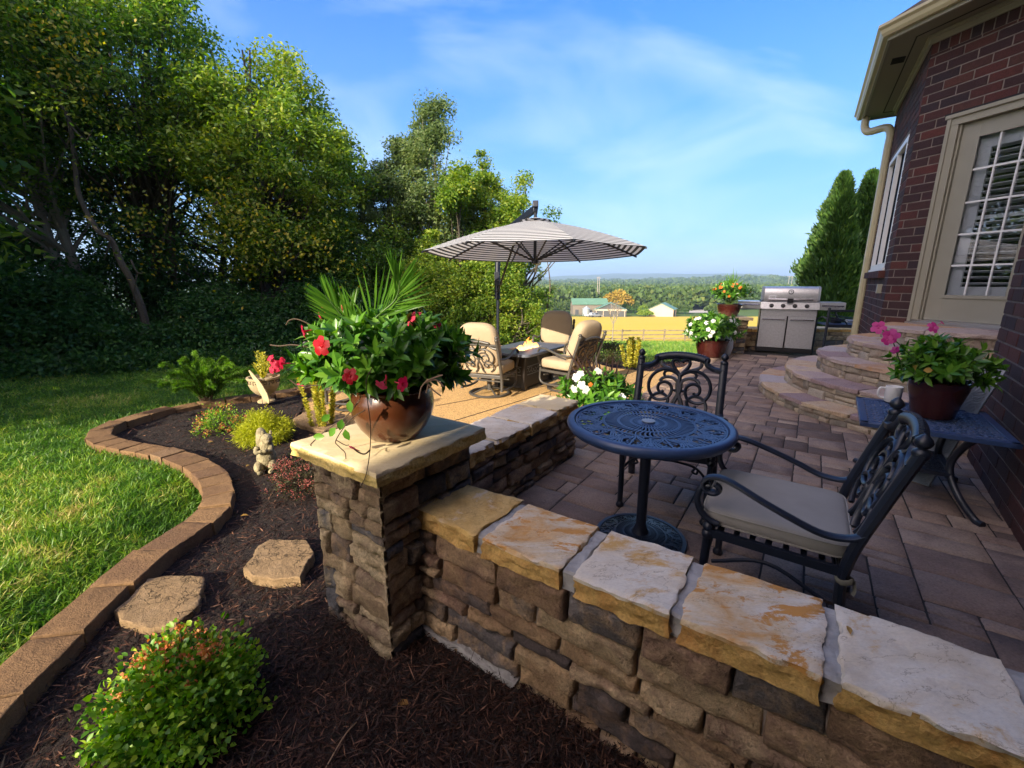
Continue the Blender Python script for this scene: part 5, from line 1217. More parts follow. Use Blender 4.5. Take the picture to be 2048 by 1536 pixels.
for s in (-1, 1): mb.tube(sp([(s * .15, -.25, .64), (s * .20, -.25, .72), (s * .34, -.25, .80), (s * .40, -.25, .93)], 5), .014, seg=6)
for k in range(3): mb.tube(sp([(-.48, -.25, .86 - k * .05), (-.1, -.22, .80 - .03 * k), (.45, -.25, .84 - k * .04)], 5), .009, seg=5)
mb.build('back_frame', M['black'], bn, angle=60)
mb = MB(); mb.tube([(-.14, 0, 0), (.20, .02, 0)], .035, seg=12); o = mb.build('rolled_cover', M['white']); o.location = (6.72, 8.62, .712); tag(o, 'white rolled cloth lying on the black metal bench', 'cloth')
mb = MB(); mb.box((0, 0, .05), (.14, .12, .10)); mb.tube([(0, 0, .1), (.0, 0, .14)], .02, seg=8); o = mb.build('grill_tool_caddy', M['plasticblack'], bevel=.01); o.location = (6.38, 8.62, .676); tag(o, 'small black caddy on the bench left of the rolled white cloth', 'caddy')
mb = MB(); mb.lathe([(0, 0), (.20, 0), (.245, .05), (.25, .12), (.20, .16), (.0, .17)], (0, 0, 0), 28); q = G(1674, 716, 0); o = mb.build('covered_bowl', M['bluetop'], angle=60); o.location = (q.x - .02, q.y + .12, 0); tag(o, 'rounded dark blue covered bowl on the pavers under the metal bench', 'bowl')  # dark blue covered bowl standing on the pavers

# ================================================================ pots
def glaze(name, a, b2, rough=.26):
    m, t, b = newmat(name); v = texco(t); r_ = ramp(t, [a, b2], noise_(t, v, 5, 6, .6, .5)); t.links.new(r_.outputs[0], b.inputs['Base Color']); b.inputs['Roughness'].default_value = rough
    b.inputs['Coat Weight'].default_value = .5; b.inputs['Coat Roughness'].default_value = .12; bump(t, b, noise_(t, v, 25, 4), .12, .004); return m
M['glaze_brown'] = glaze('chestnut_glaze', (.05, .015, .006), (.095, .029, .010))
M['glaze_red'] = glaze('oxblood_glaze', (.032, .007, .006), (.055, .011, .009))
M['soil'] = solid('potting_soil', (.02, .013, .01), .95, bumps=(60, 1, .01))
def pot(name, loc, prof, mat, label, wall=.015):
    t = root(name, loc, 0, label, 'flower pot'); mb = MB(); R1, z1 = prof[-1]
    full = [(0, prof[0][1])] + prof + [(R1 - wall * .5, z1 + .004), (R1 - wall, z1 - .002)] + [(r - wall, z) for r, z in prof[::-1] if z > z1 * .72]
    mb.lathe(full, (0, 0, 0), 56); mb.build('bowl', mat, t, angle=60); s_ = MB(); s_.lathe([(R1 - wall, z1 - .035), (R1 * .5, z1 - .02), (0, z1 - .015)], (0, 0, 0), 24); s_.build('soil', M['soil'], t); return t
PB = Vector((-.545, 1.915, .77)); kk = 1.0
pot('planter_pot', PB, [(.095, 0), (.115, .01), (.15, .055), (.178, .11), (.188, .155), (.182, .20), (.172, .225), (.180, .235)], M['glaze_brown'], 'large rounded chestnut brown glazed pot on the corner pillar slab')
q = G(1871, 838, .555); PR_ = Vector((2.92, 2.90, .556)); pot('planter_pot', PR_, [(.105, 0), (.115, .01), (.135, .11), (.158, .20), (.165, .25), (.175, .255)], M['glaze_red'], 'tapered oxblood glazed pot standing on the low side table')
q = G(1421, 717, 0); PW = Vector((4.02, 8.72, 0)); pot('planter_pot', PW, [(.22, 0), (.24, .02), (.275, .16), (.30, .28), (.315, .33), (.33, .34)], M['glaze_red'], 'wide oxblood pot of white flowers standing on the pavers')
pot('planter_pot', PIL2, [(.15, 0), (.17, .01), (.20, .10), (.225, .19), (.235, .25), (.245, .255)], M['glaze_red'], 'oxblood pot on top of the distant pillar beside the grill')
# white and grey object behind the white flower pot: an upturned resin planter
mb = MB(); mb.lathe([(0, .40), (.12, .39), (.19, .30), (.20, .15), (.16, 0), (0, 0)], (0, 0, 0), 26); o = mb.build('resin_planter', M['greycast'], angle=60); o.data.materials.clear(); o.data.materials.append(M['white']); o.location = (4.36, 8.95, 0); tag(o, 'pale rounded resin planter tucked behind the wide pot of white flowers', 'planter')
# mug
mg = root('coffee_mug', Vector((2.96, 3.27, .556)), R(150), 'white coffee mug on the corner of the low side table', 'mug')
M['ceramic'] = solid('white_ceramic', (.74, .74, .74), .2)
mg.scale = (1.3, 1.3, 1.3); mb = MB(); mb.lathe([(0, 0), (.034, 0), (.040, .006), (.041, .095), (.0385, .096), (.036, .09), (.035, .01), (0, .01)], (0, 0, 0), 32); mb.build('cup', M['ceramic'], mg, angle=50)
mb = MB(); mb.tube(sp([(.040, 0, .082), (.066, 0, .078), (.072, 0, .05), (.062, 0, .024), (.040, 0, .02)], 5), .006, seg=8); mb.build('handle', M['ceramic'], mg)
mk_ = MB()
for k in range(5):
    a = R(-118 + k * 7); r_ = .0418; mk_.tube([(r_ * math.cos(a), r_ * math.sin(a), .055 + .006 * math.sin(k * 2)), (r_ * math.cos(a + .09), r_ * math.sin(a + .09), .068 - .006 * math.cos(k))], .0018, seg=5)
mk_.tube([(.0418 * math.cos(R(a)), .0418 * math.sin(R(a)), .052) for a in range(-120, -84, 6)], .0016, seg=5); mk_.build('printed_mark', M['plasticblack'], mg)

# ================================================================ garden ornaments
M['urnstone'] = solid('cast_stone_urn', (.42, .33, .19), .9, bumps=(50, .5), var=.2, vscale=10)
M['statue'] = solid('mossy_cast_stone', (.26, .225, .13), .95, bumps=(60, 1.0, .012), var=.45, vscale=18)
uL = G(533, 803, -.10); ur = root('garden_urn', uL, 0, 'small cast stone urn with a Greek key band in the mulch bed', 'urn')
k = 1.0; mb = MB(); mb.lathe([(0, 0), (.105, 0), (.105, .02), (.06, .04), (.045, .075), (.06, .09), (.12, .13), (.165, .19), (.185, .25), (.185, .32), (.20, .325), (.20, .345), (.175, .345), (.165, .30), (0, .30)], (0, 0, 0), 36); mb.build('bowl', M['urnstone'], ur, angle=40)
mb = MB()
for i in range(12):
    a0_ = 2 * PI * i / 12; r_ = .187; f = lambda da, z: (r_ * math.cos(a0_ + da), r_ * math.sin(a0_ + da), z)
    mb.tube([f(-.2, .262), f(-.2, .305), f(.14, .305), f(.14, .275), f(-.02, .275), f(-.02, .288)], .005, seg=4)
mb.build('greek_key_band', M['soil'], ur, smooth=False)
# leaf-shaped spinner on a rod
sp_ = root('wind_spinner', G(526, 815, -.12), 0, 'cream leaf-shaped metal spinner on a thin rod beside the urn', 'garden ornament')
mb = MB(); mb.tube([(0, 0, 0), (0, 0, .44)], .004, seg=6); mb.build('rod', M['black'], sp_)
M['creampaint'] = solid('weathered_cream_paint', (.56, .48, .26), .6, var=.15, vscale=20)
mb = MB(); ol = [(-.105, .43), (-.095, .44), (-.04, .36), (-.0, .30), (.03, .24), (.075, .12), (.09, .02), (.075, -.01), (.02, .07), (-.02, .16), (-.04, .27), (-.075, .34)]
mb.add([(x, -.01 + x * .15, z + .06) for x, z in ol] + [(x, .006 + x * .15, z + .06) for x, z in ol], [tuple(range(12)), tuple(12 + i for i in range(12))[::-1]] + [(i, 12 + i, 12 + (i + 1) % 12, (i + 1) % 12) for i in range(12)]); mb.build('blade', M['creampaint'], sp_, smooth=False)
# squirrel statue
q = G(535, 940, -.12); sq = root('squirrel_statue', q, R(20), 'mossy cast stone squirrel statue sitting in the mulch beside the pillar', 'statue')
mb = MB(); mb.superq((0, .03, .10), (.078, .085, .105), 1, 1, 24, 16); mb.superq((.012, .01, .20), (.058, .062, .08), 1, 1, 24, 14); mb.superq((.028, -.01, .285), (.046, .056, .046), 1, 1, 20, 12); mb.superq((.038, -.055, .272), (.022, .028, .02), 1, 1, 14, 8)
for s in (-1, 1):
    mb.superq((.03 + s * .030, .012, .33), (.012, .009, .022), 1, 1, 10, 8); mb.superq((s * .055, -.035, .05), (.038, .062, .05), 1, 1, 18, 10); mb.superq((s * .042, -.085, .018), (.022, .04, .017), 1, 1, 12, 8)
    mb.tube(sp([(s * .05, -.02, .22), (s * .055, -.06, .19), (.018 + s * .02, -.085, .205)], 5), [.022] * 3 + [.018] * 4 + [.014] * 4, seg=8)
mb.superq((.018, -.092, .208), (.022, .018, .018), 1, 1, 12, 8); body = mb.build('body', M['statue'], sq, angle=180)
mb = MB(); mb.tube(sp([(-.01, .10, .03), (-.03, .15, .08), (-.035, .14, .18), (-.03, .11, .26), (-.04, .14, .31), (-.045, .17, .30)], 5), [.03 + .022 * math.sin(PI * min(1, i / 22)) for i in range(26)], seg=10); mb.build('tail', M['statue'], sq, angle=180)
# ================================================================ foliage
GR = [(.018, .07, .010), (.035, .12, .014), (.06, .18, .018), (.10, .25, .026), (.16, .33, .035)]
M['l_vine'] = leafmat('glossy_vine_leaves', GR + [(.10, .20, .03)], .28, .32, .5)
M['l_tree'] = leafmat('tree_leaves', [(.03, .085, .014), (.055, .14, .018), (.095, .20, .024), (.16, .27, .034), (.25, .35, .04), (.28, .33, .05)], .5, .5)
M['l_tree2'] = leafmat('yellow_green_tree_leaves', [(.05, .12, .014), (.095, .19, .022), (.16, .27, .028), (.25, .34, .036), (.30, .35, .04), (.32, .33, .05)], .45, .5)
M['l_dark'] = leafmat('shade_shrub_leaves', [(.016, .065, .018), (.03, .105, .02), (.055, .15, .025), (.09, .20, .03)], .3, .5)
M['l_grey'] = leafmat('grey_green_leaves', [(.06, .11, .035), (.10, .16, .05), (.15, .21, .06), (.22, .26, .07)], .4, .5)
M['l_gold'] = leafmat('golden_needles', [(.20, .26, .01), (.38, .42, .015), (.50, .52, .03), (.30, .36, .015)], .35, .5)
M['l_var'] = leafmat('yellow_variegated_leaves', [(.12, .18, .02), (.42, .42, .04), (.60, .56, .08), (.66, .60, .16)], .35, .45)
M['l_yew'] = leafmat('yew_needles', [(.03, .09, .01), (.06, .17, .015), (.12, .27, .02), (.20, .36, .03)], .35, .45)
M['l_spirea'] = leafmat('spirea_leaves', [(.04, .14, .012), (.11, .27, .02), (.24, .42, .03), (.42, .52, .06)], .35, .45)
M['l_orange'] = leafmat('spirea_orange_tips', [(.50, .14, .05), (.65, .26, .08), (.68, .36, .14), (.42, .10, .05)], .35, .5)
M['l_pink'] = leafmat('dull_pink_clusters', [(.30, .07, .07), (.42, .14, .12), (.28, .10, .06)], .3, .6)
M['l_barb'] = leafmat('dark_barberry_leaves', [(.025, .03, .012), (.05, .06, .02), (.06, .03, .02)], .2, .5)
M['l_cyp'] = leafmat('arborvitae_sprays', [(.015, .05, .010), (.03, .085, .014), (.06, .13, .02), (.13, .22, .03)], .25, .6)
M['l_palm'] = leafmat('palm_leaflets', [(.045, .14, .015), (.08, .21, .02), (.13, .28, .03)], .4, .35, .5)
M['l_cord'] = leafmat('bronze_sword_leaves', [(.020, .012, .016), (.035, .020, .022), (.06, .035, .028)], .15, .4, .5)
M['l_dead'] = leafmat('fallen_leaves', [(.38, .22, .05), (.46, .30, .08), (.30, .12, .04)], .3, .6)
M['bark'] = stonemat('tree_bark', [(.05, .042, .034), (.10, .085, .065), (.15, .13, .10)], bs=(12, 1), rw=.3, nscale=3, stretch=(1, 1, .3))
M['palebark'] = stonemat('pale_bark', [(.16, .14, .11), (.24, .21, .16), (.32, .28, .21)], bs=(12, .8), rw=.3, nscale=4, stretch=(1, 1, .3))
M['stem'] = solid('brown_stem', (.07, .045, .025), .7); M['gstem'] = solid('green_stem', (.06, .12, .025), .6); M['tanstem'] = solid('tan_seed_pod', (.30, .19, .11), .7)
def petal(name, a, b2): m = leafmat(name, [a, b2], .35, .4, .3); return m
M['red'] = petal('red_petals', (.42, .006, .012), (.55, .015, .03)); M['rpink'] = petal('rose_red_petals', (.58, .03, .08), (.65, .08, .14)); M['hotpink'] = petal('hot_pink_petals', (.62, .06, .28), (.75, .16, .42))
M['wpetal'] = petal('white_petals', (.72, .74, .72), (.8, .8, .78)); M['opetal'] = petal('orange_petals', (.60, .13, .02), (.70, .22, .04))
M['throat'] = solid('yellow_green_throat', (.45, .42, .12), .6)

def flower(p, d, size, mat, parent, open_=1.0, name='flower', world=True, tube_mat=None):
    """trumpet flower: long tube and five broad overlapping petals"""
    p = Vector(p); d = Vector(d).normalized(); x = d.orthogonal().normalized(); y = d.cross(x); mb = MB(); rs = random.Random(int((p.x + p.y * 3 + p.z * 7) * 1e4))
    ro = rs.uniform(0, 6)
    base = p - d * size * 1.1
    mb.tube([base, base + d * size * .4, p - d * size * .2, p], [size * .05, size * .06, size * .14, size * .2], seg=8, mi=1)
    for k in range(5):
        a = ro + 2 * PI * k / 5; e = x * math.cos(a) + y * math.sin(a); t = d.cross(e); o = open_
        c0 = p + e * size * .15; c1 = p + e * size * (.45 * o) + d * size * .10; c2 = p + e * size * (.80 * o) + d * size * (.02 + (1 - o) * .5)
        vs = [c0 - t * size * .10, c0 + t * size * .10, c1 + t * size * .42 - d * size * .03, c1 - t * size * .34 + d * size * .03, c2 + t * size * .34 - d * size * .06, c2 - t * size * .20, c2 + e * size * .07 + t * size * .10]
        mb.add(vs, [(0, 1, 2, 3), (3, 2, 4, 5), (5, 4, 6)], rs.random())
    return mb.build(name, [mat, tube_mat or mat], parent, world=world, angle=180)
def bud(p, d, size, mat, parent):
    mb = MB(); p = Vector(p); d = Vector(d).normalized(); mb.tube([p - d * size, p - d * size * .4, p, p + d * size * .35, p + d * size * .6], [size * .04, size * .06, size * .15, size * .13, .001], seg=7); return mb.build('flower_bud', mat, parent, world=True, angle=180)
def shoots(lv, P, Dv, n, Ln, Wd, stemlen=.0, spread=R(58), layers=2):
    """rosettes of opposite leaves round each shoot tip"""
    P = np.asarray(P); Dv = unit(np.asarray(Dv)); m = len(P)
    a = np.cross(Dv, [[.13, .31, .94]]); a = unit(a); b = np.cross(Dv, a)
    for l in range(layers):
        for k in range(n):
            an = 2 * PI * k / n + nr.normal(0, .25, m)[:, None] + l * .7; sp_ = spread * (1.15 if l else .7) + nr.normal(0, .16, m)[:, None]
            e = a * np.cos(an) + b * np.sin(an); dr = e * np.sin(sp_) + Dv * np.cos(sp_); nn_ = Dv * np.sin(sp_) - e * np.cos(sp_)
            lv.add(P - Dv * (l * .035 + .005), dr, nn_ + nr.normal(0, .15, (m, 3)), Ln * nr.uniform(.7, 1.15, m), Wd * nr.uniform(.8, 1.1, m), np.clip(nr.normal(.5 - .15 * l, .2, m), 0, 1), droop=.12)

def bushy(name, label, cat, base, c, rad, nsh, mat, Ln=.075, Wd=.030, fl=(), stems=True, group=None, lower=-.35, seed=1):
    t = root(name, base, 0, label, cat, group); lv = Leaves(fold=True)
    d = rdir(nsh * 3); d = d[d[:, 2] > lower][:nsh]; r_ = nr.uniform(.62, 1.08, len(d)) ** .8
    lump = 1 + .16 * np.array([mnoise.noise(Vector(tuple(v * 2.2)) + Vector((seed, 0, 0))) for v in d]) * 2
    P = np.array(c) + d * np.array(rad) * (r_ * lump)[:, None]; up = unit(d + [0, 0, .45])
    shoots(lv, P, up, 5, Ln, Wd); 
    d2 = rdir(nsh); P2 = np.array(c) + d2 * np.array(rad) * .55 * nr.uniform(.5, 1, nsh)[:, None]; shoots(lv, P2, unit(d2 + [0, 0, .5]), 4, Ln, Wd, layers=1)
    lv.build('leaves', mat, t, world=True)
    if stems:
        mb = MB()
        for q, u_ in list(zip(P, up))[:90]: b_ = Vector(base) + Vector((rng.uniform(-.05, .05), rng.uniform(-.05, .05), .0)); q = Vector(tuple(q)); mb.tube([b_, b_.lerp(q, .5) + Vector((0, 0, .03)), q], [.0035, .003, .002], seg=4)
        mb.build('stems', M['gstem'], t, world=True)
    return t
# ---- big vine in the corner pot
base = PB + Vector((0, 0, .22)); C1 = PB + Vector((.0, .0, .345))
vn = bushy('flowering_vine', 'big bushy glossy green vine with red trumpet flowers in the corner pot', 'plant', base, C1 + Vector((-.02, 0, .03)), (.335, .31, .175), 330, M['l_vine'], .078, .027, lower=-.5, seed=3)
lv = Leaves(fold=True)
def at_px(x, y, Y): return D(x, y, Y)
FL = [(643, 692, 1.62, 'red', (-.3, -1, .1), .042), (700, 752, 1.60, 'red', (-.1, -1, .25), .035), (607, 663, 1.75, 'rpink', (-1, -.4, -.2), .034), (762, 770, 1.56, 'rpink', (-.3, -.7, -.5), .027), (805, 768, 1.56, 'rpink', (.9, -.5, -.1), .032), (563, 727, 1.75, 'rpink', (-1, -.2, 0), .03), (822, 640, 1.95, 'rpink', (-.6, -.6, .3), .036), (836, 634, 2.0, 'rpink', (.5, -.6, .4), .034), (860, 650, 2.0, 'rpink', (-.4, -.6, .4), .03), (876, 652, 2.0, 'rpink', (.5, -.5, .3), .028), (672, 655, 1.9, 'opetal', (-.6, -.2, .5), .022)]
for x, y, Y, m_, d, s in FL: flower(at_px(x, y, Y - (.13 if Y < 1.7 else .05)), d, s, M[m_], vn, tube_mat=M[m_] if m_ != 'rpink' else M['rpink'])
for x, y, Y, d in [(646, 617, 1.85, (-.4, 0, 1)), (640, 633, 1.85, (-.3, 0, 1)), (684, 617, 1.9, (0, 0, 1)), (602, 770, 1.7, (-1, 0, .3)), (772, 758, 1.55, (.1, -.1, 1)), (706, 896, 1.50, (-1, 0, .5))]: bud(at_px(x, y, Y), d, .028, M['rpink'], vn)
mb = MB()                                                          # trailing runners and seed pods
def run(px, r=.0025, Y0=1.6, dY=0): return mb.tube(sp([at_px(x, y, Y0 + dY * i) for i, (x, y) in enumerate(px)], 5), r, seg=5)
run([(720, 800), (690, 835), (655, 858), (625, 885), (622, 892)], Y0=1.62); run([(730, 820), (700, 840), (672, 880), (678, 893), (690, 905), (692, 918)], .002, 1.56); run([(672, 880), (690, 890), (698, 890)], .002, 1.56)
run([(706, 896), (718, 905), (730, 908), (740, 900)], .003, 1.50); run([(640, 660), (600, 640), (580, 640), (572, 650)], .0025, 1.8); run([(640, 700), (590, 690), (560, 692), (540, 690)], .003, 1.8)
run([(600, 727), (572, 727), (563, 727)], .002, 1.75); run([(640, 770), (600, 772), (580, 760)], .0025, 1.7); run([(745, 735), (733, 760), (735, 800), (741, 850), (740, 900), (732, 950), (720, 975)], .0018, 1.52)
mb.build('trailing_runners', M['stem'], vn, world=True)
mb = MB()
for px in ([(853, 762), (843, 775), (838, 797)], [(853, 762), (856, 770), (852, 786)], [(853, 762), (870, 755), (885, 750)], [(855, 764), (872, 760), (888, 774)], [(853, 764), (866, 780), (882, 792)]): run(px, .003, 1.55)
mb.build('seed_pods', M['tanstem'], vn, world=True)
lv.add([at_px(*q) for q in ((672, 855, 1.56), (690, 858, 1.56), (650, 872, 1.55), (684, 838, 1.57), (660, 828, 1.6), (700, 800, 1.6))], [(-.6, 0, -.7), (.2, 0, -1), (-1, 0, -.1), (-.3, 0, -1), (-.7, 0, -.6), (0, -.2, -1)], nr.normal(0, .2, (6, 3)) + [0, -1, .2], .05, .028, [.6, .5, .7, .4, .5, .5])
lv.build('trailing_leaves', M['l_vine'], vn, world=True)
# ---- palm fronds rising from the same pot
pm = root('potted_palm', base, 0, 'feathery green palm fronds rising out of the bushy potted vine', 'palm'); lf = Leaves(); 
def frond(pts, n, L0, w_, ang):
    P_ = smoothpath(pts, 12); mb = MB(); mb.tube(P_, [.006 * (1 - .8 * i / len(P_)) for i in range(len(P_))], seg=5); fo = mb.build('frond_stalk', M['gstem'], pm, world=True); lf = Leaves(); 
    for i in range(n):
        f = .30 + .70 * i / (n - 1); q = P_[min(int(f * (len(P_) - 1)), len(P_) - 2)]; t = (P_[min(int(f * (len(P_) - 1)) + 1, len(P_) - 1)] - q).normalized(); sd = t.cross(Vector((.25, -1, .1))).normalized()
        for s in (-1, 1):
            aa = ang * (1 - .45 * f); dr = t * math.cos(aa) + sd * s * math.sin(aa) + Vector((0, rng.uniform(-.12, .12), 0)); ln = L0 * (math.sin(PI * (.22 + .62 * f))) * rng.uniform(.92, 1.05)
            lf.add([tuple(q)], [tuple(dr)], [tuple(sd.cross(t) * (-1) + Vector((rng.uniform(-.5, .5), 0, rng.uniform(-.4, .4))))], ln, w_, [rng.random()], droop=.06)
    o = lf.build('leaflets', M['l_palm'], fo); return o
b0 = PB + Vector((0, .05, .25))
frond([b0, at_px(742, 660, 1.88), at_px(790, 600, 1.86), at_px(800, 560, 1.84)], 26, .24, .011, R(38))
frond([b0, at_px(730, 690, 1.88), at_px(690, 640, 1.84), at_px(650, 590, 1.80)], 24, .20, .011, R(34))
frond([b0, at_px(735, 680, 1.95), at_px(705, 640, 2.0), at_px(700, 610, 2.02)], 14, .16, .010, R(34))
# ---- pink flowered plant on the side table
c = PR_ + Vector((.0, 0, .36)); pk = bushy('flowering_vine', 'leafy green plant with hot pink trumpet flowers in the side table pot', 'plant', PR_ + Vector((0, 0, .22)), c, (.25, .24, .15), 105, M['l_vine'], .078, .030, lower=-.45, seed=9)
for x, y, Y, d, s in [(1757, 655, 2.85, (-.6, -.7, .2), .05), (1782, 672, 2.75, (-.5, -.8, -.1), .055), (1790, 700, 2.7, (-.2, -.9, -.2), .03), (1866, 655, 2.85, (.0, -.8, .4), .045), (1884, 645, 2.9, (.6, -.3, .6), .022), (1775, 680, 2.72, (-.8, -.5, -.2), .04)]: flower(at_px(x, y, Y), d, s, M['hotpink'], pk)
mb = MB(); run([(1830, 750), (1800, 720), (1785, 680)], .003, 2.8); run([(1840, 730), (1800, 690), (1765, 660)], .003, 2.8); mb.build('long_stems', M['gstem'], pk, world=True)
lv = Leaves(fold=True); lv.add([at_px(1832, 738, 2.68), at_px(1846, 741, 2.68)], [(-.5, -.3, .3), (.6, -.3, .1)], [(0, -1, .3), (0, -1, .4)], .05, .035, [.5, .5]); lv.build('yellowed_leaves', M['l_dead'], pk, world=True)
# ---- white flowered plant in the wide pot, plant on the far pillar
c = PW + Vector((-.02, -.02, .55)); wh = bushy('flowering_shrub', 'leafy plant with many small white flowers in the wide pot on the pavers', 'plant', PW + Vector((0, 0, .3)), c, (.50, .42, .26), 150, M['l_vine'], .12, .045, lower=-.5, seed=21)
for i in range(22):
    a = rng.uniform(-PI, 0.15); el = rng.uniform(-.5, .95); d = Vector((math.cos(a) * math.cos(el), math.sin(a) * math.cos(el), math.sin(el))); flower(c + Vector((d.x * .53, d.y * .46, d.z * .30)), d + Vector((0, -.3, .1)), .05, M['wpetal'], wh)
c = PIL2 + Vector((0, 0, .50)); op = bushy('flowering_shrub', 'spiky green plant with small orange flowers on the distant pillar', 'plant', PIL2 + Vector((0, 0, .22)), c, (.34, .30, .20), 70, M['l_vine'], .11, .03, lower=-.5, seed=31)
lf = Leaves(); n = 60; el = nr.uniform(.7, 1.5, n); th = nr.uniform(0, 2 * PI, n); dr = np.stack([np.cos(th) * np.cos(el), np.sin(th) * np.cos(el), np.sin(el)], 1); lf.add(np.array(c) + nr.normal(0, .03, (n, 3)), dr, nr.normal(0, 1, (n, 3)), nr.uniform(.25, .48, n), .022, nr.uniform(.3, 1, n)); lf.build('spiky_leaves', M['l_palm'], op, world=True)
for i in range(16):
    a = rng.uniform(-PI, 0); el = rng.uniform(-.4, .8); d = Vector((math.cos(a) * math.cos(el), math.sin(a) * math.cos(el), math.sin(el))); flower(c + Vector((d.x * .40, d.y * .34, d.z * .24)), d, .03, M['opetal'], op)
# ---- white flowers and bronze sword leaves beside the low wall
q = Vector((.98, 4.75, -.10)); c = q + Vector((0, 0, .30)); wp = bushy('flowering_shrub', 'green plant with white trumpet flowers growing by the end of the low wall', 'plant', q, c, (.44, .40, .24), 110, M['l_vine'], .11, .038, lower=-.4, seed=41)
for x, y, d in [(1152, 755, (-.6, -.8, .1)), (1163, 770, (-.2, -.9, .1)), (1148, 778, (-.7, -.6, -.2)), (1172, 780, (.1, -.9, 0)), (1197, 742, (.3, -.5, .6)), (1243, 795, (-.2, -.8, .3)), (1208, 806, (0, -.9, 0)), (1160, 748, (-.3, -.5, .6))]: flower(at_px(x, y, 4.45), d, .055, M['wpetal'], wp, tube_mat=M['wpetal'])
flower(at_px(1181, 769, 4.4), (0, -1, .1), .028, M['opetal'], wp)
cd = root('bronze_sword_plant', (1.12, 4.95, -.1), 0, 'dark bronze sword-leaved plant fanning up behind the white trumpet flowers', 'plant'); lf = Leaves(fold=True)
for tx, ty in [(1130, 690), (1147, 700), (1160, 715), (1180, 712), (1200, 715), (1215, 712), (1240, 715), (1262, 735), (1190, 705), (1170, 705), (1228, 706), (1300, 745), (1140, 730), (1222, 730), (1205, 735), (1185, 730), (1195, 718), (1250, 760)]:
    b_ = Vector((1.10 + rng.uniform(-.06, .06), 4.9 + rng.uniform(-.05, .05), .02)); tp = at_px(tx, ty, 4.9 + rng.uniform(-.3, .3)); d = tp - b_; lf.add([tuple(b_)], [tuple(d)], [(rng.uniform(-.4, .4), -1, .2)], d.length, .034, [rng.random()], droop=rng.uniform(-.02, .06))
lf.build('leaves', M['l_cord'], cd, world=True)
lf = Leaves(); n = 500; P = np.array((.95, 4.6, -.1)) + nr.normal(0, 1, (n, 3)) * [.35, .3, .0]; lf.add(P, rdir(n) * [1, 1, .2] + [0, 0, 1], rdir(n), nr.uniform(.12, .3, n), .012, nr.uniform(0, 1, n)); lf.build('grass_tuft', M['l_spirea'], wp, world=True)['kind'] = 'stuff'

# ---- shrubs in the mulch bed
def mound(name, label, base, rad, n, mat, Ln, Wd, cat='shrub', tips=None, ntip=0, up=.35, fold=False, stemc='stem', seed=0, hang=0, lowcut=-.1, tipfilt=None, clump=6):
    t = root(name, base, 0, label, cat); b_ = np.array(base); lv = Leaves(fold=fold); m = n // clump
    d = rdir(m * 2); d = d[d[:, 2] > lowcut][:m]; lump = 1 + .62 * np.array([mnoise.noise(Vector(tuple(v * 2.5)) + Vector((seed, 5, 0))) for v in d]); r_ = nr.uniform(.45, 1.05, len(d)) ** .6 * lump
    P = b_ + np.array([0, 0, rad[2] * .15]) + d * np.array(rad) * r_[:, None]; sc = min(rad) * .13
    Q = np.repeat(P, clump, 0) + nr.normal(0, sc, (len(P) * clump, 3)); dd = np.repeat(d, clump, 0); Q[:, 2] = np.maximum(Q[:, 2], b_[2] + .01)
    dr = unit(dd + nr.normal(0, .7, dd.shape) + [0, 0, up - hang]); N_ = len(Q)
    lv.add(Q, dr, rdir(N_) + [0, 0, .8], Ln * nr.uniform(.6, 1.25, N_), Wd * nr.uniform(.7, 1.2, N_), np.clip(nr.normal(.45, .25, N_), 0, 1)); lv.build('foliage', mat, t, world=True)
    mb = MB()
    for q in P[:70]: q = Vector(tuple(q)); bb = Vector(base) + Vector((rng.uniform(-.04, .04), rng.uniform(-.04, .04), 0)); mb.tube([bb, bb.lerp(q, .55) + Vector((0, 0, -.02)), q], [.004, .003, .0015], seg=4)
    mb.build('stems', M[stemc], t, world=True)
    if tips:
        sel = P[(r_ > .72)]; 
        if tipfilt is not None: sel = sel[[bool(tipfilt(v - b_)) for v in sel]]
        k = nr.integers(0, len(sel), ntip); C_ = sel[k]; Q = np.repeat(C_, 16, 0) + nr.normal(0, sc * .55, (ntip * 16, 3)) + unit(np.repeat(C_ - b_, 16, 0)) * sc * .8
        lt = Leaves(); lt.add(Q, unit(np.repeat(C_ - b_, 16, 0) + nr.normal(0, .6, (ntip * 16, 3))), rdir(ntip * 16), Ln * .6, Wd * .7, nr.uniform(0, 1, ntip * 16)); lt.build('coloured_tips', M[tips], t, world=True)['kind'] = 'stuff'
    return t
q = G(372, 1440, -.13)
mound('spirea_shrub', 'large green spirea with orange tips in the near corner of the mulch bed', (q.x, q.y, -.13), (.235, .21, .235), 6000, M['l_spirea'], .026, .018, tips='l_orange', ntip=130, fold=True, seed=1, clump=9, tipfilt=lambda v: v[1] > -.05 and v[0] < .12 and v[2] > .05)
q = G(425, 868, -.13); mound('spirea_shrub', 'orange tipped spirea mound in front of the arching yew', (q.x, q.y + .15, -.13), (.26, .2, .20), 1500, M['l_spirea'], .026, .014, tips='l_orange', ntip=55, seed=2)
q = G(605, 985, -.13); mound('spirea_shrub', 'reddish green spirea tucked against the left side of the stone pillar', (q.x, q.y + .12, -.13), (.26, .22, .22), 2400, M['l_barb'], .022, .012, tips='l_pink', ntip=110, seed=3)
q = G(505, 893, -.13); t = mound('thread_cypress', 'bright golden threadleaf cypress mound beside the squirrel statue', (q.x + .03, q.y + .18, -.13), (.22, .20, .21), 15000, M['l_gold'], .042, .006, tips=None, up=0, hang=.35, seed=4, lowcut=-.02, clump=9)
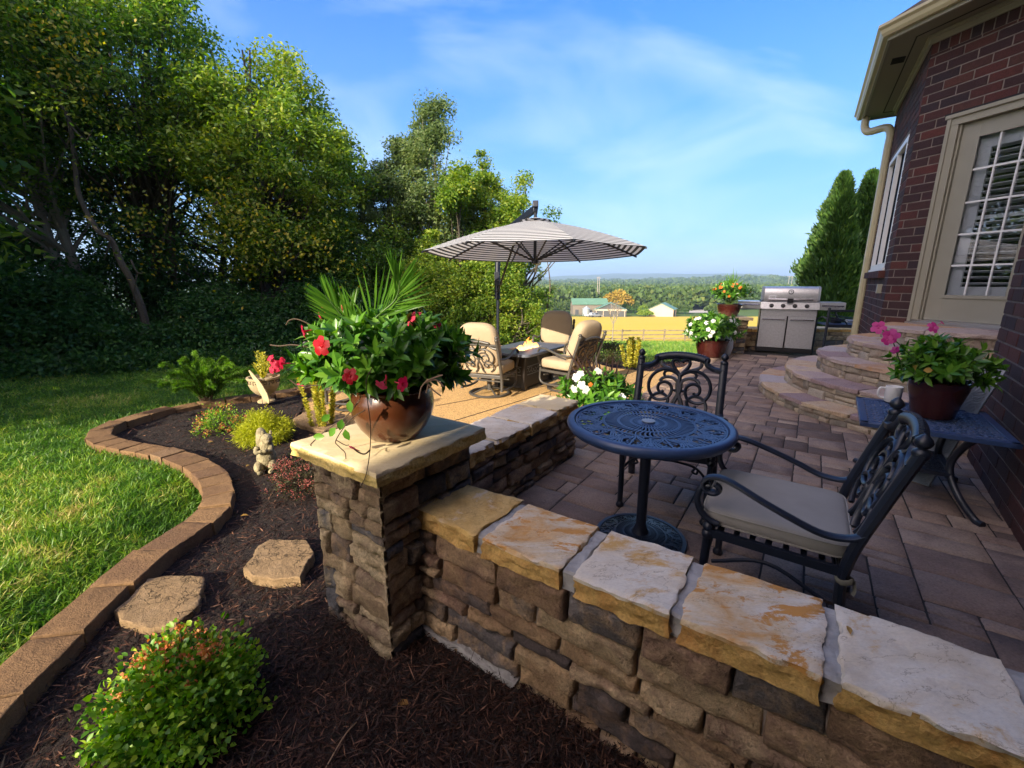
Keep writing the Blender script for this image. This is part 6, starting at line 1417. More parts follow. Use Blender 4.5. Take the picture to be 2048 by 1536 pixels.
# yew with arching branches
q = G(405, 815, -.15); yw = root('yew_shrub', (q.x, q.y + .1, -.15), 0, 'bright green yew with long arching branches near the shaded lawn', 'shrub'); lf = Leaves(); mb = MB(); b_ = Vector((q.x, q.y + .1, -.15))
for i in range(54):
    a = rng.uniform(0, 2 * PI); sp_r = rng.uniform(.05, .72); h = rng.uniform(.35, .72) * (1 - .2 * sp_r); e = b_ + Vector((math.cos(a) * sp_r * 1.05, math.sin(a) * sp_r * .7, h)); md = b_.lerp(e, .5) + Vector((0, 0, .16 * sp_r + .04)); P_ = smoothpath([b_ + Vector((rng.uniform(-.05, .05), 0, 0)), md, e, e + Vector((math.cos(a) * .09, math.sin(a) * .06, -.01))], 14); mb.tube(P_, .0035, seg=4)
    Pn = np.array([tuple(v) for v in P_]); nn = 18; C_ = np.repeat(Pn[6:], nn, 0) + nr.normal(0, .006, ((len(Pn) - 6) * nn, 3)); T_ = unit(np.repeat(np.gradient(Pn, axis=0)[6:], nn, 0)); dr = unit(np.cross(T_, rdir(len(C_))) + T_ * .8); lf.add(C_, dr, rdir(len(C_)), nr.uniform(.03, .05, len(C_)), .006, np.clip(nr.normal(.5, .25, len(C_)) + (C_[:, 2] - b_.z - .3) * .7, 0, 1))
mb.build('branches', M['stem'], yw, world=True); lf.build('needles', M['l_yew'], yw, world=True)
# yellow euonymus columns
def columnar(loc, h, r_, n, label, cat='shrub', mat='l_var', ncol=7, Ln=.038, Wd=.018):
    t = root('euonymus_shrub', loc, 0, label, cat); lf = Leaves(fold=True); mb = MB()
    for i in range(ncol):
        a = rng.uniform(0, 2 * PI); rr = rng.uniform(.1, 1) * r_; b_ = Vector(loc) + Vector((math.cos(a) * rr * .5, math.sin(a) * rr * .5, 0)); e = Vector(loc) + Vector((math.cos(a) * rr, math.sin(a) * rr, h * rng.uniform(.7, 1.05))); mb.tube([b_, e], .004, seg=4)
        m = n // ncol; f = nr.uniform(.05, 1, m)[:, None]; C_ = np.array(b_) * (1 - f) + np.array(e) * f; th = nr.uniform(0, 2 * PI, m); dr = np.stack([np.cos(th), np.sin(th), np.full(m, .7)], 1); lf.add(C_, dr, [0, 0, 1] + nr.normal(0, .4, (m, 3)), Ln * nr.uniform(.7, 1.3, m), Wd, np.clip(nr.normal(.6, .25, m), 0, 1))
    lf.build('foliage', M[mat], t, world=True); mb.build('stems', M['gstem'], t, world=True); return t
q = G(645, 855, -.13); columnar((q.x, q.y + .0, -.13),   .74, .22, 4600, 'upright yellow variegated euonymus between the pillar and the tan chair', ncol=11)
q = G(1262, 738, -.2); columnar((q.x, q.y, -.2), .62, .22, 2200, 'yellow euonymus shrub in the mulch strip behind the bistro chair', ncol=13, Ln=.05, Wd=.03)
q = G(1222, 728, -.2); mound('barberry_shrub', 'dark dusky barberry shrub left of the yellow euonymus', (q.x, q.y + .1, -.2), (.42, .3, .42), 2600, M['l_barb'], .04, .022, seed=6)
q = G(1150, 702, -.3); mound('small_shrub', 'small green shrub behind the fire table chairs at the lawn edge', (q.x, q.y + .4, -.3), (.3, .3, .4), 1800, M['l_spirea'], .05, .025, seed=7)
# urn flowers
q = uL + Vector((0, 0, .30)); uf = root('urn_flowers', q, 0, 'yellow green stems with red trumpet flowers growing in the small urn', 'plant'); lf = Leaves(fold=True); mb = MB()
for i in range(9):
    e = q + Vector((rng.uniform(-.14, .12), rng.uniform(-.1, .1), rng.uniform(.18, .42))); mb.tube([q, e], .004, seg=4); m = 60; f = nr.uniform(.1, 1, m)[:, None]; C_ = np.array(q) * (1 - f) + np.array(e) * f; th = nr.uniform(0, 2 * PI, m); lf.add(C_, np.stack([np.cos(th), np.sin(th), np.full(m, .8)], 1), rdir(m), .05, .014, nr.uniform(.2, .9, m))
lf.build('leaves', M['l_var'], uf, world=True); mb.build('stems', M['gstem'], uf, world=True)
for x, y, d in [(541, 716, (-.3, -.6, .6)), (548, 726, (.3, -.8, .2)), (558, 728, (.8, -.5, .1)), (552, 738, (.1, -.9, -.2)), (565, 722, (.9, -.2, .1)), (543, 740, (-.4, -.8, 0))]: flower(at_px(x, y, uL.y - .05), d, .06, M['rpink'], uf)
# fallen leaves on mulch and on the wall slab
for i, (x, y, z, a, lb) in enumerate([(481, 1033, -.125, 20, 'yellow fallen leaf on the mulch between the edging and the pillar'), (492, 934, -.125, 80, 'yellow fallen leaf on the mulch in front of the squirrel statue'), (1700, 1271, .497, 60, 'curled tan leaf lying on the pale slab at the right of the near wall'), (795, 1410, -.125, 10, 'small pale leaf on the dark mulch in front of the near wall'), (415, 886, -.12, 40, 'pale fallen leaf on the mulch below the orange tipped spirea')]):
    q = G(x, y, z); lf = Leaves(fold=True); lf.add([(0, 0, .004)], [(math.cos(R(a)), math.sin(R(a)), .12)], [(0.1, 0, 1)], .05 if i != 2 else .042, .026 if i != 2 else .014, [rng.random()], droop=.25); o = lf.build('fallen_leaf', M['l_dead']); o.location = q; tag(o, lb, 'leaf', 'fallen leaves')
q = G(690, 1480, -.12); mb = MB(); mb.tube(sp([(q.x - .03, q.y - .1, -.115), (q.x, q.y, -.10), (q.x + .02, q.y + .06, -.115)], 6), .0025, seg=5); o = mb.build('fallen_twig', M['tanstem']); tag(o, 'thin tan twig lying on the dark mulch in front of the near wall', 'twig')
# ================================================================ trees
def tree(name, label, x, y, h, r_, cb, nclump, per, mat, leaf=.13, lean=(0, 0), bark='bark', trunk_r=.14, group='trees along the left side of the lawn', zb=None, sq=1.0, csz=.24, multi=1, top=1.0, yfl=1.0, hang=.3, seed=0):
    zb = ground(x, y) if zb is None else zb; t = root(name, (x, y, zb), 0, label, 'tree', group); rs = random.Random(seed + int(x * 31 + y * 17))
    C_ = np.array([x + lean[0], y + lean[1], zb + h * (cb + 1) / 2]); hz_ = h * (1 - cb) / 2
    P = []
    while len(P) < nclump:
        d = np.array([rs.gauss(0, 1) for _ in range(3)]); d /= np.linalg.norm(d); k = rs.uniform(.25, 1) ** .45
        q = d * k; wz = 1 - .35 * max(0, q[2]) * top; q = C_ + q * [r_ * wz, r_ * wz * yfl, hz_]
        if mnoise.noise(Vector(tuple(q * .45)) + Vector((seed, 0, 0))) < -.22: continue
        P.append(q)
    P = np.array(P); rc = csz * r_ * nr.uniform(.55, 1.25, nclump); idx = np.repeat(np.arange(nclump), per); Q = P[idx] + np.clip(nr.normal(0, 1, (len(idx), 3)), -1.6, 1.6) * (rc[idx] * .55)[:, None] * [1, 1, .62]
    N_ = len(Q); lf = Leaves(); dr = rdir(N_) * [1, 1, .5] - [0, 0, hang]; cr = nr.uniform(-.22, .22, nclump)[idx]
    lf.add(Q, dr, rdir(N_) * .8 + [0, -.2, .8], leaf * .80 * nr.uniform(.5, 1.35, N_), leaf * .42 * nr.uniform(.7, 1.2, N_), np.clip(nr.normal(.42, .2, N_) + cr, 0, 1)); lf.build('crown', mat, t, world=True)
    mb = MB()
    for m in range(multi):
        bx_ = x + (rs.uniform(-.5, .5) if multi > 1 else 0); by_ = y + (rs.uniform(-.3, .3) if multi > 1 else 0); tx, ty = C_[0] + (rs.uniform(-.5, .5) * r_ if multi > 1 else 0), C_[1]
        pts = smoothpath([(bx_, by_, zb - .1), (bx_ + (tx - bx_) * .25 + rs.uniform(-.15, .15), by_ + (ty - by_) * .3, zb + h * .3), (bx_ + (tx - bx_) * .6 + rs.uniform(-.2, .2), by_ + (ty - by_) * .6, zb + h * .6), (tx, ty, zb + h * .93)], 6)
        mb.tube(pts, [trunk_r * (1 - .85 * i / (len(pts) - 1)) for i in range(len(pts))], seg=8)
        for q in P[m::multi][:46]:
            q = Vector(tuple(q)); zz = zb + (q.z - zb) * rs.uniform(.5, .8); k = min(range(len(pts)), key=lambda i: abs(pts[i].z - zz)); s_ = pts[k]; r0 = trunk_r * (1 - .85 * k / (len(pts) - 1)) * .45
            md = s_.lerp(q, .5) + Vector((rs.uniform(-.2, .2), rs.uniform(-.2, .2), -.12 * (q - s_).length * .5)); mb.tube([s_, md, q], [r0, r0 * .6, r0 * .2], seg=5)
    mb.build('trunk', M[bark], t, world=True); return t
def T(px, Y, topy, halfw, **k):
    b_ = D(px, 600, Y); x = b_.x; zt = D(px, topy, Y).z; zb = ground(x, Y); r_ = halfw * (Y * .9736) / FPX; return x, Y, zt - zb, r_
def tp(px, Y, topy, halfw, label, name='leafy_tree', **k): x, y, h, r_ = T(px, Y, topy, halfw); return tree(name, label, x, y, h, r_, k.pop('cb', .2), int(k.pop('nc', 150) * 1.5), int(k.pop('per', 150) * 1.5), k.pop('mat', M['l_tree']), **k)
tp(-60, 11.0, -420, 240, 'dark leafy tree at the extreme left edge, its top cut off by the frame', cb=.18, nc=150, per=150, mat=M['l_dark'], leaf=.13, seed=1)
tp(150, 10.6, -330, 200, 'tall tree at the far left with yellowing leaves and a forked pale limb', cb=.30, nc=130, per=150, mat=M['l_tree'], bark='palebark', leaf=.14, lean=(-1.0, .0), seed=2, multi=2)
tp(330, 12.0, -150, 190, 'tall leafy tree whose top leaves the picture left of the open sky', cb=.30, nc=150, per=150, leaf=.14, seed=3, multi=3)
tp(560, 12.8, 45, 165, 'broad sunlit yellow green tree between the tallest trees and the low dip', cb=.24, nc=170, per=150, mat=M['l_tree2'], leaf=.15, seed=4, multi=3)
tp(665, 14.0, 210, 85, 'narrow sunlit tree leaning out towards the open sky', cb=.3, nc=80, per=130, mat=M['l_tree2'], leaf=.14, seed=5)
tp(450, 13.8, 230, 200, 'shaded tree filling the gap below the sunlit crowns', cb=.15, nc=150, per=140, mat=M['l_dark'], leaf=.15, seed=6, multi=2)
tp(790, 15.0, 285, 70, 'slim grey green tree in the dip of the tree line', cb=.3, nc=80, per=110, mat=M['l_grey'], leaf=.13, seed=7)
tp(880, 15.5, 190, 92, 'feathery open topped tree rising above the left end of the parasol', cb=.28, nc=130, per=100, mat=M['l_grey'], leaf=.13, seed=8, top=1.6, bark='palebark')
tp(930, 14.5, 330, 85, 'bright yellow green tree directly behind the left half of the parasol', cb=.2, nc=100, per=130, mat=M['l_tree2'], leaf=.14, seed=9)
tp(1050, 15.5, 352, 84, 'small airy tree at the right end of the tree line above the parasol', cb=.2, nc=100, per=110, mat=M['l_tree2'], leaf=.13, seed=10, top=1.4)
tp(720, 14.6, 330, 130, 'dense dark tree behind the potted palm fronds', cb=.1, nc=150, per=140, mat=M['l_tree'], leaf=.14, seed=11, multi=2)
tp(825, 15.6, 268, 78, 'airy grey green tree joining the feathery tree to the darker trees', cb=.12, nc=95, per=110, mat=M['l_grey'], leaf=.13, seed=12)
tp(968, 15.8, 300, 62, 'yellow green tree between the feathery tree and the small airy tree', cb=.1, nc=90, per=110, mat=M['l_tree2'], leaf=.13, seed=13)
tp(1000, 15.0, 400, 80, 'leafy tree hidden low behind the middle of the parasol', cb=.05, nc=90, per=110, mat=M['l_tree2'], leaf=.13, seed=14)
# vine-covered masses, sunlit
def shrubmass(px, Y, topy, halfw, label, mat, nc=90, per=150, leaf=.11, seed=0, yfl=.7, name='overgrown_shrub'): x, y, h, r_ = T(px, Y, topy, halfw); return tree(name, label, x, y, h, r_, -.12, nc, per, mat, leaf=leaf, trunk_r=.05, seed=seed, group='overgrown shrubs under the tree line', csz=.30, yfl=yfl, multi=3, top=.6)
shrubmass(870, 13.2, 500, 95, 'vine covered shrub mass sunlit behind the potted vine and left of the parasol pole', M['l_tree2'], 170, 230, seed=21)
shrubmass(985, 13.4, 515, 80, 'vine covered shrub mass sunlit directly behind the parasol pole', M['l_tree2'], 160, 230, seed=22)
shrubmass(1045, 13.0, 590, 58, 'rounded sunlit bush at the right end of the tree line beside the hay field', M['l_tree2'], 120, 220, leaf=.09, seed=23)
shrubmass(1075, 15.0, 470, 36, 'wispy twiggy bush drooping under the right half of the parasol', M['l_grey'], 30, 60, leaf=.10, seed=24)
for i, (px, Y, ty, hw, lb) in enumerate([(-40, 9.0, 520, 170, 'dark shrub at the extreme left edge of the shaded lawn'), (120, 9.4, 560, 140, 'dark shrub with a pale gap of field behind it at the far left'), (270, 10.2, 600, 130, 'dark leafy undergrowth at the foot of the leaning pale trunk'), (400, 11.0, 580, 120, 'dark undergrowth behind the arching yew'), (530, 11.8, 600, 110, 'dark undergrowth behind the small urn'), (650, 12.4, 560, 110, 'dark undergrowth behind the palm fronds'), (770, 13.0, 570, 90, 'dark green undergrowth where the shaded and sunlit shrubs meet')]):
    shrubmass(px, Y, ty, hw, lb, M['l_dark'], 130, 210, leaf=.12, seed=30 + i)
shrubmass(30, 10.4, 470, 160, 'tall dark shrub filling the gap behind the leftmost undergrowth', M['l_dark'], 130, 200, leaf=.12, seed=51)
shrubmass(235, 11.6, 505, 120, 'tall dark shrub behind the leaning pale trunk', M['l_dark'], 120, 200, leaf=.12, seed=52)
# ground level fringe of pale flowered weeds
n = 9000; f = nr.uniform(0, 1, n); A_ = np.array([[-9.5, 7.6], [-6.2, 9.4], [-4.6, 10.6], [-1.3, 11.8]]); seg_ = nr.integers(0, 3, n); PX = A_[seg_] * (1 - f[:, None]) + A_[seg_ + 1] * f[:, None] + nr.normal(0, .22, (n, 2)); hh = np.abs(nr.normal(0, .22, n)); Z = np.array([ground(a, b) for a, b in PX]) + hh
lf = Leaves(); lf.add(np.stack([PX[:, 0], PX[:, 1], Z], 1), rdir(n) + [0, 0, .5], rdir(n), .10, .05, nr.uniform(0, 1, n)); tag(lf.build('weeds', M['l_dark']), 'low dark weeds along the foot of the shrubs at the lawn edge', None, None, 'stuff')
for i, (px, py, Y, n) in enumerate([(545, 715, 10.4, 300), (590, 705, 10.8, 200), (310, 708, 9.8, 120), (420, 708, 10.2, 110)]):
    c = D(px, py, Y); lf = Leaves(); lf.add(np.array(c) + nr.normal(0, 1, (n, 3)) * [.45, .15, .14], rdir(n), rdir(n), .035, .03, nr.uniform(0, 1, n)); o = lf.build('white_wildflowers', M['wpetal']); tag(o, ['patch of white wildflowers just above the small urn', 'patch of white wildflowers right of the urn at the undergrowth foot', 'patch of white wildflowers far left at the undergrowth foot', 'patch of white wildflowers behind the yew at the undergrowth foot'][i], None, None, 'stuff')
# bare pale forked limb and dead branches on the left
mb = MB()
def lim(px, Y, r0, r1): P_ = smoothpath([D(x, y, Y) for x, y in px], 5); mb.tube(P_, [r0 + (r1 - r0) * i / (len(P_) - 1) for i in range(len(P_))], seg=7)
lim([(282, 610), (262, 560), (240, 520), (222, 480), (195, 460), (160, 395), (150, 330), (140, 250), (118, 200), (95, 150)], 10.0, .075, .03); lim([(118, 200), (130, 180), (143, 165)], 10.0, .03, .012); lim([(140, 250), (170, 280), (185, 260)], 10.0, .03, .01)
lim([(222, 480), (215, 500), (208, 520)], 9.9, .02, .008); lim([(262, 520), (275, 545), (290, 545)], 9.9, .022, .008); lim([(275, 545), (270, 570), (266, 600)], 9.9, .018, .006)
lim([(430, 410), (455, 390), (470, 360)], 11.0, .05, .015); lim([(455, 392), (480, 388), (500, 394)], 11.0, .03, .012)
q = D(282, 610, 10.0); lt = root('leaning_pale_trunk', (q.x, q.y, ground(q.x, q.y)), 0, 'slender leaning pale tree trunk with dead limbs at the left of the lawn', 'tree'); lim([(300, 690), (292, 650), (282, 610)], 10.0, .09, .08); mb.build('trunk', M['bark'], lt, world=True)
lf = Leaves(); cl = [D(x, y, 9.8) for x, y in ((470, 420), (500, 430), (440, 425), (520, 500), (300, 490), (60, 70), (140, 120), (250, 420), (180, 100), (610, 470), (640, 520), (90, 40), (170, 170))]
for c in cl: n = 110; lf.add(np.array(c) + nr.normal(0, .42, (n, 3)), rdir(n) - [0, 0, .5], rdir(n) + [0, -.5, .6], .09, .06, nr.uniform(0, 1, n))
M['l_yel'] = leafmat('yellowing_leaves', [(.10, .16, .02), (.18, .23, .03), (.32, .31, .03), (.44, .32, .03)], .45, .5); lf.build('crown', M['l_yel'], lt, world=True)
# trees behind the left of the camera, they shade the far lawn
for i, (c_, a_, h) in enumerate([(-9.6, -3.0, 8.5), (-12.2, -1.0, 9.5), (-10.3, -7.5, 10), (-14.5, -4, 10), (-17, 0, 10)]):
    p = CAt(c_, a_); tree('leafy_tree', ['tree beside the lawn behind the viewer, nearest the house', 'tree beside the lawn behind the viewer, second from the house', 'tree beside the lawn behind the viewer, third from the house', 'tree beside the lawn behind the viewer, fourth from the house', 'tree beside the lawn behind the viewer, farthest from the house'][i], p.x, p.y, h, 3.2, .02, 130, 90, M['l_tree'], leaf=.30, csz=.3, seed=60 + i)
# ---- arborvitae pair
def conifer(x, y, z, h, r_, label, seed):
    t = root('arborvitae', (x, y, z), 0, label, 'conifer', 'arborvitae behind the house corner'); lf = Leaves(); n = 26000; f = nr.uniform(0, 1, n) ** .8; prof = np.clip(np.minimum(1, (1 - f) * 1.75) ** .75, 0, 1) * (0.9 + .1 * np.sin(f * 40)); th = nr.uniform(0, 2 * PI, n)
    lump = 1 + .34 * np.array([mnoise.noise(Vector((math.cos(a) * 2, math.sin(a) * 2, b * 7 + seed))) + .5 * mnoise.noise(Vector((math.cos(a) * 6, math.sin(a) * 6, b * 22 + seed))) for a, b in zip(th, f)]); rr = r_ * prof * lump * np.where(nr.uniform(0, 1, n) < .12, nr.uniform(1.0, 1.22, n), nr.uniform(.72, 1.04, n))
    P = np.stack([x + np.cos(th) * rr, y + np.sin(th) * rr, z + f * h], 1); dr = np.stack([np.cos(th) * .5, np.sin(th) * .5, np.full(n, 1.0)], 1) + nr.normal(0, .3, (n, 3)); lf.add(P, dr, np.stack([-np.sin(th), np.cos(th), np.zeros(n)], 1) + nr.normal(0, .5, (n, 3)), nr.uniform(.10, .2, n), .05, np.clip(nr.normal(.45, .22, n), 0, 1)); lf.build('foliage', M['l_cyp'], t, world=True)
    mb = MB(); mb.tube([(x, y, z - .1), (x, y, z + h * .9)], [.12, .02], seg=8); mb.lathe([(r_ * .72, .0), (r_ * .78, h * .3), (r_ * .62, h * .55), (r_ * .3, h * .8), (0, h * .93)], (x, y, z), 20); mb.build('trunk', M['l_dark'], t, world=True)  # trunk plus an added dark inner core that fills the foliage
c1, c2 = D(1688, 352, 12.5), D(1734, 348, 13.3); conifer(c1.x + .02, 12.5, -.6, c1.z + .6, .74, 'left of two tall dark green arborvitae, its top edge lit yellow', 1); conifer(c2.x + .15, 13.3, -.6, c2.z + .6, .74, 'right of two tall dark green arborvitae, beside the downspout', 2)
c3 = D(1645, 600, 12.0)
# ================================================================ far scene
M['fence'] = solid('weathered_fence_board', (.20, .16, .10), .9, var=.3, vscale=3)
fn = root('board_fence', (8, 47, ground(8, 47)), 0, 'weathered three board farm fence along the far edge of the lawn', 'fence')
a, b_ = D(1150, 684, 47), D(1700, 676, 51); n = 14; prev = None; 
xs0, ys0, xs1, ys1 = 2.5, 46.6, 36, 50.0
for i in range(15):
    f = i / 14; x, y = xs0 + (xs1 - xs0) * f, ys0 + (ys1 - ys0) * f; z = ground(x, y); mb = MB(); mb.box((x, y, z + .66), (.15, .15, 1.36)); mb.build('post', M['fence'], fn, smooth=False, world=True)
    if prev:
        mb = MB()
        for k in (.35, .75, 1.2): mb.bar(prev + Vector((0, -.09, k)), Vector((x, y - .09, z + k)), .03, .14)
        mb.build('rail', M['fence'], fn, smooth=False, world=True)
    prev = Vector((x, y, z))
# bare sapling by the fence
q = D(1225, 683, 44); sx, sy = q.x, 44.0; sz_ = ground(sx, sy); bt = root('bare_tree', (sx, sy, sz_), 0, 'small leafless pale tree standing in front of the farm buildings', 'tree'); mb = MB(); rs = random.Random(4)
def br(p, d, l, r0, dep):
    e = p + d * l; mb.tube([p, p.lerp(e, .5) + Vector((rs.uniform(-.04, .04), 0, 0)), e], [r0, r0 * .8, r0 * .6], seg=5)
    if dep == 0: return
    for k in range(3 if dep > 1 else 2):
        a = rs.uniform(0, 2 * PI); s_ = rs.uniform(.35, .6); br(p.lerp(e, rs.uniform(.55, 1)), (d + Vector((math.cos(a) * s_, math.sin(a) * s_, rs.uniform(0, .15)))).normalized(), l * rs.uniform(.6, .8), r0 * .62, dep - 1)
br(Vector((sx, sy, sz_)), Vector((0, 0, 1)), 1.9, .075, 0); br(Vector((sx, sy, sz_ + 1.8)), Vector((.05, 0, 1)), 1.0, .06, 4); br(Vector((sx, sy, sz_ + 1.8)), Vector((-.4, 0, .9)).normalized(), .9, .045, 3); br(Vector((sx, sy, sz_ + 1.9)), Vector((.45, 0, .85)).normalized(), .9, .045, 3); mb.build('trunk', M['palebark'], bt, world=True)
# farm buildings
M['greenroof'] = solid('green_metal_roof', (.10, .20, .13), .45, var=.1, vscale=.5); M['barnwood'] = stonemat('weathered_barn_boards', [(.10, .085, .07), (.19, .165, .13), (.14, .12, .095)], nscale=1.2, stretch=(3, 3, .3), bs=(3, .5)); M['tansiding'] = solid('tan_metal_siding', (.42, .34, .25), .6, var=.06, vscale=.5); M['darkside'] = solid('dark_barn_side', (.05, .055, .06), .7); M['gal'] = solid('galvanised_steel', (.42, .46, .46), .4, metal=.4)
def gable(mb, mr, c, lx, ly, h, rise, rz, ov=.5):
    """ridge along local x"""
    Mz = Matrix.Rotation(rz, 3, 'Z'); P = lambda x, y, z: tuple(Mz @ Vector((x, y, z)) + Vector(c)); a, b_ = lx / 2, ly / 2
    v = [P(-a, -b_, -.5), P(a, -b_, -.5), P(a, b_, -.5), P(-a, b_, -.5), P(-a, -b_, h), P(a, -b_, h), P(a, b_, h), P(-a, b_, h), P(-a, 0, h + rise), P(a, 0, h + rise)]
    mb.add(v, [(0, 1, 5, 4), (2, 3, 7, 6), (1, 2, 6, 9, 5), (3, 0, 4, 8, 7)]); k = rise / b_
    for s in (-1, 1): q = [P(-a - ov, s * (b_ + ov), h - ov * k), P(a + ov, s * (b_ + ov), h - ov * k), P(a + ov, 0, h + rise + .0), P(-a - ov, 0, h + rise)]; mr.add(q + [(x, y, z + .15) for x, y, z in q], [(0, 1, 2, 3), (7, 6, 5, 4), (0, 4, 5, 1), (1, 5, 6, 2), (2, 6, 7, 3), (3, 7, 4, 0)])
def barn(px0, px1, ybase, Y, h, rise, rz, ly, wallm, label, name='barn'):
    p0, p1 = D(px0, ybase, Y), D(px1, ybase, Y); c = (p0 + p1) / 2; lx = (p1 - p0).length; zz = ground(c.x, Y); t = root(name, (c.x, c.y, zz), rz, label, 'barn', 'farm buildings beyond the hay field'); mb, mr = MB(), MB(); gable(mb, mr, (0, 0, 0), lx, ly, h, rise, 0); mb.build('wall', M[wallm], t, smooth=False); mr.build('roof', M['greenroof'], t, smooth=False); return t, lx
t, lx = barn(1143, 1210, 632, 205, 4.9, 2.3, 0, 9, 'barnwood', 'long weathered wooden barn with a green metal roof', 'weathered_barn')
for i in range(5): mb = MB(); mb.box((-lx / 2 + 1.8 + i * 3.1, -4.53, 1.2), (1.5, .1, 2.4)); mb.build('doorway', M['darkside'], t, smooth=False)
t, lx = barn(1197, 1243, 636, 188, 3.0, 2.9, R(78), 13, 'darkside', 'open fronted dark barn with a green roof and a pale fascia', 'open_barn'); mb = MB()
for i in range(5): mb.box((-lx / 2 - .1, -5.8 + i * 2.9, 1.5), (.25, .25, 3.2))
mb.box((-lx / 2 - .12, 0, 3.1), (.2, 13, .7)); mb.build('front_posts', M['tansiding'], t, smooth=False)
t, lx = barn(1304, 1345, 634, 190, 3.4, 2.4, R(62), 10, 'tansiding', 'tan sided metal shed with a green roof and dark side openings', 'metal_shed')
mb = MB(); mb.box((-1.0, -5.03, 1.4), (2.6, .1, 2.8)); mb.box((-3.2, -5.03, 1.4), (1.2, .1, 2.8)); mb.build('doorway', M['darkside'], t, smooth=False)
q = D(1172, 632, 196); t = root('grain_bin', (q.x, 196, ground(q.x, 196)), 0, 'small round galvanised grain bin in front of the weathered barn', 'grain bin'); mb = MB(); mb.lathe([(1.7, -.3), (1.7, 3.0)], (0, 0, 0), 24); mb.build('drum', M['gal'], t); mb = MB(); mb.lathe([(1.85, 2.95), (.3, 4.0), (.3, 4.2), (0, 4.3)], (0, 0, 0), 24); mb.build('cone_roof', M['gal'], t)
def car(px, Y, rz, label, col):
    q = D(px, 636, Y); t = root('parked_pickup', (q.x, Y, ground(q.x, Y)), rz, label, 'pickup truck', 'pickups parked by the open barn'); m_ = solid('car_paint_' + col[0], col[1], .3)
    mb = MB(); pf = [(-2.6, .45), (-2.6, 1.0), (-.7, 1.02), (-.45, 1.75), (.8, 1.75), (1.3, 1.08), (2.5, .95), (2.6, .45)]; n = len(pf); mb.add([(x, s * .95 * (.86 if z > 1.5 else 1), z) for s in (-1, 1) for x, z in pf], [(i, (i + 1) % n, n + (i + 1) % n, n + i) for i in range(n)] + [tuple(range(n))[::-1], tuple(n + i for i in range(n))]); mb.build('body', m_, t, smooth=False, bevel=.05)
    mb = MB()
    for s in (-1, 1): mb.box((.15, s * .90, 1.42), (1.2, .06, .42))
    mb.box((1.02, 0, 1.42), (.05, 1.4, .4)); mb.build('windows', M['dark'], t, smooth=False)
    for x in (-1.6, 1.6):
        for s in (-1, 1): w_ = MB(); w_.tube([(x, s * .80, .38), (x, s * 1.0, .38)], .38, seg=16); w_.build('wheel', M['dark'], t)
car(1183, 180, R(20), 'silver pickup parked left of the open barn', ('silver', (.5, .52, .54))); car(1191, 176, R(12), 'dark grey pickup parked nearest the open barn', ('grey', (.16, .18, .2)))
mb = MB(); p0, p1 = D(1100, 634, 186), D(1168, 634, 186); f2 = root('paddock_fence', (p0.x, 186, ground(p0.x, 186)), 0, 'low dark paddock fence left of the pickups', 'fence')
for i in range(9): x = p0.x + (p1.x - p0.x) * i / 8; z = ground(x, 186); mb.box((x, 186, z + .6), (.18, .18, 1.4))
mb.build('posts', M['darkside'], f2, smooth=False, world=True); mb = MB()
for k in (.5, 1.1): mb.bar((p0.x, 185.9, ground(p0.x, 186) + k), (p1.x, 185.9, ground(p1.x, 186) + k), .06, .14)
mb.build('rails', M['darkside'], f2, smooth=False, world=True)
# utility poles, pylon
M['pole'] = solid('grey_pole', (.30, .27, .23), .8)
for i, (px, Y, ty, lb) in enumerate([(1196, 240, 553, 'left of the twin grey utility poles above the weathered barn'), (1199.5, 244, 553, 'right of the twin grey utility poles above the weathered barn')]):
    q = D(px, ty, Y); zz = ground(q.x, Y); mb = MB(); mb.tube([(0, 0, 0), (0, 0, q.z - zz)], [.24, .15], seg=8); mb.bar((-.9, 0, q.z - zz - .6), (.9, 0, q.z - zz - .6), .12, .12); o = mb.build('utility_pole', M['pole']); o.location = (q.x, Y, zz); tag(o, lb, 'utility pole', 'utility poles')
q = D(1582, 552, 900); zz = ground(q.x, 900); mb = MB()
for s in (-1, 1): mb.tube([(s * 3, 0, 0), (s * 3, 0, q.z - zz)], .45, seg=6)
mb.bar((-7, 0, q.z - zz - 1.5), (7, 0, q.z - zz - 1.5), .5, .6); o = mb.build('power_pylon', M['pole']); o.location = (q.x, 900, zz); tag(o, 'faint H-shaped power pylon on the hills above the grill', 'pylon')
# pale gravel lot and parked white trailer
mb = MB(); pp = [(1378, 622), (1425, 622), (1425, 612), (1382, 612)]; v = []
for x, y in pp: g_ = D(x, y, 215 if y > 615 else 330); v.append((g_.x, g_.y, ground(g_.x, g_.y) + .12))
mb.add(v, [(0, 1, 2, 3)]); o = mb.build('gravel_lot', M['footing'], smooth=False); o['kind'] = 'structure'
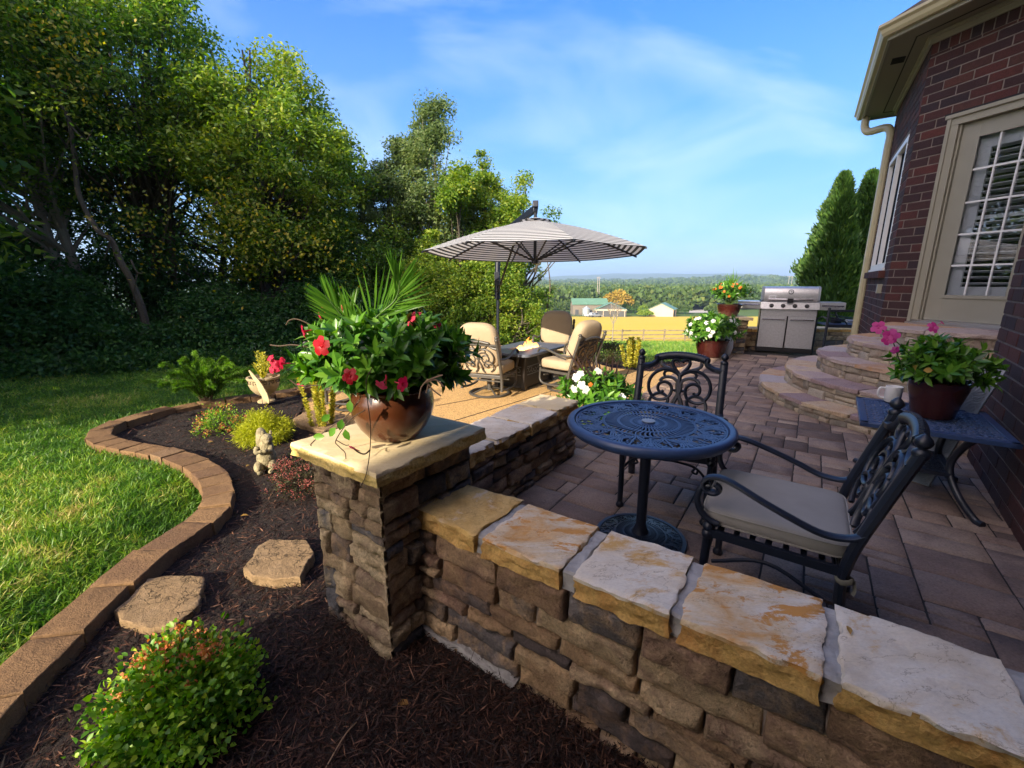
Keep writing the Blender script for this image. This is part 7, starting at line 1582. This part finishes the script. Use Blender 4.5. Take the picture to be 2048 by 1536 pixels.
# distant trees: individual belt + far woods
def lumpmesh(n, leaf, sq=.8): 
    d = rdir(n); d[:, 2] = np.abs(d[:, 2]) * 1.25 - .25; P = d * (nr.uniform(.72, 1.05, n) * (1 + .2 * np.sin(d[:, 0] * 5 + 1) * np.cos(d[:, 1] * 4)))[:, None]; return P * [1, 1, sq], d
def fartree(px, Y, topy, halfw, label, mat, seed):
    b_ = D(px, 600, Y); x = b_.x; zz = ground(x, Y); h = D(px, topy, Y).z - zz; r_ = halfw * Y / FPX; t = root('field_tree', (x, Y, zz), 0, label, 'tree', 'trees round the farm buildings'); lf = Leaves(); P, d = lumpmesh(1500, 0); P = P * [r_, r_, h * .5] + [x, Y, zz + h * .52]; lf.add(P, d + rdir(len(P)) * .8, rdir(len(P)) + d * .7, r_ * .17, r_ * .13, np.clip(nr.normal(.45, .22, len(P)), 0, 1)); lf.build('crown', mat, t, world=True)
    mb = MB(); mb.tube([(x, Y, zz), (x, Y, zz + h * .6)], [r_ * .08, r_ * .04], seg=6); mb.lathe([(r_ * .7, h * .3), (r_ * .75, h * .5), (r_ * .5, h * .78), (0, h * .9)], (x, Y, zz), 10); mb.build('trunk', M['l_dark'], t, world=True)  # besides the trunk, an added dark core fills the far crown
M['l_far'] = leafmat('far_tree_leaves', [(.03, .065, .015), (.05, .10, .02), (.08, .13, .028), (.14, .17, .035)], .2, .7); M['l_farorange'] = leafmat('autumn_tree_leaves', [(.22, .14, .02), (.30, .20, .025), (.36, .26, .04), (.16, .16, .03)], .2, .7)
for i, (px, Y, ty, hw, lb, mt_) in enumerate([(1235, 215, 581, 28, 'large orange and yellow autumn tree above the open barn', 'l_farorange'), (1112, 215, 605, 18, 'round green tree at the left end of the weathered barn', 'l_far'), (1130, 218, 602, 16, 'green tree touching the left end of the weathered barn', 'l_far'), (1092, 212, 606, 18, 'round green tree nearest the tree line, left of the barn', 'l_far'), (1268, 212, 602, 13, 'green tree between the open barn and the metal shed', 'l_far'), (1288, 200, 609, 10, 'smaller yellow green tree just left of the metal shed', 'l_tree2'), (1293, 186, 620, 14, 'low yellow green bush before the metal shed', 'l_tree2'), (1312, 214, 602, 16, 'tree rising behind the left end of the metal shed', 'l_far'), (1336, 214, 603, 15, 'tree rising behind the middle of the metal shed', 'l_far'), (1358, 208, 605, 14, 'round green tree behind the right corner of the metal shed', 'l_far'), (1372, 206, 608, 12, 'round green tree right of the metal shed', 'l_far'), (1430, 200, 608, 16, 'green tree half hidden by the plant on the distant pillar', 'l_far'), (1252, 216, 606, 14, 'green tree behind the right side of the open barn', 'l_far'), (1150, 235, 600, 16, 'green tree behind the weathered barn roof', 'l_far'), (1180, 236, 598, 14, 'green tree left of the twin utility poles', 'l_far')]): fartree(px, Y, ty, hw, lb, M[mt_], i)
lf = Leaves(); mb = MB(); cnt = 0; rs = random.Random(12)
base_P, base_d = lumpmesh(120, 0)
for i in range(5200):
    Y = 240 * math.exp(rs.uniform(0, 2.35)); ph = rs.uniform(R(-30), R(40)); x = Y * math.tan(ph)
    if mnoise.noise(Vector((x / 130, Y / 200, 2))) < -.28 and Y > 330: continue
    r_ = rs.uniform(4.5, 8) * (1 + Y / 1800); h = rs.uniform(7.5, 12) * (1 + Y / 6000); zz = ground(x, Y); k = rs.uniform(.8, 1.2); n = 120 if Y < 800 else 44; P = base_P[:n] * [r_, r_, h * .55] + [x, Y, zz + h * .45]; cr = rs.gauss(.45, .16)
    lf.add(P, base_d[:n] + nr.normal(0, .5, (n, 3)), base_d[:n] + nr.normal(0, .3, (n, 3)), r_ * (.36 if Y < 800 else .5), r_ * (.30 if Y < 800 else .4), np.clip(nr.normal(cr, .16, n), 0, 1)); cnt += 1
tag(lf.build('woods', M['l_far']), 'broad belt of green woods covering the valley beyond the farm', None, None, 'stuff')
# ================================================================ the air between here and the hills
hb = MB(); hb.box((150, 3300, 47), (7400, 8200, 170)); m = bpy.data.materials.new('haze_air'); m.use_nodes = True; t = m.node_tree; t.nodes.clear(); o_ = t.nodes.new('ShaderNodeOutputMaterial'); pv = t.nodes.new('ShaderNodeVolumePrincipled')
pv.inputs['Color'].default_value = (.55, .76, 1.0, 1); pv.inputs['Density'].default_value = .00025; pv.inputs['Anisotropy'].default_value = .2; t.links.new(pv.outputs[0], o_.inputs['Volume']); hz_o = hb.build('haze', m, smooth=False); hz_o['kind'] = 'stuff'; hz_o['label'] = 'thin pale blue morning haze over the valley'
